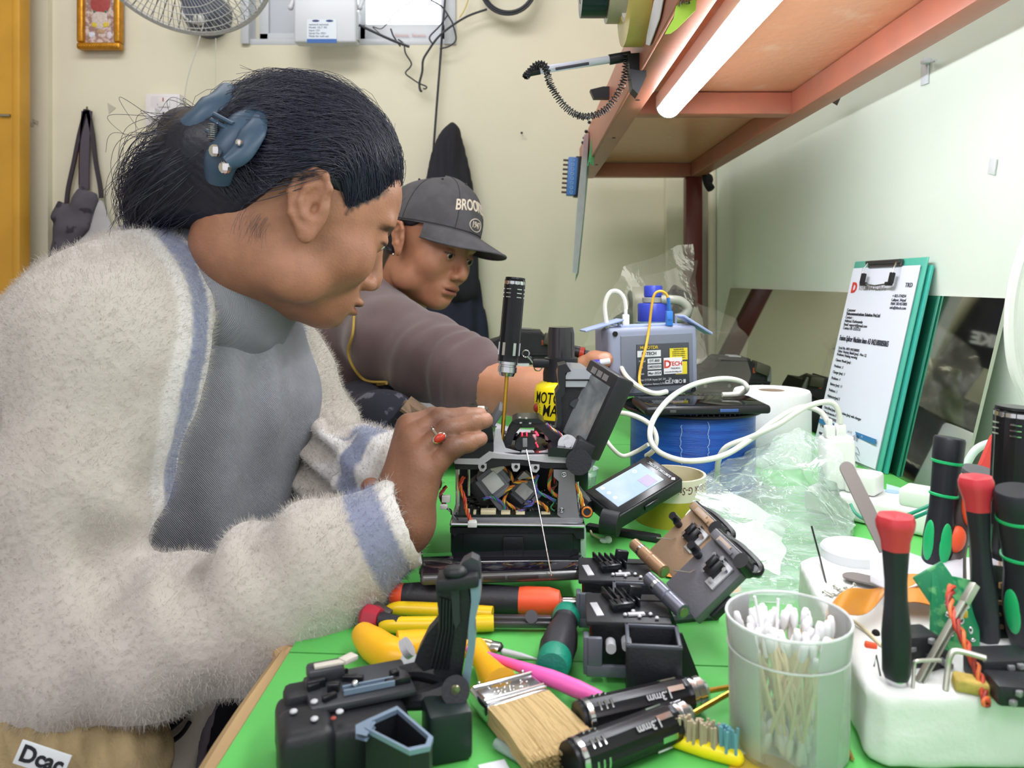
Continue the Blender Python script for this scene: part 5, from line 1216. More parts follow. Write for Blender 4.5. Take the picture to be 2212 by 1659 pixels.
for a in (1200, 1226):
    q = P(a, 970, YS + .006); S('round_key', MB().cyl(q + Vector((0, 0, -.001)), q + Vector((0, 0, .0012)), .0052, n=20), mat('key_grey', (96, 98, 104), .3, .5), parent=kb)
# wind cover
YC = YS + .045
S('cover_shell', pprism([(1212, 852), (1216, 838), (1250, 830), (1278, 838), (1290, 868), (1288, 905), (1276, 930), (1250, 955), (1236, 966), (1214, 970), (1206, 940), (1208, 900)], YC, .06), mbk)
S('cover_silver', merge(pprism([(1222, 812), (1230, 796), (1262, 798), (1284, 812), (1290, 832), (1286, 840), (1278, 836), (1222, 836)], YC - .004, .06)), mat('silver_paint', (176, 178, 186), .25, .7))
S('cover_seam', pbox(MB(), 1222, 820, 1284, 823, YC - .006, .003), MATS['black_gap'])
S('cover_hinge_plate', pprism([(1206, 790), (1222, 786), (1234, 802), (1222, 806), (1220, 850), (1212, 860), (1214, 905), (1206, 960), (1196, 955), (1204, 905), (1200, 850), (1208, 838), (1204, 810)], YC - .008, .03), mbk2)
S('cover_window', merge(pprism([(1236, 866), (1244, 862), (1264, 864), (1262, 884), (1240, 882), (1230, 874)], YC - .003, .005)), mat('window_dark', (56, 58, 64), .3))
S('cover_side', pprism([(1286, 836), (1296, 842), (1298, 862), (1292, 905), (1284, 925), (1280, 940), (1274, 932), (1288, 905), (1290, 866)], YC - .002, .03), malu)
S('hinge_lug', merge(MB().cyl(P(1226, 960, YS + .004), P(1226, 960, YS + .010), .0095, n=24), pprism([(1206, 962), (1226, 940), (1248, 968), (1240, 984), (1210, 980)], YS + .005, .005)), malu); S('hinge_pin', MB().cyl(P(1227, 960, YS + .001), P(1227, 960, YS + .006), .0032, n=16), msil)
# tilted display
L = Vector((.415, 0, .91)).normalized(); pr = Vector((-.91, 0, .415)); sa = math.asin(.34)
nn = (pr * math.cos(sa) + Vector((0, -1, 0)) * math.sin(sa)).normalized(); wv = nn.cross(L).normalized()
o_ = P(1276, 992, YS - .004) ; Md = Matrix((L, wv, nn)).transposed().to_4x4(); Md.translation = o_
ln = .084
if wv.y < 0: wv = -wv; Md = Matrix((L, wv, -nn * -1)).transposed().to_4x4(); Md.translation = o_
dsp = S('display', MB().box((ln / 2, .035, 0), (ln, .07, .020), bev=.0025, M=Md), mbk)
S('screen_glass', MB().box((ln / 2 - .004, .035, .0102), (ln * .78, .058, .001), M=Md), mat('glass_grey', (140, 146, 148), .12, c2=(104, 110, 114), vscale=30), parent=dsp)
S('screen_buttons', MB().box((ln - .008, .022, .0104), (.006, .010, .001), M=Md).box((ln - .008, .036, .0104), (.006, .010, .001), M=Md).box((ln - .008, .050, .0104), (.006, .010, .001), M=Md), mgp, parent=dsp)
S('display_barrel', MB().cyl(P(1250, 998, YS - .012), P(1262, 988, YS + .06), .0125, n=20).box(P(1256, 975, YS + .0), (.018, .02, .024), rotm(0, 25, 0), bev=.002), mbk)

# probe rod leaning out of the machine
solo('steel_probe', MB().tube([P(1137, 972, YS + .004), P(1160, 1080, .70), P(1191, 1243, .637)], .0006, 8), msil, 'long thin steel probe leaning from the splicing machine onto the phone', 'probe')

# precision screwdriver standing in the machine
def precision(t, a, b, r=.0115, ring=True):    # a: butt end, b: where the handle meets the chuck
    a, b = Vector(a), Vector(b); d = (b - a).normalized(); L_ = (b - a).length; mdk_ = mat('driver_black', (34, 34, 38), .3, .5)
    part('handle', MB().lathe([(0, 0), (r * .9, 0), (r, .001), (r, L_ * .78), (r * .97, L_ * .80), (r * .97, L_ * .83), (r, L_ * .84), (r, L_ * .85)], a, d, 48, lobes=12, la=.035), mdk_, t, 30, world=True)
    part('end_cap', MB().lathe([(0, -.002), (r * .96, -.002), (r * 1.0, 0)], a, d, 28), mdk_, t, world=True)
    bb = MB()
    for q in (.010, .014, .018):
        for k in range(6):
            an = k * math.pi / 3; Fq = frame(a, d); bb.tube([Fq @ Vector((r * 1.035 * math.cos(an + e), r * 1.035 * math.sin(an + e), q)) for e in (-.25, 0, .25)], .0007, 5)
    part('silver_bands', bb, msil, t, world=True); part('silver_collar', MB().lathe([(r * .98, .0016), (r * 1.03, .002), (r * 1.03, .005), (r * .98, .0056)], a, d, 30), msil, t, world=True)
    pl = MB(); Fq = frame(a, d)
    for k in range(6):
        an = k * math.pi / 3; pl.box((0, 0, 0), (.0008, r * .30, L_ * .13), M=Fq @ Matrix.Rotation(an, 4, 'Z') @ Matrix.Translation((r * 1.02, 0, L_ * .72)))
    part('silver_windows', pl, msil, t, world=True)
    part('chuck', MB().lathe([(r * .95, L_ * .85), (r * .95, L_ * .88), (r * .86, L_ * .885), (r * .86, L_ * .90), (r * .93, L_ * .905), (r * .93, L_ * .96), (r * .84, L_ * .965), (r * .7, L_), (r * .3, L_ * 1.01), (0, L_ * 1.01)], a, d, 30), msil, t, world=True)
    return d
t = thing('precision_screwdriver', 'black and silver precision screwdriver standing upright in the machine', 'screwdriver', tuple(P(1084, 955, .765)))
d = precision(t, P(1113, 604, .775), P(1095, 812, .77), .0102)
part('shaft', MB().cyl(P(1095, 808, .77), P(1084, 962, .765), .0020, n=10), mgold2, t, world=True)
# ================================================================ rear half of the bench
# handheld tester box
t = thing('test_instrument', 'grey fibre test instrument with labels, held upright on the black phone', 'instrument', M=Matrix.Translation(P(1416, 855, 1.09)) @ Matrix.Rotation(math.radians(16), 4, 'Z') @ Matrix.Rotation(math.radians(-1), 4, 'Y'))
mtg = mat('tester_grey', (138, 145, 168), .5); mtg2 = mat('tester_grey_dark', (112, 118, 132), .5); mtb = mat('tester_blue_grey', (150, 164, 204), .45)
part('case', MB().box((0, .03, .049), (.138, .058, .098), bev=.007, seg=4), mtg, t)
part('front_recess', MB().box((.004, .0005, .046), (.112, .002, .082), bev=.006, seg=3), mtg2, t)
pl = part('rating_plate', MB().box((.012, -.0012, .044), (.082, .002, .060), bev=.0015), mat('plate_charcoal', (62, 66, 74), .45), t)
Fp = lambda x, z: Matrix(((1, 0, 0, x), (0, 0, 1, -.0024), (0, 1, 0, z), (0, 0, 0, 1))) @ Matrix.Diagonal((1, 1, -1, 1))
def lab(x, z, w, h, m): return part('sticker', MB().box((x, -.0023, z), (w, .0006, h)), m, pl)
mw_ = mat('label_pale', (214, 220, 222), .5); my_ = mat('label_yellow', (222, 206, 48), .5); mi = mat('ink_dark_grey', (50, 52, 58), .6); miy = mat('ink_yellow', (206, 180, 60), .6)
def ptx(s, x, z, h, m, al='LEFT', b=0.0): return text(s, h, frame((x, -.0028, z), (0, -1, 0), (1, 0, 0)), m, pl, align=al, bold=b)
ptx('MiniOTDR', -.024, .069, .0062, miy, b=.02)
lab(-.010, .0605, .036, .009, mw_); ptx('D-TECH', -.010, .0605, .0062, mi, 'CENTER', .03)
for z_, s_ in ((.0500, 'DT-800'), (.0415, '24035050'), (.0325, 'Mar-2024')): lab(-.002, z_, .021, .0068, mw_); ptx(s_, -.002, z_, .0050, mi, 'CENTER', .01)
mpale = mat('ink_pale', (196, 200, 204), .6)
for z_, s_ in ((.0500, 'Model'), (.0415, 'S/N'), (.0325, 'Date')): ptx(s_, -.026, z_, .0040, mpale)
ptx('Mini OTDR Input DC 5V    2A', -.026, .0235, .0040, mpale); ptx('Power/Lithium Battery 3.7V/4000mAh', -.026, .0172, .0034, mpale)
ptx('CE FC', .014, .0190, .0070, mpale, b=.02)
part('marks', MB().torus((.038, -.0026, .0190), .0024, .0005, (0, 1, 0), 12, 5).box((.0325, -.0026, .0190), (.004, .0006, .005)).box((.0445, -.0026, .0190), (.0036, .0006, .005)), mpale, pl)
lab(.036, .058, .028, .017, my_); lab(.040, .038, .018, .018, my_)
ptx('WARNING', .036, .0645, .0034, mi, 'CENTER')
for k in range(4): ptx('invisible laser radiation', .036, .0615 - k * .0028, .0022, mi, 'CENTER')
st_ = part('shop_sticker', MB().box((.0265, -.0032, .042), (.029, .0006, .023)), mat('sticker_white', (232, 232, 236), .4), t)
text('D', .0150, frame((.0175, -.0037, .0440), (0, -1, 0), (1, 0, 0)), mat('logo_red', (206, 60, 48), .5), st_, bold=.03); text('TECH', .0085, frame((.0300, -.0037, .0445), (0, -1, 0), (1, 0, 0)), MATS['logo_red'], st_, bold=.02)
text('TRADING', .0034, frame((.0300, -.0037, .0380), (0, -1, 0), (1, 0, 0)), mi, st_); text('www.dtechtrading.com', .0028, frame((.0265, -.0037, .0335), (0, -1, 0), (1, 0, 0)), mi, st_, width=.026)
for x_ in (-.060, ): part('corner_screw', MB().cyl((x_, -.0012, .090), (x_, .002, .090), .0036, n=16), MATS['black_gap'], t)
part('corner_screw', MB().cyl((.060, -.0012, .006), (.060, .002, .006), .0036, n=16), MATS['black_gap'], t)
part('port_cover', MB().box((0, 0, 0), (.060, .026, .003), bev=.0014, M=Matrix.Translation((-.072, .02, .1015)) @ Matrix.Rotation(math.radians(-14), 4, 'Y')), mtb, t)
part('port_cover', MB().box((0, 0, 0), (.054, .024, .004), bev=.0018, M=Matrix.Translation((.070, .012, .098)) @ Matrix.Rotation(math.radians(31), 4, 'Y')), mtb, t)
part('cover_hinge', MB().cyl((.044, .02, .098), (.044, .02, .112), .0018, n=8).cyl((-.046, .02, .096), (-.046, .02, .108), .0018, n=8), mtg, t)
part('port_rim', MB().box((0, .03, .0985), (.090, .030, .003), bev=.001), mtb, t)
mcab = mat('cable_white', (222, 222, 214), .35); mpw = mat('plug_white', (236, 236, 234), .3)
t = thing('usb_cable', 'white charging cable plugged into the top of the grey test instrument', 'cable', tuple(P(1352, 700, 1.10)))
part('plug', pbox(pbox(MB(), 1345, 679, 1360, 704, 1.10, .008, .002), 1348, 665, 1356, 681, 1.102, .005, .002), mpw, t, world=True)
part('cable', tub([(1352, 668), (1348, 645), (1335, 630), (1318, 632), (1307, 655), (1309, 690), (1320, 735), (1335, 775), (1350, 808, 1.06), (1375, 832, 1.0), (1400, 846, .97), (1420, 850, .96), (1440, 846, .97)], 1.09, .0032), mcab, t, world=True)
t = thing('fibre_patch_cord', 'yellow fibre cord with blue connector on top of the test instrument', 'fibre cord', tuple(P(1447, 700, 1.1)))
mbc = mat('connector_blue', (52, 122, 206), .35)
part('connector', pbox(pbox(MB(), 1440, 672, 1454, 704, 1.10, .010, .001), 1443, 686, 1451, 690, 1.098, .004), mbc, t, world=True)
mb = MB()
for k in range(9): mb.cyl(P(1446 - .3 * k, 673 - k * 3.4, 1.105), P(1446 - .3 * k, 671 - k * 3.4, 1.105), .0036 - .0001 * k, n=12)
mb.cyl(P(1447, 676, 1.105), P(1443, 641, 1.105), .0024, .0018, n=10)
part('strain_relief', mb, mbc, t, world=True)
part('fibre', tub([(1443, 643), (1438, 634), (1426, 629), (1414, 636), (1408, 660), (1402, 710), (1395, 750, 1.07), (1386, 785, 1.06), (1381, 815, 1.05), (1384, 832, 1.0), (1398, 846, .97), (1405, 850, .97)], 1.09, .0019), mat('fibre_yellow', (214, 168, 52), .4), t, world=True)

# spool of blue line with black flanges, and the phone on it
scx, scy = .233, 1.06
t = thing('cable_spool', 'large spool wound with blue line between black flanges', 'spool', (scx, scy, TOP))
mfl = mat('flange_black', (22, 23, 27), .35)
part('flange', MB().lathe([(.03, 0), (.095, 0), (.095, .0035), (.03, .0035)], n=64), mfl, t); 
part('flange', MB().lathe([(.03, .1035), (.093, .1035), (.095, .105), (.095, .107), (.093, .1085), (.03, .1085), (.03, .1035)], n=72, cap=False), mfl, t)
mb = MB()
for k in range(80):
    a = 2 * math.pi * k / 80; mb.box((.080 * math.cos(a), .080 * math.sin(a), .1092), (.026, .0014, .0016), rotm(0, 0, math.degrees(a)))
part('flange_ribs', mb, mfl, t)
pf = [(.084 + .0007 * math.sin(z * 3.1), .0035 + z * .0010) for z in range(101)]
part('wound_line', MB().lathe(pf, n=64, cap=False), mat('line_blue', (22, 76, 176), .28, c2=(40, 104, 204), vscale=5, stretch=(1, 1, 26), bump=.5, bscale=60), t, 179)
sc = MB(); r = random.Random(2)
for (an0, z0_, z1_) in ((-1.95, .045, .095), (-1.55, .05, .10)):
    pts = [( .0852 * math.cos(an0 + r.uniform(-.02, .02)), .0852 * math.sin(an0 + r.uniform(-.02, .02)), z0_ + (z1_ - z0_) * k / 22) for k in range(23)]; sc.tube(pts, .0006, 4)
part('snagged_fibres', sc, mat('fibre_pale', (150, 180, 220), .5), t)
part('hub_paper', sheet([Vector(q) for q in ((-.01, -.062, .1102), (.05, -.058, .1102), (.06, -.045, .1102), (.0, -.05, .1102))], mpap, None, '', ''), mpap, t, world=False)
t.children[-1].data.transform(Matrix.Translation((0, 0, 0)))
t = thing('smartphone', 'black smartphone lying flat on top of the blue spool', 'phone', M=Matrix.Translation((scx - .004, .999, TOP + .1105)) @ Matrix.Rotation(math.radians(5), 4, 'Z') @ Matrix.Rotation(math.radians(1.5), 4, 'X'))
part('phone_body', MB().box((0, 0, .007), (.162, .076, .011), bev=.004, seg=3), mat('phone_black', (26, 27, 31), .35), t)
part('screen', MB().box((0, 0, .0127), (.150, .068, .0008), bev=.0003), mat('screen_black', (12, 14, 18), .05), t)
part('power_key', MB().box((.026, -.0385, .007), (.024, .0016, .004), bev=.0007), mat('key_blue', (60, 90, 150), .4), t)
part('speaker_slots', MB().box((-.046, -.0385, .007), (.008, .001, .003), bev=.0004), MATS['key_grey'], t)

# clipboards against the mirror
TLc, TRc, BRc = Vector((.5745, 1.33, 1.062)), Vector((.589, 1.117, 1.064)), Vector((.5165, 1.085, TOP))
u_ = (TRc - TLc).normalized(); v0 = (BRc - TRc); v_ = (v0 - u_ * v0.dot(u_)).normalized(); n_ = u_.cross(v_).normalized()
if n_.x > 0: n_ = -n_
W_, H_ = (TRc - TLc).length, abs(v0.dot(v_)) * .992
def clipM(off):
    m = Matrix((u_, -v_, u_.cross(-v_).normalized())).transposed().to_4x4(); m.translation = TRc + v_ * H_ + off; return m        # origin: bottom right corner, x runs back to TL is -u
t = thing('clipboard', 'mint green clipboard with a printed sheet, leaning on the mirror', 'clipboard', M=clipM(Vector((0, 0, 0))))
mint = mat('clipboard_mint', (92, 196, 174), .3, trans=.15, coat=.3)
Zs = 1 if (t.matrix_basis.to_3x3() @ Vector((0, 0, 1))).x < 0 else -1
def cb(x, y, z): return (x - W_, y, Zs * z)
part('board', MB().box(cb(W_ / 2, H_ / 2, -.0012), (W_, H_, .0024), bev=.001), mint, t)
mb = MB()
for k in range(4): mb.box(cb(W_ / 2 - .004, H_ * .49 - .008 - k * .0006, .0006 + k * .0004), (W_ * .93, H_ * .955, .0003))
part('paper_stack', mb, mpap, t)
def sheetfn(a, b): x = W_ * .025 + W_ * .93 * a; y = H_ * .005 + H_ * .955 * b; return Vector(cb(x, y, .0028 + .006 * math.sin(a * 3.1) * (1 - b) ** 2))
pg = part('printed_sheet', MB().grid(sheetfn, 14, 16), mat('sheet_white', (226, 230, 244), .6), t, 179)
def tx(s, xa, yb, h, m, b=0.0, width=None): 
    p = sheetfn(xa, yb); o = text(s, h, Matrix.Identity(4), m, pg, align='LEFT', bold=b, width=width)
    for v in o.data.vertices:
        X_, Y_ = p.x + v.co.x, p.y + v.co.y; aa = (X_ + W_ - W_ * .025) / (W_ * .93); bb = (Y_ - H_ * .005) / (H_ * .955); v.co = Vector((X_, Y_, sheetfn(aa, bb).z + Zs * (.0007 + v.co.z)))
    return o
mik = mat('ink_print', (52, 54, 66), .7); mikb = mat('ink_blue_bar', (58, 122, 176), .6)
tx('D', .05, .885, .024, MATS['logo_red'], .05); tx('TECH TRADING', .17, .885, .012, mat('ink_light', (170, 160, 165), .7)); tx('TRD', .86, .90, .010, mik)
for k, s_ in enumerate(('+ 023-774254', 'Lalitpur, Nepal', 'PAN 301451005', 'info@dtech.com')): tx(s_, .72, .845 - k * .020, .0065, mik)
for k, s_ in enumerate(('Customer', 'Telecommunications Solution Pvt.Ltd', 'Contact :', 'Address: Kathmandu', 'Email: support@gmail.com', 'Contact 01-5555151')): tx(s_, .06, .760 - k * .0205, .0072, mik, .03 if k == 1 else 0)
tx('Fusion Splicer Machine Inno A3 042180005065', .04, .60, .0125, mik, .02, W_ * .72)
for k, s_ in enumerate(('Serial No. 0421 042180005', 'Other: Heating Shield (yes) : Nov 12', 'Problems: Heating warning')): tx(s_, .06, .545 - k * .019, .0065, mik)
for k, s_ in enumerate(('Cleaver Model (yes) :', 'Problems : 1', 'Charger (yes) : 1', 'Problems : 1', 'Battery (yes) : 11', 'Problems : 1', 'Multimeter(yes) 2', 'Problems : 1')): tx(s_, .06, .475 - k * .034, .0065, mik)
tx('Carry (Box) (yes), sealed machine (yes) with charger', .05, .205, .0060, mik); tx('Other Accessories 2', .05, .180, .006, mik); tx('All PRODUCT NOTES', .04, .155, .006, mik)
part('table_bar', MB().box(cb(W_ * .025 + W_ * .93 * .50, H_ * .005 + H_ * .955 * .125, .0036 + .003), (W_ * .86, .008, .0004)), mikb, pg) 
for a, s_ in ((.08, 'PRODUCT'), (.42, 'QTY'), (.55, 'RATE'), (.75, 'AMOUNT')): tx(s_, a, .126, .0052, mpale)
tx('1   Machine after (Box) / Item 23', .06, .100, .0055, mik); tx('x1', .43, .100, .0055, mik); tx('112.00000', .55, .100, .0055, mik); tx('VERIFIED', .06, .06, .0055, mik)
mb = MB(); c0 = sheetfn(.70, .055)
for k in range(4): mb.tube([Vector((c0.x + (.010 + .002 * k) * math.cos(a), c0.y + (.014 + .0025 * k) * math.sin(a), c0.z + Zs * .0012)) for a in [math.pi * .35 + j * math.pi * 1.3 / 16 for j in range(17)]], .0003, 4)
mb.tube([Vector((c0.x + dx, c0.y + dy, c0.z + Zs * .0014)) for dx, dy in ((-.01, 0), (.008, .004), (.02, -.006), (.004, -.004), (.024, -.014))], .0003, 4, smooth=3)
part('signature', mb, mik, pg)
Mc = Matrix.Translation(Vector(cb(W_ * .50, H_ - .008, .004)))
cl_ = part('clip_bar', MB().box((0, 0, 0), (.098, .012, .004), bev=.0015, M=Mc).cyl(Mc @ Vector((-.049, .002, Zs * .004)), Mc @ Vector((.049, .002, Zs * .004)), .0032, n=12), mat('clip_steel', (96, 90, 92), .3, .8), t)
part('clip_wire', MB().tube([Mc @ Vector(q) for q in ((-.042, .004, Zs * .004), (-.046, -.010, Zs * .010), (-.044, -.034, Zs * .008), (0, -.038, Zs * .008), (.044, -.034, Zs * .008), (.046, -.010, Zs * .010), (.042, .004, Zs * .004))], .0014, 8), msil, cl_)
for s_ in (-1, 1): part('clip_grip', MB().box((s_ * .043, -.026, Zs * .008), (.009, .018, .006), bev=.0015, M=Mc).box((s_ * .038, -.035, Zs * .008), (.018, .006, .005), bev=.0015, M=Mc), MATS['black_plastic'], cl_)
t = thing('clipboard', 'teal clipboard leaning just behind the clipboard with the printed sheet', 'clipboard', M=clipM(-n_ * .0055 + Vector((0, 0, .0005))))
part('board', MB().box(cb(W_ / 2 + .004, H_ / 2 - .006, -.003), (W_, H_ - .010, .005), bev=.002), mat('clipboard_teal', (64, 178, 164), .3, coat=.3), t)

# toilet roll
t = thing('paper_roll', 'white tissue roll standing upright right of the blue spool', 'tissue roll', (.385, 1.19, TOP))
part('tissue', MB().lathe([(.020, .0), (.056, .0), (.058, .004), (.058, .106), (.056, .110), (.020, .110), (.020, 0)], n=56, cap=False), mat('tissue_white', (232, 232, 234), .9, bump=.3, bscale=120), t, 50)
part('tube', MB().lathe([(.0195, .001), (.0200, .109), (.0188, .109), (.0188, .001)], n=32, cap=False), mat('card_brown', (176, 160, 140), .8), t)

# bottle of detergent with pointed cap
t = thing('spray_bottle', 'yellow bottle with black dispenser cap behind the opened machine', 'bottle', (P(1212, 0, .95).x, .95, TOP))
by = mat('bottle_yellow', (246, 222, 20), .3); zz = lambda py: CAMZ + (605 - py) * .915 / FPX - TOP
part('bottle_body', MB().lathe([(0, 0), (.030, 0), (.033, .003), (.033, .142), (.031, .150), (.020, .157), (.0, .157)], n=56), by, t, 50)
part('cap_collar', MB().lathe([(.022, .152), (.022, .166), (.0205, .172), (.0205, .184), (.012, .186)], n=36, lobes=18, la=.015), MATS['black_plastic'], t)
part('cap_nozzle', MB().lathe([(.0165, .184), (.0165, .214), (.015, .222), (0, .222)], n=30), mat('cap_smoke', (52, 50, 54), .15, trans=.2), t)
part('cap_arm', MB().box((-.024, -.008, .178), (.022, .012, .010), bev=.002), MATS['black_plastic'], t)
def cyl_bend(R_, z_, ang0=-math.pi / 2): return lambda co: Vector((R_ * math.cos(ang0 + co.x / R_), R_ * math.sin(ang0 + co.x / R_), z_ + co.y))
mib = mat('ink_bottle', (26, 26, 24), .4)
text('MOTO', .0195, None, mib, t, 'bottle_lettering', bold=.012, shear=.22, bend=cyl_bend(.0334, .1375, -2.20), width=.038, align='CENTER')
text('MAX', .0195, None, mib, t, 'bottle_lettering', bold=.012, shear=.22, bend=cyl_bend(.0334, .1225, -1.92), width=.032, align='CENTER')
part('label_band', MB().lathe([(.0332, .004), (.0334, .0045), (.0334, .111), (.0332, .1115)], n=56, cap=False), mat('band_black', (20, 20, 20), .35), t)
text('Protector', .0125, None, mpale, t, 'bottle_lettering', bold=.03, shear=.15, bend=cyl_bend(.0337, .1045, -1.9), width=.048)
part('label_seal', MB().ell(cyl_bend(.0328, 0)(Vector((-.038, .124, 0))), (.0045, .003, .006), u=14, w=8), mat('seal_red', (150, 44, 30), .4), t)
text('PREMIUM QUALITY', .0036, None, mib, t, 'bottle_lettering', bend=lambda co: cyl_bend(.0337, 0)(Vector((-.038 + (.0068 + co.y) * math.sin(co.x / .006), .124 + (.0080 + co.y) * math.cos(co.x / .006), 0))), width=.034)

# rear cases
def rear_case(lb, M, label=None, side=None):
    t = thing('splicer_case', lb, 'device', M=M)
    part('case', MB().prism([(-.085, 0), (.085, 0), (.088, .02), (.086, .042), (.058, .050), (.045, .064), (-.03, .068), (-.05, .050), (-.085, .040)], 0, .12, M=Matrix(((1, 0, 0, 0), (0, 0, 1, 0), (0, 1, 0, 0), (0, 0, 0, 1)))), mat('case_black', (34, 34, 38), .5, var=.3, vscale=40), t)
    part('lid', MB().box((.004, .05, .066), (.082, .075, .010), rotm(0, 3, 0), bev=.003).box((-.045, .05, .046), (.05, .09, .012), rotm(0, -14, 0), bev=.003), MATS['case_black'], t)
    part('top_pad', MB().box((.01, .045, .0725), (.03, .035, .002), rotm(0, 3, 0), bev=.0005), mat('pad_grey', (120, 120, 118), .6) if label is None else mw_, t)
    part('side_block', MB().box((.066, .01, .05), (.034, .05, .022), rotm(0, 18, 0), bev=.003), mat('block_olive', (74, 72, 58), .5), t)
    part('orange_mark', MB().box((.048, -.001, .046), (.006, .004, .010)), mat('mark_orange', (186, 84, 50), .5), t)
    part('bracket', MB().box((.084, -.003, .036), (.010, .006, .030), bev=.001), mgp, t)
    for x_ in (-.07, -.012, .02, .068): part('screw', MB().cyl((x_, -.002, .014), (x_, .001, .014), .004, n=12).cyl((x_, -.003, .014), (x_, -.001, .014), .002, n=8), mgp, t)
    part('rail', MB().box((0, -.003, .022), (.17, .006, .004)).box((0, -.003, .005), (.165, .006, .005)), MATS['case_black'], t)
    return t
rear_case('black splicer case on the beige carton behind the man\'s arm', Matrix.Translation(P(1124, 787, 1.62)))
rear_case('black splicer case with white label right of the grey test instrument', Matrix.Translation(Vector((P(1592, 0, 1.60).x - .006, 1.60, TOP + .046))) @ Matrix.Diagonal((.86, .9, 1, 1)), 1)
solo('black_carton', MB().box((.435, 1.655, TOP + .0225), (.15, .11, .044), bev=.003), mbk, 'low black box under the splicer case by the mirror', 'box')
cz = P(0, 787, 1.62).z
solo('carton', MB().box((P(1116, 0, 1.62).x, 1.70, (TOP + cz) / 2), (.18, .17, cz - TOP - .0005), bev=.002), mat('carton_beige', (178, 166, 132), .7), 'beige carton with handwritten label under the black splicer case', 'carton')
t = thing('paper_label', 'white handwritten paper slip on the front of the beige carton', 'paper', tuple(P(1125, 812, 1.613)))
part('slip', pbox(MB(), 1104, 785, 1143, 812, 1.612, .001), mw_, t, world=True); part('handwriting', MB().tube([P(a, b, 1.611) for a, b in ((1116, 797), (1120, 790), (1122, 799), (1126, 792), (1129, 799), (1133, 795), (1136, 799), (1139, 794))], .0007, 4, smooth=3), mik, t, world=True)
t = thing('snap_hook', 'silver split ring and snap hook hanging on the yellow bottle cap', 'snap hook', tuple(P(1160, 795, .95)))
part('split_ring', MB().torus(P(1136, 764, .96), .0045, .0008, (.3, 1, 0), 20, 6), msil, t, world=True); part('hook', MB().tube([P(a, b, .955) for a, b in ((1139, 769), (1146, 776), (1151, 783), (1158, 790))], .0014, 7), msil, t, world=True)
part('end_ring', MB().torus(P(1162, 793, .95), .0050, .0008, (-.3, 1, .2), 20, 6), msil, t, world=True)

# blue-capped water bottle
t = thing('water_bottle', 'clear water bottle with bright blue lid behind the test instrument', 'bottle', (P(1411, 0, 1.34).x, 1.34, TOP))
mbl = mat('lid_blue', (50, 66, 178), .35); pz = lambda py: CAMZ + (605 - py) * 1.31 / FPX - TOP
part('bottle_body', MB().lathe([(0, 0), (.030, 0), (.033, .004), (.033, .18), (.030, pz(698)), (.025, pz(694)), (.0, pz(694))], n=40), mat('bottle_smoke', (120, 150, 160), .1, trans=.5), t)
part('lid', MB().lathe([(.0265, pz(697)), (.0270, pz(695)), (.0270, pz(660)), (.025, pz(656)), (.012, pz(655))], n=40), mbl, t)
part('spout_cap', MB().lathe([(.015, pz(656)), (.015, pz(641)), (.0160, pz(640)), (.0160, pz(620)), (.0145, pz(617)), (0, pz(617))], n=32), mbl, t)
part('strap_ring', MB().lathe([(.0155, pz(655)), (.019, pz(654)), (.019, pz(644)), (.0155, pz(643))], n=32), mat('strap_olive', (150, 152, 140), .4), t)
part('carry_loop', MB().tube([(.012, -.016, pz(648)), (.030, -.02, pz(648)), (.046, -.02, pz(652)), (.056, -.02, pz(668)), (.048, -.02, pz(684)), (.034, -.02, pz(688))], .008, 10, smooth=5), MATS['strap_olive'], t, 60)

# small things in the man's hand
t = thing('marker_pen', 'black-capped marker with red collar held in the man\'s hand', 'marker', tuple(P(1250, 765, 1.10)))
part('marker_cap', MB().lathe([(0, 0), (.0075, .001), (.0085, .003), (.0085, .018), (.0075, .020)], P(1224, 756, 1.10), P(1256, 762, 1.095) - P(1224, 756, 1.10), 20), MATS['black_plastic'], t, world=True)
part('marker_collar', MB().cyl(P(1252, 762, 1.096), P(1262, 764, 1.095), .0088), mat('collar_red', (170, 52, 40), .4), t, world=True)
part('marker_body', MB().cyl(P(1262, 764, 1.095), P(1300, 775, 1.095), .006), MATS['black_plastic'], t, world=True)
t = thing('ballpoint_pen', 'purple-ended ballpoint pen between the man\'s fingers', 'pen', tuple(P(1290, 790, 1.06)))
part('pen_end', MB().lathe([(0, 0), (.0045, .0005), (.0048, .002), (.0048, .010)], P(1280, 785, 1.055), (1, .1, .06), 16), mat('pen_purple', (70, 60, 170), .25), t, world=True)
part('pen_body', MB().cyl(P(1290, 784, 1.056), P(1316, 780, 1.062), .0042, n=12), mat('pen_clear', (205, 208, 222), .15), t, world=True)

# open notebook sheets behind the machine
t = thing('notebook', 'open notebook with curled white pages and worn card edge behind the hand', 'notebook', tuple(T(985, 935)))
def nb(u, v): 
    a = P(905 + 255 * u, 905 - 42 * v, 1.10 + .34 * v); return Vector((a.x, a.y, TOP + .012 + .012 * math.sin(u * 5) * v + .05 * (1 - u) ** 3))
part('page', MB().grid(nb, 22, 8).grid(lambda u, v: nb(u, v) - Vector((0, 0, .001)), 22, 8), mpap, t, 179, world=True)
part('card_edge', MB().tube([P(878, 872, 1.14), P(900, 893, 1.10), P(930, 906, 1.06)], .006, 6).box(P(900, 888, 1.12), (.04, .06, .004), rotm(10, 35, 0)), mat('card_worn', (126, 104, 84), .8, var=.4, vscale=60), t, world=True)

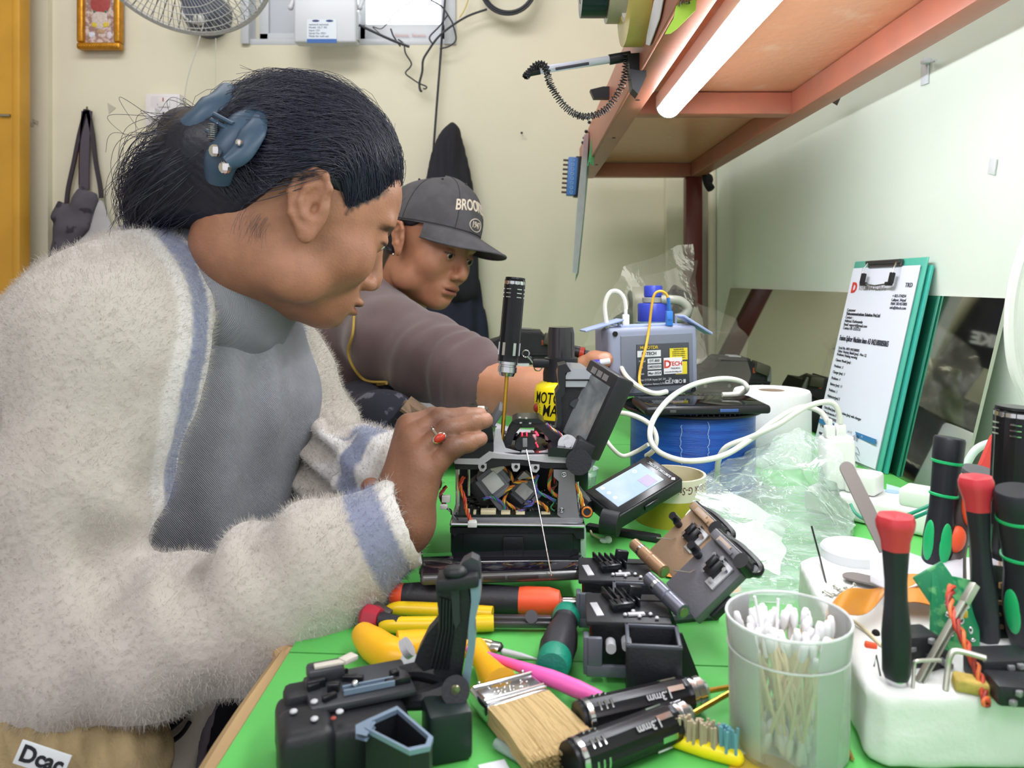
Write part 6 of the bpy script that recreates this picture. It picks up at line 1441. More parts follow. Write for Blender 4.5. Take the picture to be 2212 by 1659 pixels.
# clear plastic bags
mfilm = film('bag_film', (206, 204, 190), .07, .15, .4, 18); mfilm2 = film('bag_film_green', (222, 240, 232), .15, .10, .9, 26)
def crumple(fn, nu, nv, amp, sc, seed):
    mb = MB(); 
    def g(u, v):
        p = Vector(fn(u, v)); q = p * sc + Vector((seed * 3.1, 0, 0)); n1 = mnoise.noise(q); n2 = mnoise.noise(q * 2.3 + Vector((5, 1, 2))); rg = abs(n1) ** .7 * (1 if n1 > 0 else -1)
        return p + Vector((n2, rg, mnoise.noise(q * 1.4 + Vector((9, 9, 1))))) * amp
    return mb.grid(g, nu, nv)
def quad(pts):
    a, b, c, d = [Vector(p) for p in pts]
    return lambda u, v: (a * (1 - u) + b * u) * (1 - v) + (d * (1 - u) + c * u) * v
t = thing('plastic_bag', 'tall crumpled clear bag of parts in the corner behind the blue lid', 'plastic bag', tuple(T(1440, 880)))
part('bag_front', crumple(quad([P(1250, 745, 1.55), P(1490, 740, 1.60), P(1500, 522, 1.70), P(1352, 572, 1.62)]), 46, 46, .014, 8, 1), mfilm, t, 60, world=True)
part('bag_back', crumple(quad([P(1255, 850, 1.6), P(1540, 850, 1.75), P(1500, 560, 1.85), P(1352, 610, 1.75)]), 46, 46, .018, 7, 2), mfilm, t, 60, world=True)
solo('plastic_bag', crumple(quad([P(1490, 862, 1.5), P(1630, 850, 1.5), P(1590, 690, 1.72), P(1495, 650, 1.78)]), 46, 40, .018, 8, 3), mfilm, 'low crumpled clear bag over the splicer case by the mirror', 'plastic bag', 60)
solo('zip_bag', crumple(quad([P(1368, 700, 1.5), P(1416, 700, 1.5), P(1412, 622, 1.5), P(1366, 618, 1.5)]), 12, 14, .003, 20, 4), film('bag_olive', (150, 146, 124), .6, .3), 'small olive-tinted zip bag left of the blue lid', 'zip bag')
solo('camera_part', MB().lathe([(0, 0), (.030, .0), (.034, .01), (.034, .05), (.026, .055), (.026, .075), (0, .076)], P(1470, 640, 1.72), (-.3, -.4, -.8), 28).box(P(1465, 650, 1.72), (.05, .05, .05), rotm(20, 30, 10), bev=.006), mbk2, 'black rounded machine part wrapped in the tall clear bag', 'machine part')
solo('bag_contents', puff([(1355, 560 + 110), (1362, 622), (1376, 640), (1368, 700), (1344, 745), (1312, 752), (1300, 735), (1330, 690)], 1.62, .02, .02, .005, mbk, .01, 40, seed=4), mat('content_green', (70, 84, 56), .6, c2=(44, 44, 46), vscale=30), 'olive and black packet inside the tall clear bag', 'packet', 179)

# cable runs in front of the spool
def cord(path, lb, r_=.0034, Y_=.95):
    return solo('charging_cable', tub(path, Y_, r_), mcab, lb, 'cable', 60)
cord([(1560, 853, 1.02), (1600, 850, 1.02), (1614, 838, 1.0), (1600, 824, 1.0), (1560, 818, .98), (1500, 830, .96), (1450, 858, .94), (1415, 900, .92), (1404, 935, .90), (1412, 965, .89), (1440, 985, .89), (1490, 996, .89), (1560, 985, .90), (1620, 950, .92), (1680, 905, .93), (1730, 880, .94), (1770, 888, .93), (1790, 915, .92), (1795, 930, .92)], 'thick white cable arching over the phone and round to the charger')
cord([(1815, 915, .915), (1810, 885, .915), (1790, 868, .915), (1740, 880, .91), (1680, 918, .91), (1620, 945, .92), (1570, 965, .93), (1552, 995, .94), (1548, 1040, .96)], 'white cable dropping behind the clear bag left of the charger')
cord([(1305, 900, .96), (1340, 892, .94), (1375, 900, .93), (1405, 918, .92), (1418, 945, .91), (1412, 972, .91), (1396, 985, .92)], 'white cable curled across the upper face of the blue spool', .0030)
cord([(1300, 935, .95), (1320, 965, .93), (1345, 985, .93), (1375, 975, .93), (1400, 960, .92)], 'white cable looping low between display and blue spool', .0026)

# handheld display unit lying tilted on the bench
BL, BRr, TL = P(1257, 1062, .84), P(1325, 1116, .80), P(1367, 970, .90)
ux = (BRr - BL).normalized(); uy = (TL - BL); uy = (uy - ux * uy.dot(ux)).normalized(); uz = ux.cross(uy).normalized()
Mt = Matrix((ux, uy, uz)).transposed().to_4x4(); Mt.translation = BL; w_, h_ = (BRr - BL).length * 1.08, (TL - BL).length * 1.04
t = thing('display_module', 'detached black display unit with lit colour screen, lying tilted on the bench', 'display', M=Mt)
part('housing', MB().box((w_ / 2, h_ / 2, -.009), (w_, h_, .018), bev=.003), mbk, t)
part('bezel', MB().box((w_ / 2, h_ / 2, .0004), (w_ * .92, h_ * .94, .001), bev=.0004), mbk2, t)
scr = part('screen', MB().box((w_ * .47, h_ * .47, .0012), (w_ * .66, h_ * .68, .0008)), mat('screen_lit', (120, 140, 160), .12, emis=(176, 194, 214), es=.75, c2=(150, 160, 172), vscale=30), t)
for k in range(3): part('screen_icon', MB().cyl((w_ * (.22 + .18 * k), h_ * .20, .0016), (w_ * (.22 + .18 * k), h_ * .20, .0018), .0022, n=14), mat('icon_pale', (230, 232, 225), .4, emis=(230, 232, 225), es=.8), scr)
part('screen_icon', MB().torus((w_ * .25, h_ * .66, .0017), .0022, .0005, n=14, m=5), MATS['icon_pale'], scr)
part('screen_bar', MB().box((w_ * .62, h_ * .66, .0017), (w_ * .28, h_ * .16, .0003)), mat('screen_violet', (140, 130, 160), .4, emis=(150, 140, 170), es=.6), scr)
text('SUMITOMO ELECTRIC', .0052, Matrix.Translation((w_ * .52, h_ * .90, .0012)) @ Matrix.Rotation(math.pi, 4, 'Z'), mpale, t, 'lettering', bold=.01, width=w_ * .62)
part('logo_mark', MB().box((w_ * .90, h_ * .90, .0012), (.004, .004, .0005), rotm(0, 0, 45)), mpale, t)
part('hinge_barrel', MB().cyl((w_ * .72, -.006, -.010), (w_ * 1.0, .004, -.010), .013, n=22).cyl((-.002, -.002, -.010), (w_ * .3, -.002, -.010), .0085, n=18), mbk, t)
part('side_plug', MB().box((w_ + .001, h_ * .5, -.008), (.003, .02, .006), bev=.001), mbk2, t)

# roll of masking tape
t = thing('masking_tape', 'cream and olive masking tape roll standing behind the tan cleaver lid', 'tape roll', (P(1448, 0, .90).x, .90, TOP))
part('tape_wall', MB().lathe([(.026, 0), (.041, 0), (.041, .030), (.026, .030)], n=56), mat('tape_olive', (160, 150, 40), .4), t, 50)
part('core', MB().lathe([(.038, .030), (.041, .030), (.041, .054), (.038, .054), (.038, .030)], n=56, cap=False), mat('core_cream', (206, 200, 178), .7), t, 50)
mbr = mat('ink_brown', (120, 70, 60), .6)
for a_ in (-1.42, -.72, -2.1): text('G-Stick', .012, None, mbr, t, 'core_lettering', shear=.15, bend=lambda co, a_=a_: cyl_bend(.0413, .044, a_)(Vector((-co.x, -co.y, 0))), width=.026)
t = thing('clear_cup', 'small clear lidded cup holding white pieces beside the machine', 'cup', tuple(T(1264, 1047)))
q0 = t.location; Zc = Matrix.Translation((0, 0, 0))
part('cup', MB().lathe([(0, 0), (.014, 0), (.017, .022), (.0185, .023), (.0175, .0225), (.0135, .001), (0, .001)], n=32), film('cup_clear', (220, 240, 235), .22, .1), t)
part('pieces', MB().ell((-.003, 0, .008), (.009, .008, .006), u=7, w=5).ell((.006, .003, .009), (.007, .006, .006), u=6, w=5).ell((.0, -.005, .012), (.006, .005, .005), u=6, w=4), mwht, t, 20)
# ================================================================ front of the bench
# two fibre cleavers, the tan one behind the grey one
def cleaver(lb, dy, mlid, mcyl):
    O = Vector((0, dy, 0)); t = thing('fibre_cleaver', lb, 'cleaver', tuple(Vector((.075, .565, TOP)) + O))
    def S_(n, mb, m, par=None, sm_=35, l=None):
        mb.v = [tuple(Vector(v) + O) for v in mb.v]; return part(n, mb, m, par or t, sm_, world=True, label=l)
    zt = .79; M0 = Matrix.Translation((.076, .564, 0)) @ Matrix.Rotation(math.radians(-4), 4, 'Z')
    S_('base', MB().box((0, .004, .7725), (.052, .044, .028), bev=.002, M=M0).box((-.004, .0, .757), (.046, .036, .0135), bev=.003, M=M0), mbk)
    pl = S_('top_plate', MB().box((0, 0, zt - .002), (.060, .050, .004), bev=.0012, M=M0), mbk)
    S_('name_plate', MB().box((-.022, -.006, zt + .0004), (.0055, .022, .001), rotm(0, 0, 12), bev=.0003, M=M0), malu, pl)
    mb = MB(); r = random.Random(4)
    for k in range(5): mb.box((-.012 + k * .0045, .006 + k * .001, zt + .003), (.0016, .034 - k * .003, .006), rotm(0, 0, 18), bev=.0003, M=M0)
    mb.box((-.004, -.004, zt + .003), (.016, .010, .006), rotm(0, 0, 18), bev=.0005, M=M0).box((.006, .010, zt + .006), (.010, .006, .012), rotm(0, 12, 18), bev=.0005, M=M0)
    S_('fibre_clamp', mb, mbk2, pl)
    mb = MB()
    for x_, y_ in ((-.002, -.016), (.008, -.018), (.016, -.014), (.004, -.010), (.020, -.020), (-.006, .014)): mb.ell((x_, y_, zt + .0015), (.0016, .0016, .0012), M=M0, u=10, w=6)
    mb.box((.006, -.014, zt + .0012), (.012, .004, .0012), rotm(0, 0, 10), M=M0)
    S_('clamp_screws', mb, malu, pl)
    S_('slot', MB().box((.020, -.012, zt + .0002), (.020, .007, .0006), M=M0).box((.018, .012, zt + .0002), (.022, .0015, .0006), M=M0), MATS['black_gap'], pl)
    S_('rubber_pad', MB().box((-.026, .006, .772), (.002, .018, .014), M=M0), mat('pad_red', (120, 30, 34), .5))
    S_('bracket', MB().box((-.030, -.030, .770), (.004, .010, .026), bev=.001, M=M0).box((-.012, -.034, .760), (.036, .004, .008), bev=.001, M=M0).box((-.024, -.034, .773), (.010, .004, .020), bev=.001, M=M0), mat('bracket_grey', (86, 90, 100), .4))
    mb = MB()
    for x_, z_ in ((-.013, .776), (-.002, .778)): mb.cyl(M0 @ Vector((x_, -.036, z_)), M0 @ Vector((x_, -.026, z_)), .0036, n=16)
    S_('knob_screw', mb, malu)
    # scrap bin: open box with a raised rim
    M1 = Matrix.Translation((.088, .522, TOP)) @ Matrix.Rotation(math.radians(-6), 4, 'Z')
    mb = MB(); w_, d_, h_, tt = .034, .030, .0375, .0018
    for x_, y_, a_, b_ in ((-w_ / 2, 0, tt, d_), (w_ / 2, 0, tt, d_), (0, -d_ / 2, w_, tt), (0, d_ / 2, w_, tt)): mb.box((x_, y_, h_ / 2), (a_ + .0005, b_ + .0005, h_), bev=.0006, M=M1)
    mb.box((0, 0, .004), (w_, d_, .004), M=M1)
    S_('scrap_bin', mb, mbk)
    mb = MB()
    for x_, y_, a_, b_ in ((-w_ / 2, 0, tt * 1.5, d_ + .003), (w_ / 2, 0, tt * 1.5, d_ + .003), (0, -d_ / 2, w_ + .003, tt * 1.5), (0, d_ / 2, w_ + .003, tt * 1.5)): mb.box((x_, y_, h_ + .0006), (a_, b_, .0024), bev=.0006, M=M1)
    S_('bin_rim', mb, mat('rim_grey', (74, 78, 88), .4))
    S_('side_fin', MB().prism([(0, 0), (.018, 0), (.004, .036), (0, .036)], 0, .002, M=Matrix.Translation((.106, .530, TOP)) @ Matrix(((1, 0, 0, 0), (0, 0, 1, 0), (0, 1, 0, 0), (0, 0, 0, 1)))), mbk)
    # raised lid
    BL, BRr, TL = P(1437, 1259, .60), P(1500, 1338, .56), P(1486, 1123, .632)
    ux = (BRr - BL).normalized(); uy = TL - BL; uy = (uy - ux * uy.dot(ux)).normalized(); uz = ux.cross(uy).normalized()
    if uz.x > 0: uz = -uz
    ML_ = Matrix((ux, uy, uz)).transposed().to_4x4(); ML_.translation = BL; W = (BRr - BL).length; H = (TL - BL).length * 1.03
    s_ = 1 if ux.cross(uy).dot(uz) > 0 else -1
    S_('lid', MB().box((W / 2, H / 2, -.004), (W, H, .008), bev=.0012, M=ML_), mlid)
    S_('lid_rib', MB().box((W / 2, H * .93, .003), (W * .95, .007, .006), bev=.001, M=ML_).box((W * .5, H * .90, .0065), (W * .42, .003, .002), bev=.0005, M=ML_), mlid)
    S_('lid_label', MB().box((W * .42, H * .93, .0064), (W * .36, .0045, .001), bev=.0003, M=ML_), mat('label_taupe', (168, 150, 138), .3))
    S_('clamp_arm', MB().cyl(ML_ @ Vector((-.002, H * .95, -.002)), ML_ @ Vector((W + .002, H * .97, -.002)), .0050, n=18).tube([ML_ @ Vector(q) for q in ((-.002, H * .97, -.004), (W * .4, H * 1.06, -.006), (W * 1.0, H * 1.06, -.006), (W * 1.10, H * 1.0, -.006), (W * 1.08, H * .95, -.004), (W * 1.0, H * .94, .0))], .0032, 8, smooth=4), mbk2)
    S_('clamp_knob', MB().cyl(ML_ @ Vector((W * .96, H * .93, -.006)), ML_ @ Vector((W * .96, H * .93, .008)), .0062, n=20), mbk2); S_('arm_pin', MB().cyl(ML_ @ Vector((W * 1.08, H * .98, -.001)), ML_ @ Vector((W * 1.08, H * .98, -.009)), .003, n=12), mgp)
    S_('stop', MB().cyl(ML_ @ Vector((-.001, H * .60, 0)), ML_ @ Vector((-.001, H * .60, .009)), .0036, n=16).cyl(ML_ @ Vector((.004, H * .58, 0)), ML_ @ Vector((.004, H * .58, .005)), .0032, n=16), mbk2)
    S_('blade_block', MB().box((W * .60, H * .62, .003), (.011, .014, .006), bev=.0006, M=ML_).box((W * .52, H * .66, .005), (.006, .010, .005), bev=.0005, M=ML_), mbk2)
    mb = MB(); 
    for a_, b_ in ((.42, .74), (.60, .78), (.80, .70), (.74, .48), (.44, .54), (.50, .50)): mb.cyl(ML_ @ Vector((W * a_, H * b_, 0)), ML_ @ Vector((W * a_, H * b_, .0055)), .0019, n=12)
    S_('block_screws', mb, msil)
    S_('blade_plate', MB().box((W * .74, H * .60, .0012), (.010, .022, .002), bev=.0004, M=ML_), malu)
    S_('rear_pad', MB().box((W * .80, H * .35, -.012), (W * .5, H * .36, .007), bev=.002, M=ML_), mbk)
    S_('lid_spring', MB().tube([ML_ @ Vector(q) for q in ((W * .28, H * .42, .001), (W * .30, H * .34, .004), (W * .06, H * .20, .006))], .0006, 6), msil)
    a, b = P(1398, 1246, .585), P(1476, 1322, .545); d = (b - a).normalized(); Lc = (b - a).length
    S_('arm_cylinder', MB().lathe([(.0030, 0), (.0052, .002), (.0052, .012), (.0046, .0125), (.0046, .0145), (.0056, .015), (.0056, Lc * .58), (.0048, Lc * .60), (.0056, Lc * .62), (.0056, Lc), (.0040, Lc + .0003)], a, d, 28), mcyl)
    S_('cylinder_screw', MB().lathe([(0, Lc + .001), (.0036, Lc + .001), (.0036, Lc - .001)], a, d, 20), mat('brass_dull', (150, 144, 120), .3, .8)); S_('cylinder_ring', MB().lathe([(.0048, .0118), (.0054, .0119), (.0054, .0147), (.0048, .0148)], a, d, 28), msil)
    return t
mtan = mat('lid_tan', (158, 132, 108), .4, .25, bump=.1, bscale=400); mgrl = mat('lid_grey', (110, 110, 118), .4, .4, bump=.1, bscale=400)
cleaver('fibre cleaver with raised grey lid, in front of the tan-lidded one', 0, mgrl, mat('cyl_steel', (108, 110, 124), .3, .6))
cleaver('fibre cleaver with raised tan lid, behind the grey-lidded one', .075, mtan, mat('cyl_tan', (156, 124, 96), .35, .4))
t = thing('cleaver_lever', 'flat dark grey metal lever lying behind the grey cleaver lid', 'lever', tuple(T(1520, 1335)))
part('lever', MB().tube([T(1440, 1338, .003), T(1500, 1330, .003), T(1552, 1330, .003)], [.004, .005, .003], 8), mat('lever_grey', (70, 80, 84), .4), t, world=True)
solo('flat_ribbon', MB().add([T(1395, 1225, .002), T(1440, 1245, .002), T(1530, 1262, .002), T(1545, 1285, .002), T(1600, 1280, .001), T(1600, 1260, .001), T(1560, 1240, .004), T(1450, 1215, .003)], [tuple(range(8))]).add([T(1395, 1225, .001), T(1440, 1245, .001), T(1530, 1262, .001), T(1545, 1285, .001), T(1600, 1280, .0003), T(1600, 1260, .0003), T(1560, 1240, .003), T(1450, 1215, .002)], [tuple(range(8))[::-1]]), mat('flex_orange', (222, 140, 50), .4), 'orange flex ribbon behind the cleavers', 'ribbon')
solo('cable_tray', MB().box(T(1345, 1150, .004), (.085, .012, .007), rotm(0, 0, -28), bev=.002), mbk, 'black slotted plastic strip under the detached display', 'strip')

# black cleaver in the left foreground, lid upright
t = thing('fibre_cleaver', 'black fibre cleaver standing open in the left foreground with blue-grey bin', 'cleaver', (-.10, .47, TOP))
mbg = mat('trim_blue_grey', (126, 146, 168), .35, .3)
Mf = Matrix.Translation((-.098, .462, TOP)) @ Matrix.Rotation(math.radians(22), 4, 'Z')
def FS(n, mb, m, par=None, sm_=35): return part(n, mb, m, par or t, sm_, world=True)
FS('base', MB().box((-.012, -.008, .016), (.072, .052, .030), bev=.006, seg=3, M=Mf).box((-.034, -.022, .018), (.030, .034, .036), bev=.007, seg=3, M=Mf).box((-.030, .012, .026), (.026, .020, .020), bev=.004, M=Mf), mbk)
tp = FS('top_plate', MB().box((.000, .004, .034), (.062, .040, .005), bev=.002, M=Mf).box((-.018, .018, .040), (.022, .014, .008), bev=.002, M=Mf), mat('plate_dark', (52, 54, 60), .35))
FS('white_clamp', MB().box((-.016, .016, .0448), (.018, .005, .0018), bev=.0004, M=Mf).box((-.004, .018, .0450), (.010, .007, .003), rotm(0, 0, 30), bev=.0006, M=Mf), mat('clamp_cream', (200, 194, 184), .4), tp)
mb = MB(); r = random.Random(8)
for k in range(12): mb.box((r.uniform(-.030, .024), r.uniform(-.014, .018), .038), (r.uniform(.003, .014), r.uniform(.002, .005), r.uniform(.003, .007)), rotm(0, 0, r.uniform(-30, 30)), bev=.0006, M=Mf)
FS('mechanism', mb, mbk2, tp)
FS('guide_rails', MB().box((.004, -.004, .0385), (.030, .0014, .003), M=Mf).box((.004, -.009, .0385), (.030, .0014, .003), M=Mf), mbg, tp)
FS('ball_screw', MB().ell((-.004, -.006, .041), .0022, M=Mf), msil, tp)
for x_, y_ in ((-.028, -.010), (-.040, -.016), (-.030, -.028), (-.016, -.026)): FS('screw', MB().ell((x_, y_, .0375), (.0022, .0022, .0012), M=Mf), malu, tp)
FS('red_dot', MB().ell((-.020, -.030, .0368), (.0016, .0016, .0008), M=Mf), mat('red_dull', (150, 60, 50), .4), tp)
# bin with chamfered blue-grey rim
bp_ = [T(796, 1560, .036), T(858, 1532, .036), T(934, 1598, .036), T(927, 1618, .036), T(884, 1627, .036), T(790, 1578, .036)]
cen = sum(bp_, Vector()) / 6
mb = MB(); n = 6; inn = [cen + (p - cen) * .90 for p in bp_]; 
lowo = [Vector((p.x, p.y, TOP + .001)) for p in bp_]; lowi = [Vector((p.x, p.y, TOP + .006)) for p in inn]
mb.add(bp_ + lowo, [(i, (i + 1) % n, n + (i + 1) % n, n + i) for i in range(n)] + [tuple(range(n, 2 * n))]); mb.add(inn + lowi, [(i, (i + 1) % n, n + (i + 1) % n, n + i)[::-1] for i in range(n)] + [tuple(range(n, 2 * n))])
o = mesh_obj('scrap_bin', mb.v, mb.f, mbk, t, 30, 'world')
up = Vector((0, 0, .0016)); rim = MB(); out2 = [cen + (p - cen) * 1.03 + up for p in bp_]; in2 = [cen + (p - cen) * .88 + up for p in bp_]
rim.add(out2 + in2 + [p - up * 1.6 for p in out2] + [p - up * 1.6 for p in in2], [(i, (i + 1) % n, n + (i + 1) % n, n + i) for i in range(n)] + [(i, 2 * n + i, 2 * n + (i + 1) % n, (i + 1) % n) for i in range(n)] + [(n + i, n + (i + 1) % n, 3 * n + (i + 1) % n, 3 * n + i) for i in range(n)] + [(2 * n + i, 3 * n + i, 3 * n + (i + 1) % n, 2 * n + (i + 1) % n) for i in range(n)])
FS('bin_rim', rim, mbg); FS('rim_arm', MB().add([T(768, 1566, .037), T(800, 1550, .037), T(812, 1560, .037), T(792, 1590, .037), T(768, 1584, .037)], [(0, 1, 2, 3, 4)]).add([v - Vector((0, 0, .003)) for v in (T(768, 1566, .037), T(800, 1550, .037), T(812, 1560, .037), T(792, 1590, .037), T(768, 1584, .037))], [(4, 3, 2, 1, 0)]), mbg)
# arms and foot
FS('hinge_arm', MB().tube([P(838, 1462, .485), P(900, 1450, .482), P(960, 1462, .478), P(990, 1490, .474)], [.004, .005, .006, .009], 10, smooth=4).tube([P(850, 1520, .468), P(910, 1512, .468), P(960, 1500, .470)], [.004, .006, .008], 10, smooth=3), mbk)
FS('arm_web', MB().add([P(850, 1440, .49), P(940, 1420, .49), P(985, 1480, .476), P(900, 1510, .47), P(850, 1480, .478)], [(0, 1, 2, 3, 4)]).add([P(850, 1444, .492), P(940, 1424, .492), P(985, 1485, .478), P(900, 1515, .472), P(850, 1485, .48)], [(4, 3, 2, 1, 0)]), mbk)
FS('foot', MB().box(T(965, 1570, .015), (.026, .026, .029), rotm(0, 0, 18), bev=.003), mat('foot_green_black', (26, 38, 38), .4))
FS('hinge_barrel', MB().cyl(P(984, 1492, .458), P(984, 1492, .492), .0085, n=24), mbk); FS('hinge_screw', MB().lathe([(0, -.0012), (.0025, -.001), (.003, 0)], P(984, 1490, .458), (0, 1, 0), 18), mat('brass_dull', (150, 144, 120), .3, .8))
FS('lid', pprism([(966, 1268), (1010, 1262), (1016, 1300), (1012, 1350), (996, 1470), (972, 1500), (950, 1480), (936, 1452), (948, 1400), (948, 1340), (942, 1275)], .470, .022), mbk)
FS('lid_wing', pprism([(948, 1340), (948, 1400), (938, 1440), (915, 1450), (895, 1430), (902, 1410), (922, 1370)], .476, .012), mbk)
mb = MB()
for k in range(5): mb.tube([P(952 + k * 7, 1290 + k * 2, .4695), P(950 + k * 7, 1360, .4695), P(930 + k * 9, 1445, .4695)], .0010, 6)
FS('lid_ribs', mb, mbk2)
FS('lid_recess', pprism([(974, 1276), (992, 1272), (994, 1345), (984, 1360), (978, 1340)], .468, .004), mat('recess_dark', (44, 46, 52), .35))
FS('lid_edge', pprism([(1016, 1266), (1036, 1262), (1038, 1290), (1024, 1350), (1026, 1400), (1014, 1480), (1000, 1492), (998, 1470), (1010, 1400), (1012, 1352), (1018, 1300)], .466, .016), mbg)
FS('lid_head', MB().box(P(990, 1250, .474), (.026, .020, .008), rotm(0, -8, 0), bev=.002).ell(P(984, 1235, .470), (.008, .006, .004)), mbk)
FS('lid_horn', pprism([(985, 1240), (1000, 1214), (1018, 1204), (1034, 1212), (1038, 1230), (1038, 1262), (1010, 1262)], .474, .010), mat('horn_grey', (60, 62, 68), .35))
FS('side_knob', MB().cyl(P(873, 1404, .500), P(885, 1396, .50), .0065, n=20), malu)

# smartphone resting on the tools
A_, B_, C_ = P(803, 1208, .680), P(908, 1243, .632), P(1240, 1232, .648)
ux = (C_ - B_).normalized(); uy = (A_ - B_); uy = (uy - ux * uy.dot(ux)).normalized(); uz = ux.cross(uy)
Mp = Matrix((ux, uy, uz)).transposed().to_4x4(); Mp.translation = B_; w_, h_ = .146, .068
t = thing('smartphone', 'dark framed smartphone lying on tools in front of the opened machine', 'phone', M=Mp)
part('phone_body', MB().box((w_ / 2, h_ / 2, -.0045), (w_, h_, .0088), bev=.0036, seg=4), mat('phone_frame', (96, 96, 96), .3, .6), t)
part('screen', MB().box((w_ / 2, h_ / 2, .0002), (w_ - .004, h_ - .004, .0010), bev=.0004), mat('screen_purple_black', (24, 20, 30), .05, coat=.5), t)
for x0_, x1_ in ((.052, .070), (.072, .098)): part('side_key', MB().box(((x0_ + x1_) / 2, -.0006, -.004), (x1_ - x0_, .0014, .0032), bev=.0006), mat('key_dark', (70, 62, 62), .3, .5), t)
part('usb_port', MB().box((-.0006, h_ * .42, -.0045), (.0012, .010, .003), bev=.0005), mat('port_dark', (40, 40, 42), .4), t)
mb = MB()
for k in range(5): mb.cyl((-.0004, h_ * .20 + k * .0022, -.0045), (.0006, h_ * .20 + k * .0022, -.0045), .0009, n=8)
part('speaker_holes', mb, MATS['black_gap'], t); part('mic_hole', MB().cyl((-.0004, h_ * .66, -.0045), (.001, h_ * .66, -.0045), .0009, n=10), MATS['black_gap'], t)

# screwdrivers, cutters and the rest of the loose tools
def drv(name, lb, a, b, prof, mats, cat='screwdriver', lob=0, la=0):
    a, b = Vector(a), Vector(b); d = (b - a).normalized(); t = thing(name, lb, cat, tuple(a))
    for nm, pf, m in zip([p[0] for p in prof], [p[1] for p in prof], mats): part(nm, MB().lathe(pf, a, d, 32, lobes=lob if 'grip' in nm else 0, la=la), m, t, 40, world=True)
    return t
mor = mat('grip_orange', (244, 92, 52), .45); mgb = mat('grip_black', (44, 44, 50), .5, bump=.2, bscale=300)
a, b = T(842, 1284, .0125), T(1212, 1300, .0125); Ld = (b - a).length
drv('screwdriver', 'orange and black handled screwdriver lying under the smartphone', a, b, [('butt', [(0, 0), (.008, .001), (.0095, .004), (.0095, .012)], ), ('grip', [(.0095, .012), (.0112, .03), (.0115, Ld * .6), (.0105, Ld * .76)]), ('grip_end', [(.0105, Ld * .76), (.0112, Ld * .80), (.0112, Ld * .93), (.009, Ld * .99), (.005, Ld)]), ('shaft', [(.0035, Ld), (.0045, Ld + .002), (.0045, Ld + .012), (.003, Ld + .02), (0, Ld + .02)])], [mor, mgb, mor, msil])
myh = mat('handle_yellow', (228, 190, 30), .28)
t = thing('pliers', 'flat jawed pliers with glossy yellow handles below the smartphone', 'pliers', tuple(T(950, 1340)))
part('handle', MB().tube([T(832, 1318, .008), T(860, 1314, .009), T(950, 1318, .009), T(1064, 1326, .009)], [.002, .0055, .0058, .0060], 14, smooth=5), myh, t, 60, world=True)
part('handle', MB().tube([T(820, 1352, .007), T(850, 1350, .008), T(950, 1350, .008), T(1066, 1346, .008)], [.003, .0062, .0066, .0062], 14, smooth=5), myh, t, 60, world=True)
mjw = mat('jaw_steel', (92, 90, 94), .35, .8)
part('jaws', MB().box((T(1064, 1333, .0085) + T(1190, 1342, .0085)) / 2, ((T(1064, 1333) - T(1190, 1342)).length, .007, .006), rotm(0, 0, -2), bev=.0015).box((T(1064, 1345, .0065) + T(1190, 1350, .0065)) / 2, ((T(1064, 1345) - T(1190, 1350)).length, .007, .005), rotm(0, 0, -1), bev=.0015), mjw, t, world=True)
part('pivot', MB().cyl(T(1148, 1332, .010), T(1148, 1332, .0135), .005, n=20), mjw, t, world=True)
t = thing('screwdriver', 'red-capped black tool end poking out by the yellow plier handles', 'screwdriver', tuple(T(805, 1332)))
part('red_cap', MB().lathe([(0, 0), (.007, .001), (.0098, .005), (.0095, .012), (.0075, .017)], T(782, 1330, .010), T(825, 1338, .010) - T(782, 1330, .010), 24, lobes=8, la=.04), mat('cap_red', (172, 44, 62), .35), t, world=True)
part('shank', MB().cyl(T(822, 1338, .010), T(862, 1345, .010), .0058, .0050, n=18), MATS['grip_black'], t, world=True)
part('dark_tip', MB().box(T(826, 1316, .014), (.016, .008, .004), rotm(0, 20, -20), bev=.001), mat('tip_brown', (70, 60, 56), .5), t, world=True)
t = thing('cutter', 'curved yellow-orange moulded handle of a cutter lying behind the black cleaver', 'cutter', tuple(T(830, 1400)))
part('handle', MB().tube([T(782, 1368, .012), T(808, 1392, .012), T(850, 1418, .012), T(890, 1424, .012)], [.0085, .0120, .0125, .009], 16, smooth=5).tube([T(860, 1400, .012), T(930, 1392, .012), T(1010, 1402, .010)], [.012, .010, .006], 14, smooth=5), mat('handle_amber', (240, 178, 24), .35), t, 60, world=True)
part('pivot', MB().cyl(T(880, 1432, .006), T(884, 1428, .016), .0062, n=20), malu, t, world=True)
t = thing('knurled_driver', 'small driver with black body, gold knurled collar and steel tip', 'screwdriver', tuple(T(1090, 1400)))
a, b = T(985, 1385, .007), T(1163, 1425, .003); d = (b - a).normalized(); Lk = (b - a).length
part('body', MB().lathe([(.005, 0), (.0056, .001), (.0056, Lk * .28), (.005, Lk * .30)], a, d, 24), MATS['grip_black'], t, world=True)
part('collar', MB().lathe([(.005, Lk * .30), (.0062, Lk * .31), (.0058, Lk * .34), (.0062, Lk * .37), (.0060, Lk * .44)], a, d, 24, lobes=12, la=.04), mat('brass_pale', (206, 196, 160), .22, 1), t, world=True)
part('ferrule', MB().lathe([(.0058, Lk * .44), (.0060, Lk * .45), (.0060, Lk * .54), (.0042, Lk * .57), (.0026, Lk * .58)], a, d, 24), msil, t, world=True)
part('tip', MB().lathe([(.0026, Lk * .58), (.0022, Lk * .8), (.0004, Lk)], a, d, 14), malu, t, world=True)
mgn = mat('grip_green', (20, 132, 108), .45, bump=.3, bscale=500)
a, b = T(1226, 1322, .0135), T(1194, 1440, .0135); d = (b - a).normalized(); Lg = (b - a).length
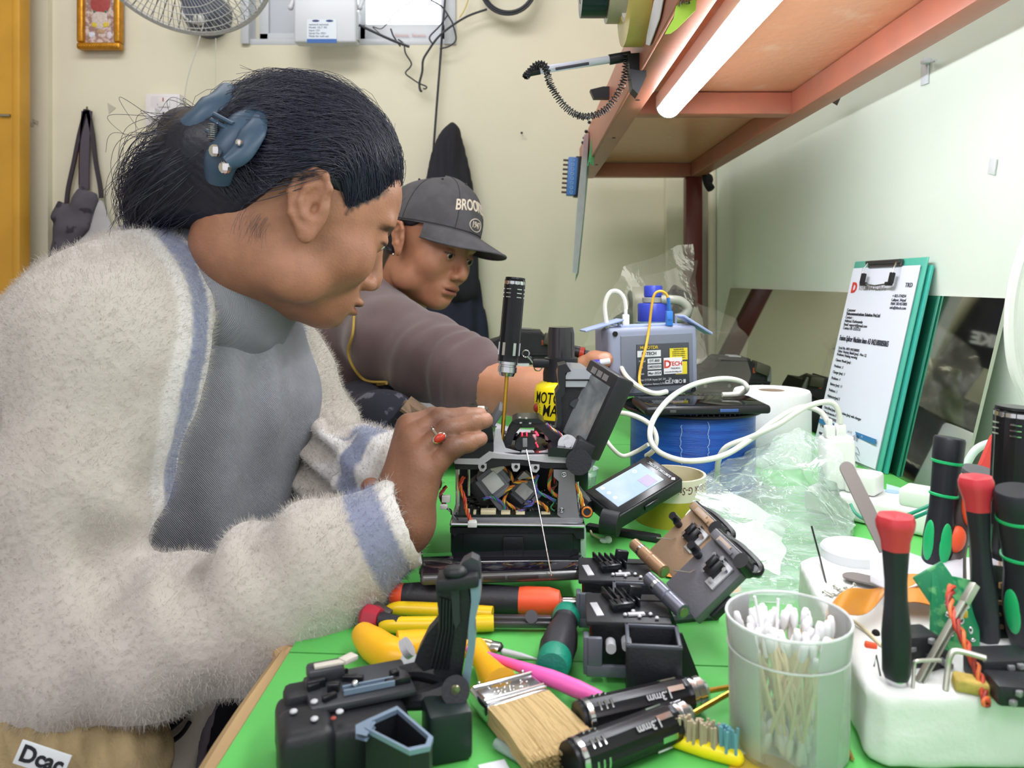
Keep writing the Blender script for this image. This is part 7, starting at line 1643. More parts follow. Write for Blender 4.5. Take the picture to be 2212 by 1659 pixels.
t = drv('screwdriver', 'stubby black screwdriver with green ends, left of the grey cleaver', a, b, [('cap', [(0, -.001), (.007, 0), (.0105, .004), (.0112, .010), (.0100, .018)]), ('grip', [(.0100, .018), (.0085, .020), (.0090, .024), (.0120, Lg * .45), (.0134, Lg * .65), (.0120, Lg * .86)]), ('butt', [(.0120, Lg * .86), (.0122, Lg * .90), (.0118, Lg), (.0105, Lg + .0025), (0, Lg + .0035)])], [mgn, mgb, mgn], lob=6, la=.03)
part('shaft', MB().cyl(a, a - d * .016 + Vector((0, 0, -.004)), .0022, n=10), mbk2, t, world=True)
# pink stick, brush
t = thing('toothbrush', 'pink toothbrush handle lying across the paintbrush', 'toothbrush', tuple(T(1150, 1450)))
part('handle', MB().tube([T(1010, 1402, .016), T(1100, 1432, .0165), T(1190, 1465, .013), T(1250, 1490, .010), T(1302, 1508, .008)], [.0022, .0032, .0055, .0058, .0035], 12, smooth=5), mat('pink_plastic', (236, 96, 176), .4), t, 60, world=True)
t = thing('paintbrush', 'wide flat paintbrush with steel ferrule, tan bristles and amber handle', 'paintbrush', tuple(T(1150, 1530)))
F0, F1 = T(1118, 1478, .010), T(1262, 1628, .010); dv = (F1 - F0).normalized(); sv = Vector((0, 0, 1)).cross(dv).normalized(); Mb = Matrix((dv, sv, Vector((0, 0, 1)))).transposed().to_4x4(); Mb.translation = T(1088, 1492, .010)
wb = .046
def BS(n, mb, m, sm_=35): return part(n, mb, m, t, sm_, world=True)
BS('ferrule', MB().box((.008, 0, 0), (.030, wb, .013), bev=.004, seg=3, M=Mb), msil)
mb = MB()
for x_ in (-.001, .016, .0195): mb.tube([Mb @ Vector((x_, y_, .0068)) for y_ in (-wb * .46, 0, wb * .46)], .0009, 6)
for y_ in (-.016, .016): mb.ell(Mb @ Vector((-.004, y_, .0068)), .0013, u=8, w=6)
r = random.Random(2)
for k in range(26): mb.ell(Mb @ Vector((r.uniform(.002, .013), r.uniform(-.013, .013), .0065)), (r.uniform(.0004, .001), r.uniform(.0006, .0016), .0005), u=6, w=5)
BS('ferrule_ridges', mb, msil)
BS('bristle_core', MB().box((.050, 0, -.0005), (.056, wb * .93, .011), bev=.004, seg=3, M=Mb), mat('bristle_tan', (176, 150, 104), .8, var=.35, vscale=6, stretch=(1, 1, 1)))
bs = []; rg = np.random.RandomState(1); Mbn = np.array(Mb)
for k in range(4200):
    y_ = rg.uniform(-1, 1) * wb * .47; z_ = rg.uniform(-1, 1) * .0058 if k % 3 else .0052; Lb = rg.uniform(.046, .060)
    p = np.array([[.022, y_, z_], [.022 + Lb * .5, y_ * 1.01, z_ + rg.uniform(-.0004, .0009)], [.022 + Lb, y_ * 1.04 + rg.uniform(-.001, .001), z_ * .8 + rg.uniform(-.0006, .0008)]]); bs.append(tow(p, Mbn))
strands('bristles', bs, (.00030, .00018), mat('bristle_strand', (196, 170, 122), .6), t, world=True)
BS('handle', MB().tube([Mb @ Vector(q) for q in ((-.006, 0, 0), (-.018, 0, .001), (-.035, .002, .002), (-.055, .004, .003))], [.013, .010, .0075, .0085], 14, smooth=4), mat('handle_amber', (240, 178, 24), .35), 60)
# two 1.3mm precision screwdrivers
mst_ = mat('ink_silver', (170, 170, 174), .4)
for lb, a, b, sh in (('upper of two black precision screwdrivers lying marked 1.3mm', T(1256, 1556, .0125), T(1520, 1494, .0125), T(1590, 1482, .010)), ('lower of two black precision screwdrivers lying marked 1.3mm', T(1236, 1645, .0125), T(1486, 1548, .0125), T(1570, 1500, .016))):
    t = thing('precision_screwdriver', lb, 'screwdriver', tuple(a)); d = precision(t, a, b, .0112)
    part('shaft', MB().cyl(b, b + (Vector(sh) - b) * 1.3, .0017, n=10), mgold2, t, world=True)
    mid = (a + b) / 2 + d * .006; up = Vector((0, -.72, .70)); text('1.3mm', .0066, frame(mid + (up - d * up.dot(d)).normalized() * .0122, up - d * up.dot(d), -d), mst_, t, bold=.02, world=True)
t = thing('toothbrush', 'yellow toothbrush with beige and blue bristles beside the cotton bud jar', 'toothbrush', tuple(T(1530, 1620)))
a, b = T(1462, 1600, .0045), T(1590, 1636, .0045)
part('handle', MB().tube([a - (b - a) * .3, a, (a + b) / 2, b], [.003, .0042, .0052, .0048], 12, smooth=4).ell(b, .0046), mat('yellow_plastic', (246, 222, 20), .35), t, 60, world=True)
for nm, u0, u1, cc_ in (('bristles', -.05, .70, (176, 160, 136)), ('blue_bristles', .70, 1.0, (104, 160, 176))):
    mb = MB(); r = random.Random(6)
    for k in range(int(60 * (u1 - u0)) + 6):
        q = a + (b - a) * r.uniform(u0, u1) + Vector((r.uniform(-.001, .001), r.uniform(-.004, .004), .003)); mb.tube([q, q + Vector((r.uniform(-.001, .001), r.uniform(-.001, .001), r.uniform(.011, .0135)))], .0009, 5)
    part(nm, mb, mat(nm, cc_, .7), t, 60, world=True)
solo('clear_tube', MB().tube([T(1072, 1606, .004), T(1150, 1652, .004), T(1200, 1690, .004)], .0032, 12), film('tube_clear', (190, 214, 204), .4, .2), 'short clear plastic tube on the bench at the bottom edge', 'tube')
solo('paper_scrap', MB().box(T(1068, 1662, .0008), (.016, .012, .0014), rotm(0, 0, 20)), mpap, 'white paper scrap at the bottom edge near the clear tube', 'paper')

# jar of cotton buds
jc = Vector((.1595, .4625, TOP))
t = thing('bud_jar', 'frosted clear plastic jar full of cotton buds', 'jar', tuple(jc))
mjar = film('jar_frost', (236, 238, 240), .12, .3)
part('jar_wall', MB().lathe([(.0, .0005), (.0325, .0005), (.0342, .003), (.0350, .060), (.0362, .070), (.0365, .078), (.0352, .078), (.0350, .070), (.0338, .060), (.0330, .004), (0, .002)], n=64), mjar, t, 50)
part('jar_rim', MB().torus((0, 0, .0782), .0360, .0009, n=64, m=6).torus((0, 0, .060), .0352, .0007, n=64, m=6), film('rim_frost', (236, 240, 240), .45, .3), t)
mstick = mat('bud_stick', (232, 212, 172), .7); mcot = mat('cotton', (238, 236, 240), .9)
def bud_mesh():
    a = MB().cyl((0, 0, .006), (0, 0, .066), .00105, n=8); b = MB().lathe([(0, 0), (.0016, .0006), (.0024, .004), (.0022, .009), (.0011, .0125)], n=12); c = MB().lathe([(.0011, .0595), (.0022, .063), (.0024, .068), (.0016, .0714), (0, .072)], n=12); return a, b, c
proto = thing('cotton_bud', 'cotton bud among the crowd standing in the frosted jar', 'cotton bud', group='cotton buds in the frosted jar')
a, b, c = bud_mesh(); part('stick', a, mstick, proto); part('cotton_tip', b, mcot, proto, 60); part('cotton_tip', c, mcot, proto, 60)
rr_ = random.Random(12); used = False
for k in range(62):
    ph = rr_.uniform(0, 6.283); r0 = rr_.uniform(.004, .029); ph2 = ph + rr_.uniform(-1.0, 1.0) + (math.pi if r0 < .018 and rr_.random() < .4 else 0); r1 = rr_.uniform(.010, .0305)
    p0 = Vector((r0 * math.cos(ph), r0 * math.sin(ph), .0035)); q = Vector((r1 * math.cos(ph2), r1 * math.sin(ph2), 0)); zz_ = .071 ** 2 - (q - Vector((p0.x, p0.y, 0))).length ** 2; p1 = Vector((q.x, q.y, .0035 + math.sqrt(max(zz_, .002))))
    M = Matrix.Translation(jc) @ frame(p0 + Vector((0, 0, rr_.uniform(0, .004))), p1 - p0)
    if not used: proto.matrix_basis = M; used = True
    else: dup(proto, M=M)
for a_, b_, lb in (((1655, 1420, .460), (1630, 1288, .462), 'bare pointed bud stick leaning left above the jar rim'), ((1676, 1420, .462), (1681, 1293, .466), 'bare bud stick standing straight above the jar rim')):
    solo('bare_stick', MB().cyl(P(*a_), P(*b_), .0012, .0009, n=8), mcot, lb, 'stick')
t = thing('cotton_bud', 'used cotton bud with bent stick lying beside the opened machine', 'cotton bud', tuple(T(1295, 1165)))
part('stick', MB().tube([T(1274, 1140, .002), T(1279, 1155, .002), T(1310, 1170, .002)], .0012, 8), mstick, t, world=True)
part('cotton_tip', MB().ell(T(1305, 1168, .003), (.005, .003, .003), rotm(0, 0, -20)).ell(T(1314, 1166, .004), (.004, .004, .004)), mcot, t, world=True)
# ================================================================ foam block and the tools standing in it
ZB = .794
fo = thing('foam_block', 'white polystyrene block at the lower right, tools stuck into it', 'foam block', (.34, .55, TOP))
f = F((.18, .415, .742), (.52, .68, .806), .0028)
poly = [(.199, .447), (.207, .436), (.50, .436), (.50, .66), (.246, .66), (.232, .648)]
def sdp(X, Y, poly):
    XX, YY = np.broadcast_arrays(X[:, :, 0], Y[:, :, 0]); return sd_poly(XX, YY, poly)[:, :, None]
d2 = sdp(f.X, f.Y, poly); q = np.maximum(d2 + .006, np.abs(f.Z - .772) - .022 + .006)
f.d = (np.sqrt(np.maximum(d2 + .006, 0) ** 2 + np.maximum(np.abs(f.Z - .7725) - .0160, 0) ** 2) - .006 + np.minimum(q, 0) * .0 ).astype(np.float32)
f.d = np.where((d2 < -.006) & (np.abs(f.Z - .7725) < .016), -.006, f.d).astype(np.float32)
V, Q = f.mesh(); V = V + vnormals(V, Q) * (vnoise(V, 60, 2) * .0008 + vnoise(V, 160, 3) * .0003)[:, None]; V[:, 2] = np.maximum(V[:, 2], TOP + .0004)
mfo = mat('foam_white', (226, 228, 226), .8, var=.05, vscale=25, bump=.15, bscale=300)
mesh_obj('foam', relax(V, Q, 1), Q, mfo, fo, 179, 'world')
def B(px, py, z=0.0):            # point of the foam top (plus z)
    Y = FPX * (CAMZ - ZB - z) / (py - 605); return Vector(((px - 1130) * Y / FPX, Y, ZB + z))
mrc = mat('cap_rose', (198, 56, 66), .35); mdb = mat('driver_matt', (30, 32, 40), .45); mgi = mat('inlay_green', (24, 176, 104), .4, emis=None)
def stuck(lb, base, top, r, kind):
    a, b = Vector(base), Vector(top); d = (b - a).normalized(); L_ = (b - a).length; t = thing('screwdriver', lb, 'screwdriver', tuple(a))
    def p_(n, pf, m, lob=0, la=0.0): return part(n, MB().lathe(pf, a, d, 36, lobes=lob, la=la), m, t, 40, world=True)
    if kind == 'red':
        p_('ferrule', [(.003, -.008), (.0050, 0), (r * .8, .002), (r * .8, .005)], msil)
        p_('grip', [(r * .85, .004), (r * 1.02, .008), (r * 1.05, L_ * .30), (r * .82, L_ * .50), (r * .80, L_ * .60), (r * .98, L_ * .80)], mdb, 6, .04)
        p_('cap', [(r * 1.0, L_ * .79), (r * 1.02, L_ * .80), (r * 1.05, L_ * .84), (r * 1.38, L_ * .92), (r * 1.42, L_ * .955), (r * 1.25, L_ * .985), (r * .7, L_ * .98), (0, L_ * .965)], mrc, 6, .035)
    else:
        p_('grip', [(0, 0), (r * .8, .001), (r * 1.0, L_ * .1), (r * 1.08, L_ * .30), (r * .90, L_ * .50), (r * .92, L_ * .60), (r * 1.0, L_ * .82)], mdb, 6, .02)
        p_('cap', [(r * .98, L_ * .82), (r * 1.05, L_ * .84), (r * 1.08, L_ * .985), (r * 1.0, L_), (0, L_)], mdb)
        p_('band', [(r * 1.01, L_ * .815), (r * 1.08, L_ * .82), (r * 1.08, L_ * .835), (r * 1.01, L_ * .84)], mgi); p_('band', [(r * .93, L_ * .585), (r * 1.0, L_ * .59), (r * 1.0, L_ * .602), (r * .93, L_ * .607)], mgi)
        Fq = frame(a, d)
        ang0 = math.atan2((Fq.inverted().to_3x3() @ Vector((0, -1, 0))).y, (Fq.inverted().to_3x3() @ Vector((0, -1, 0))).x)
        for k in range(3):
            an = ang0 + (k - 1) * 1.25; part('inlay', MB().ell((r * .90, 0, 0), (r * .25, r * .48, L_ * .15), M=Fq @ Matrix.Rotation(an, 4, 'Z') @ Matrix.Translation((0, 0, L_ * .27))), mgi, t, world=True)
    return t
stuck('red-capped black screwdriver standing in front, nearest in the foam block', B(1937, 1478), P(1934, 1108, .449), .0078, 'red')
stuck('red-capped black screwdriver standing behind the silver tweezers tip', B(2134, 1396), P(2107, 1024, .497), .0076, 'red')
stuck('black screwdriver with green bands left of the second red-capped one', B(2018, 1262) + Vector((0, 0, .004)), P(2052, 945, .60), .0105, 'green')
stuck('black screwdriver with green inlays at the far right edge', B(2222, 1400), P(2196, 1058, .480), .0120, 'green')
t = thing('precision_screwdriver', 'tall glossy black screwdriver with silver bands at the far right', 'screwdriver', tuple(B(2190, 1330)))
a, b = P(2194, 884, .56), P(2175, 1262, .56)
d = precision(t, a, b, .0135); part('shaft', MB().cyl(b, B(2172, 1335), .0022, n=10), msil, t, world=True)
# flat tools
mfl_ = mat('file_grey', (136, 128, 126), .45, .5)
def flat(lb, pts, w, m, nm='spatula', th=.0014, cat='tool', nrm=Vector((0, -1, .3))):
    a, b = Vector(pts[0]), Vector(pts[1]); d = (b - a).normalized(); s_ = d.cross(nrm).normalized(); Fm_ = Matrix((d, s_, d.cross(s_))).transposed().to_4x4(); Fm_.translation = a; L_ = (b - a).length
    ol = [(w * (1 - math.cos(x)), w * math.sin(x)) for x in [math.pi / 2 - k * math.pi / 12 for k in range(0, 13)]]
    ol = [(w - w * math.cos(k * math.pi / 12 - math.pi / 2), w * math.sin(k * math.pi / 12 - math.pi / 2)) for k in range(13)][::-1]
    poly_ = ol + [(L_, -w), (L_, w)]; poly_ = [(L_, w)] + ol + [(L_, -w)]
    return solo(nm, MB().prism(poly_, -th / 2, th / 2, M=Fm_), m, lb, cat)
flat('flat grey steel spatula rising behind the front red-capped screwdriver', (P(1823, 998, .56), P(1916, 1190, .53)), .0053, mfl_)
flat('flat grey steel spatula end lying on the foam under the orange film', (B(1822, 1240, .004), B(1915, 1262, .006)), .0085, mfl_, nrm=Vector((0, 0, 1)))
def bar(lb, nm, path, r_, m, cat, sm_=0, n=8): return solo(nm, MB().tube(path, r_, n, smooth=sm_), m, lb, cat, 50)
mtz = mat('tweezer_steel', (186, 188, 178), .3, .8)
t = thing('tweezers', 'long steel tweezers leaning diagonally between the two red-capped screwdrivers', 'tweezers', tuple(B(1985, 1472)))
Mz = frame(B(1985, 1474), P(2106, 1262, .47) - B(1985, 1474), (0, -1, 0)); Lz = (P(2106, 1262, .47) - B(1985, 1474)).length
part('blade', MB().prism([(-.0012, 0), (.0012, 0), (.0030, Lz)], 0, .001) if False else MB().box((0, .0014, Lz * .5), (.0046, .0012, Lz), bev=.0004, M=Mz), mtz, t, world=True); part('blade', MB().box((0, -.0014, Lz * .5), (.0046, .0012, Lz), bev=.0004, M=Mz), mtz, t, world=True); part('joined_end', MB().box((0, 0, Lz * .9), (.0052, .0042, Lz * .2), bev=.0006, M=Mz), mtz, t, world=True)
mhx = mat('hex_steel', (196, 196, 186), .35, .7)
bar('small steel hex key bent low beside the front red-capped screwdriver', 'hex_key', [B(1972, 1488), P(1975, 1440, .448), P(1982, 1428, .448), P(2032, 1426, .45)], .0011, mhx, 'hex key', 4)
bar('larger steel hex key bent over to the right in the foam block', 'hex_key', [B(2042, 1492), P(2048, 1440, .446), P(2052, 1418, .446), P(2068, 1406, .446), P(2130, 1422, .44)], .0017, mhx, 'hex key', 4)
bar('dark thin needle standing at the back left of the foam block', 'needle', [B(1785, 1262), P(1770, 1200, .64), P(1753, 1136, .645)], .0008, mat('needle_dark', (60, 58, 60), .4, .6), 'needle')
bar('thin dark pin stuck left of the front red-capped screwdriver', 'pin', [P(1888, 1440, .455), P(1893, 1415, .456), P(1902, 1460, .455)], .0005, MATS['needle_dark'], 'pin')
bar('short steel rod stuck in the foam at the lower right corner', 'pin', [B(2152, 1512), P(2170, 1472, .437)], .0010, mhx, 'pin')
bar('long thin grey probe standing behind the second red-capped screwdriver', 'probe', [P(2093, 1060, .53), P(2096, 1180, .52), B(2100, 1300)], .0009, mgp, 'probe')
t = thing('wire_bundle', 'twisted red and orange wires drooping over the foam front', 'wires', tuple(B(2110, 1420)))
for k, cl_ in enumerate(((196, 72, 50), (214, 110, 60), (150, 50, 44))):
    c0, _ = spline([P(2056, 1268, .485), P(2052, 1300, .475), P(2066, 1345, .46), P(2090, 1400, .45), P(2112, 1450, .442), P(2128, 1505, .434), P(2130, 1520, .431)], 10)
    pts = [p + Vector((math.cos(i * .45 + k * 2.1), 0, math.sin(i * .45 + k * 2.1))) * .0017 for i, p in enumerate(c0)]; part('wire', MB().tube(pts, .0012, 6), mat('wire_r%d' % k, cl_, .5), t, 60, world=True)
# scrap electronics lying on the foam
mgc = mat('board_green', (28, 128, 84), .3, c2=(96, 170, 110), vscale=120, lo=.5, hi=.6); r = random.Random(31)
t = thing('circuit_scrap', 'small green circuit board with solder blobs behind the tweezers', 'circuit board', tuple(B(2070, 1420)))
part('board', MB().box(P(2062, 1330, .495), (.032, .003, .048), rotm(-20, 12, 0), bev=.001).box(P(2030, 1270, .50), (.022, .003, .026), rotm(-20, -30, 0), bev=.001), mgc, t, world=True)
mb = MB()
for k in range(12): mb.ell(P(r.uniform(2045, 2105), r.uniform(1290, 1400), .487), (r.uniform(.001, .003), .001, r.uniform(.001, .003)), u=8, w=6)
part('solder_blobs', mb, msil, t, world=True)
part('yellow_capacitor', MB().box(P(2078, 1325, .485), (.006, .004, .005), bev=.001), mat('cap_yellow', (206, 170, 50), .4), t, world=True)
spec_ = [((1975, 1378), (.022, .018, .020), 'black square connector housing right of the front red-capped screwdriver'), ((2012, 1402), (.018, .014, .010), 'black slotted block behind the small hex key'), ((2160, 1420), (.034, .02, .016), 'black motor lump right of the second red-capped screwdriver'), ((2200, 1470), (.03, .02, .012), 'black finned piece at the right edge below the green inlays')]
for (px, py), dm, lb in spec_:
    p = B(px, py + 18, dm[2] / 2); t = thing('machine_part', lb, 'machine part', tuple(p - Vector((0, 0, dm[2] / 2))))
    part('block', MB().box(p, dm, rotm(0, 0, r.uniform(-30, 30)), bev=.002), mbk, t, world=True)
    mb = MB()
    for k in range(4): mb.box(p + Vector((r.uniform(-.4, .4) * dm[0], -dm[1] * .5, r.uniform(-.3, .4) * dm[2])), (.004, .003, .003), rotm(0, 0, r.uniform(0, 40)), bev=.0005)
    part('detail', mb, mgp, t, world=True)
t = thing('circuit_scrap', 'dark teal circuit board piece behind the green-inlay screwdriver', 'circuit board', tuple(B(2175, 1330)))
part('board', MB().box(P(2178, 1310, .51), (.03, .004, .05), rotm(-10, 8, 0), bev=.001), mpcb, t, world=True)
mb = MB()
for k in range(14): mb.box(P(r.uniform(2155, 2200), r.uniform(1260, 1370), .504), (r.uniform(.002, .006), .002, r.uniform(.001, .004)))
part('components', mb, mat('comp_gold', (150, 130, 90), .4, .5), t, world=True)
solo('sponge', MB().box(B(2100, 1478, .004), (.020, .010, .008), rotm(8, 6, -12), bev=.002, seg=3), mat('sponge_ochre', (196, 170, 90), .9, var=.2, vscale=120, bump=.6, bscale=300), 'small ochre sponge piece at the foam front edge', 'sponge')
# orange polyimide films
mpi = mat('film_orange', (216, 138, 30), .22, alpha=.88, coat=.3)
def ssheet(name, lb, cat, fn, m, nu=14, nv=10, th=.0006): 
    mb = MB().grid(fn, nu, nv); mb.grid(lambda u, v: Vector(fn(u, v)) - Vector((0, 0, th)), nu, nv); return solo(name, mb, m, lb, cat, 60)
ssheet('orange_film', 'curled orange film left of the front red-capped screwdriver', 'film', lambda u, v: P(1785 + 125 * u, 1318 - 75 * u + 45 * v * (1 - .2 * u), .50 + .06 * u - .03 * v) + Vector((0, 0, .006 * math.sin(u * 5 + v))), mpi)
ssheet('orange_film', 'flat orange film sheet right of the front red-capped screwdriver', 'film', lambda u, v: P(1925 + 110 * u, 1250 + 62 * v - 6 * u, .57 - .04 * v) + Vector((0, 0, .003 * math.sin(u * 4))), mat('film_amber', (206, 136, 64), .3))
ssheet('milky_sheet', 'milky plastic sheet flap over the orange film at right', 'plastic sheet', lambda u, v: P(1880 + 200 * u, 1195 + 62 * v + 20 * u * v, .60 - .05 * v) + Vector((0, 0, .004 * math.sin(u * 7 + v * 3))), film('milky', (228, 226, 236), .62, .25, .3, 30))
t = thing('round_lid', 'round milky plastic lid lying on the foam beside the needle', 'lid', tuple(B(1848, 1208)))
part('lid', MB().lathe([(0, .010), (.026, .010), (.0275, .008), (.0275, .0), (.0265, 0)], B(1846, 1205), (0, 0, 1), 40), film('lid_milky', (236, 240, 244), .55, .3), t, world=True)
rs = random.Random(41); sg = thing('screw', 'tiny steel screw in the loose pile on the foam beside the needle', 'screw', group='tiny screws on the foam')
part('thread', MB().cyl((0, 0, 0), (0, 0, .005), .0007, n=8), mhx, sg); part('head', MB().lathe([(0, .0065), (.0014, .006), (.0016, .005), (.0007, .005)], n=12), mhx, sg)
for k in range(16):
    p = B(rs.uniform(1790, 1858), rs.uniform(1268, 1292), .0016); M = frame(p, (rs.uniform(-1, 1), rs.uniform(-1, 1), rs.uniform(-.1, .5)))
    if k == 0: sg.matrix_basis = M
    else: dup(sg, M=M)
solo('ball_pin', MB().ell(B(1892, 1368, .0015), .0026), MATS['black_gap'], 'small black ball pin head on the foam left of the screwdriver', 'pin')
solo('orange_bit', MB().box(B(1881, 1394, .002), (.0075, .004, .004), rotm(0, 10, -10), bev=.0012), mor, 'small orange plastic bit on the foam left of the screwdriver', 'plastic bit')
bar('pale translucent tube lying across the foam beside the orange film', 'clear_tube', [B(1790, 1322, .004), B(1850, 1345, .003), B(1905, 1395, .002)], .0012, mat('tube_pale', (214, 206, 172), .3), 'tube', 4)
bar('thin copper strand at the foam corner beside the bud jar', 'copper_wire', [T(1822, 1590, .004), T(1834, 1620, .002), T(1842, 1640, .002)], .0010, mat('copper', (196, 140, 80), .4, .6), 'wire')
solo('amber_disc', MB().lathe([(0, .0006), (.020, .0006), (.0205, 0)], T(1655, 1675), (0, 0, 1), 30), mat('amber_disc', (190, 170, 60), .4), 'flat amber disc under the jar at the bottom edge', 'disc')
# orange-and-black cutter handle
t = thing('cutter', 'dark cutter with orange grip pads behind the second red-capped screwdriver', 'cutter', tuple(B(2060, 1262)))
part('handle', MB().tube([P(2100, 1060, .60), P(2078, 1110, .60), P(2058, 1180, .60), P(2065, 1262, .58)], [.008, .0105, .0100, .007], 14, smooth=4), mat('grip_brown', (70, 60, 58), .5), t, 60, world=True)
part('grip_pad', MB().ell(P(2066, 1165, .590), (.0068, .005, .0105), rotm(0, 14, 0)), mor, t, world=True); part('grip_pad', MB().ell(P(2094, 1100, .589), (.0055, .005, .014), rotm(0, -4, 0)), mor, t, world=True)
flat('red flat handle leaning behind the tall glossy black screwdriver', (P(2168, 938, .68), P(2112, 1075, .66)), .0088, mat('red_matt', (196, 60, 54), .45), 'red_handle', .006, 'handle')
solo('dark_lid', MB().lathe([(0, .002), (.0135, .002), (.0145, 0), (.0140, -.002)], P(2117, 1022, .62), (.1, -.2, 1), 30), mat('lid_dark', (74, 74, 80), .3), 'small round dark lid above the second red-capped screwdriver', 'lid')
# extension lead with plugs, green flex and charger
t = thing('extension_socket', 'white extension socket strip with round blue marks behind the foam block', 'extension socket', tuple(T(1965, 1150)))
Me = Matrix.Translation(T(1985, 1112, .016)) @ Matrix.Rotation(math.radians(-44), 4, 'Z')
part('body', MB().box((0, 0, 0), (.24, .062, .030), bev=.006, seg=3, M=Me), mpw, t, world=True)
for x_ in (-.085, -.035, .02, .07): part('blue_mark', MB().cyl(Me @ Vector((x_, .020, .0148)), Me @ Vector((x_, .020, .0158)), .008, n=24), mat('mark_blue', (160, 190, 232), .4), t, world=True)
t2 = thing('plug_adapter', 'white square adapter plugged into the extension strip, left one', 'adapter', tuple(P(1880, 1080, .80))); part('adapter_body', MB().box((-.058, -.006, .028), (.036, .032, .024), bev=.004, seg=3, M=Me), mpw, t2, world=True)
t2 = thing('plug_adapter', 'white square adapter plugged into the strip behind the red screwdriver cap', 'adapter', tuple(P(1960, 1120, .75))); part('adapter_body', MB().box((.004, -.012, .024), (.034, .034, .020), bev=.004, seg=3, M=Me), mpw, t2, world=True)
t = thing('usb_charger', 'white upright USB charger block with two cables plugged in', 'charger', tuple(T(1818, 1085)))
part('charger_body', pbox(MB(), 1786, 950, 1850, 1060, .905, .030, .004, 3), mpw, t, world=True); part('charger_top', pbox(MB(), 1790, 944, 1846, 952, .908, .024, .002), mpw, t, world=True)
for a_, b_ in ((1784, 920), (1807, 917)): part('usb_plug', pbox(pbox(MB(), a_, b_, a_ + 22, b_ + 28, .912, .009, .002), a_ + 5, b_ - 14, a_ + 15, b_ + 2, .914, .005, .001), mpw, t, world=True); part('metal_tip', pbox(MB(), a_ + 3, b_ + 27, a_ + 19, b_ + 34, .913, .005), mgp, t, world=True)
mgw = mat('cable_green', (16, 140, 108), .4)
bar('green flex looping in front of the extension strip to the right', 'green_cable', [P(1838, 1090, .80), P(1850, 1110, .74), P(1880, 1125, .70), P(1940, 1118, .68), P(1990, 1100, .68), P(2050, 1070, .68), P(2090, 1040, .70)], .0016, mgw, 'cable', 5)
bar('second green flex running behind the green-banded screwdriver', 'green_cable', [P(1945, 1128, .69), P(1990, 1112, .67), P(2050, 1082, .67), P(2095, 1058, .69), P(2130, 1040, .72)], .0016, mgw, 'cable', 5)
bar('pale cable arching over the extension strip near the right edge', 'pale_cable', [P(2060, 1080, .80), P(2085, 1010, .80), P(2110, 970, .80), P(2150, 955, .80), P(2215, 950, .80)], .0042, mat('cable_pale', (196, 212, 204), .4), 'cable', 6)
ssheet('pale_case', 'pale mint plastic case lying behind the extension strip', 'case', lambda u, v: P(1915 + 160 * u, 1045 + 45 * u + 60 * v, 1.0 - .10 * v) , mat('case_mint', (196, 226, 222), .4), 6, 6, .004)
# large clear bag spread between spool and jar
t = thing('plastic_bag', 'large crumpled clear plastic bag spread over the bench beside the blue spool', 'plastic bag', tuple(T(1650, 1150)))
def bagtop(u, v):
    x = 1520 + 330 * u - 20 * v; y = 1040 + 240 * v + 20 * math.sin(u * 3)
    p = T(x, y, .004); hgt = .070 * math.exp(-((u - .62) / .30) ** 2 - ((v - .05) / .42) ** 2) + .030 * math.exp(-((u - .15) / .28) ** 2 - ((v - .1) / .5) ** 2) + .008 * (1 - v)
    return Vector((p.x, p.y, p.z + hgt * min(1, (1 - v) * 3)))
part('bag_top', crumple(bagtop, 80, 64, .0085, 26, 7), mfilm2, t, 60, world=True)
part('bag_under', crumple(lambda u, v: T(1515 + 335 * u - 15 * v, 1050 + 235 * v, .005), 40, 30, .002, 30, 8), mfilm2, t, 60, world=True)
part('bag_peak', crumple(quad([P(1560, 1040, .90), P(1850, 1060, .86), P(1800, 960, .88), P(1735, 925, .90)]), 44, 30, .010, 22, 9), mfilm2, t, 60, world=True)
t = thing('zip_bag', 'flat zip-lock bag propped up behind the cleaver lids', 'zip bag', tuple(T(1560, 1210)))
part('bag', crumple(quad([P(1462, 1175, .78), P(1690, 1240, .70), P(1700, 1130, .80), P(1520, 1024, .84)]), 40, 36, .0045, 24, 12), film('zip_film', (184, 200, 188), .10, .3, .35, 30), t, 60, world=True)
part('zip_seal', MB().tube([P(1506, 1065, .82), P(1600, 1095, .81), P(1700, 1150, .79)], .0010, 6), film('seal_film', (210, 222, 220), .5, .2), t, world=True)
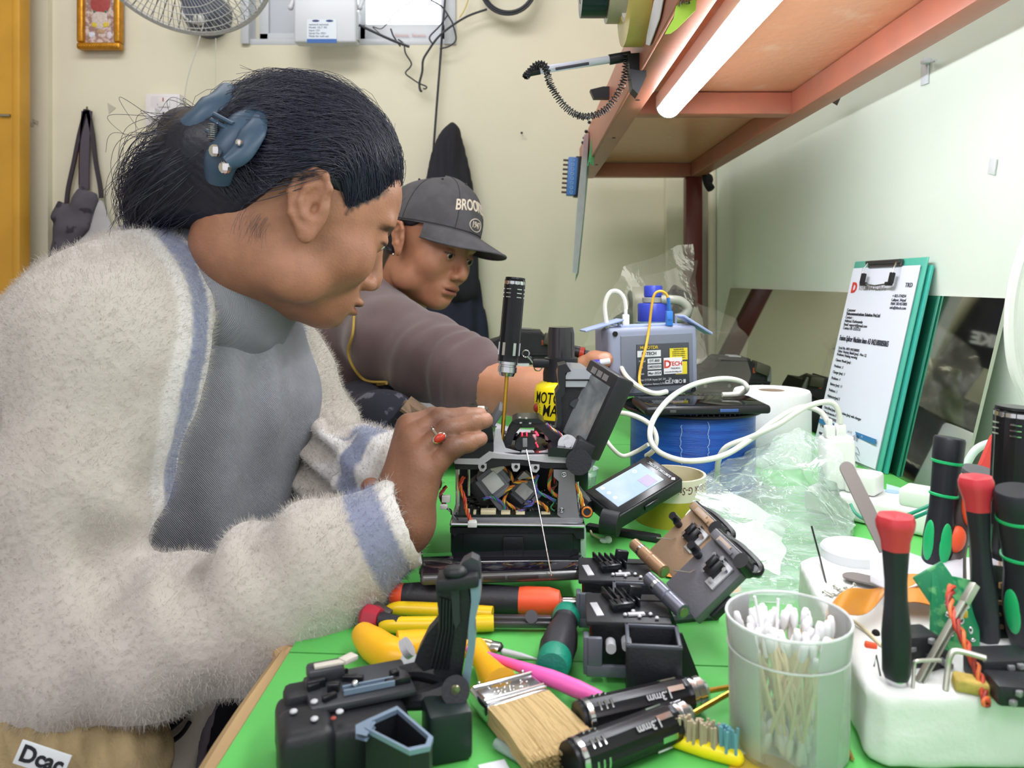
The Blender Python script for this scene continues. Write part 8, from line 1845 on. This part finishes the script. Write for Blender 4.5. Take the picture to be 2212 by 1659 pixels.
# knitted hat in the lap
t = thing('knitted_hat', 'beige ribbed knitted hat with a white lettered tag in the lap', 'hat', tuple(P(120, 1660, .60)))
f = F((-.50, .52, .50), (-.24, .70, .73), .004)
f.ell(PX((60, 1640, .62)), (.080, .05, .060)); f.cone(PX((40, 1560, .60)), PX((150, 1640, .59)), .034, .030, .02); f.cone(PX((100, 1590, .60)), PX((250, 1650, .60)), .034, .040, .02)
V, Q = f.mesh(); N = vnormals(V, Q); V = V + N * (np.sin((V[:, 0] * 1.0 + V[:, 2] * .55) * 430) * .0022)[:, None]
mhat = mat('knit_beige', (168, 148, 110), .95, var=.2, vscale=40, bump=.5, bscale=500)
mesh_obj('hat_body', V, Q, mhat, t, 179, 'world')
Mh = frame(P(92, 1640, .538), (.1, -1, .15), (1, 0, -.36)); tg = part('tag', MB().box((0, 0, 0), (.036, .016, .0015), bev=.0005, M=Mh), mw_, t, world=True)
o = text('Dcac', .015, Mh @ Matrix.Translation((0, 0, .0012)), mat('ink_black', (24, 24, 28), .6), tg, bold=.03, world=True)

# lower front of the cardigan and the grey top's hem, hanging over the lap
o = puff([(235, 1490), (470, 1480), (462, 1530), (405, 1700), (220, 1700)], .672, .012, .02, .004, mcard, .004, 30, seed=14)
mesh_obj('cardigan_hem', o.v, o.f, mat('cardigan_plain', (182, 172, 162), 1.0, sheen=.5, bump=.6, bscale=200, spec=.1), wo, 179, 'world')
part('hem_braid', MB().tube([P(424, 1508, .658), P(398, 1545, .656), P(345, 1588, .655), P(262, 1622, .655)], .0026, 6, smooth=5).tube([P(410, 1560, .658), P(385, 1592, .656), P(330, 1625, .655), P(262, 1660, .655)], .0022, 6, smooth=5), mat('braid_black', (24, 22, 28), .9), wo, 60, world=True)
o = puff([(395, 1480), (484, 1470), (470, 1540), (430, 1700), (385, 1700)], .70, .010, .02, .004, m_grey, .003, 30, seed=15)
mesh_obj('top_hem', o.v, o.f, mat('hem_mauve', (120, 112, 122), .9, bump=.3, bscale=300), wo, 179, 'world')
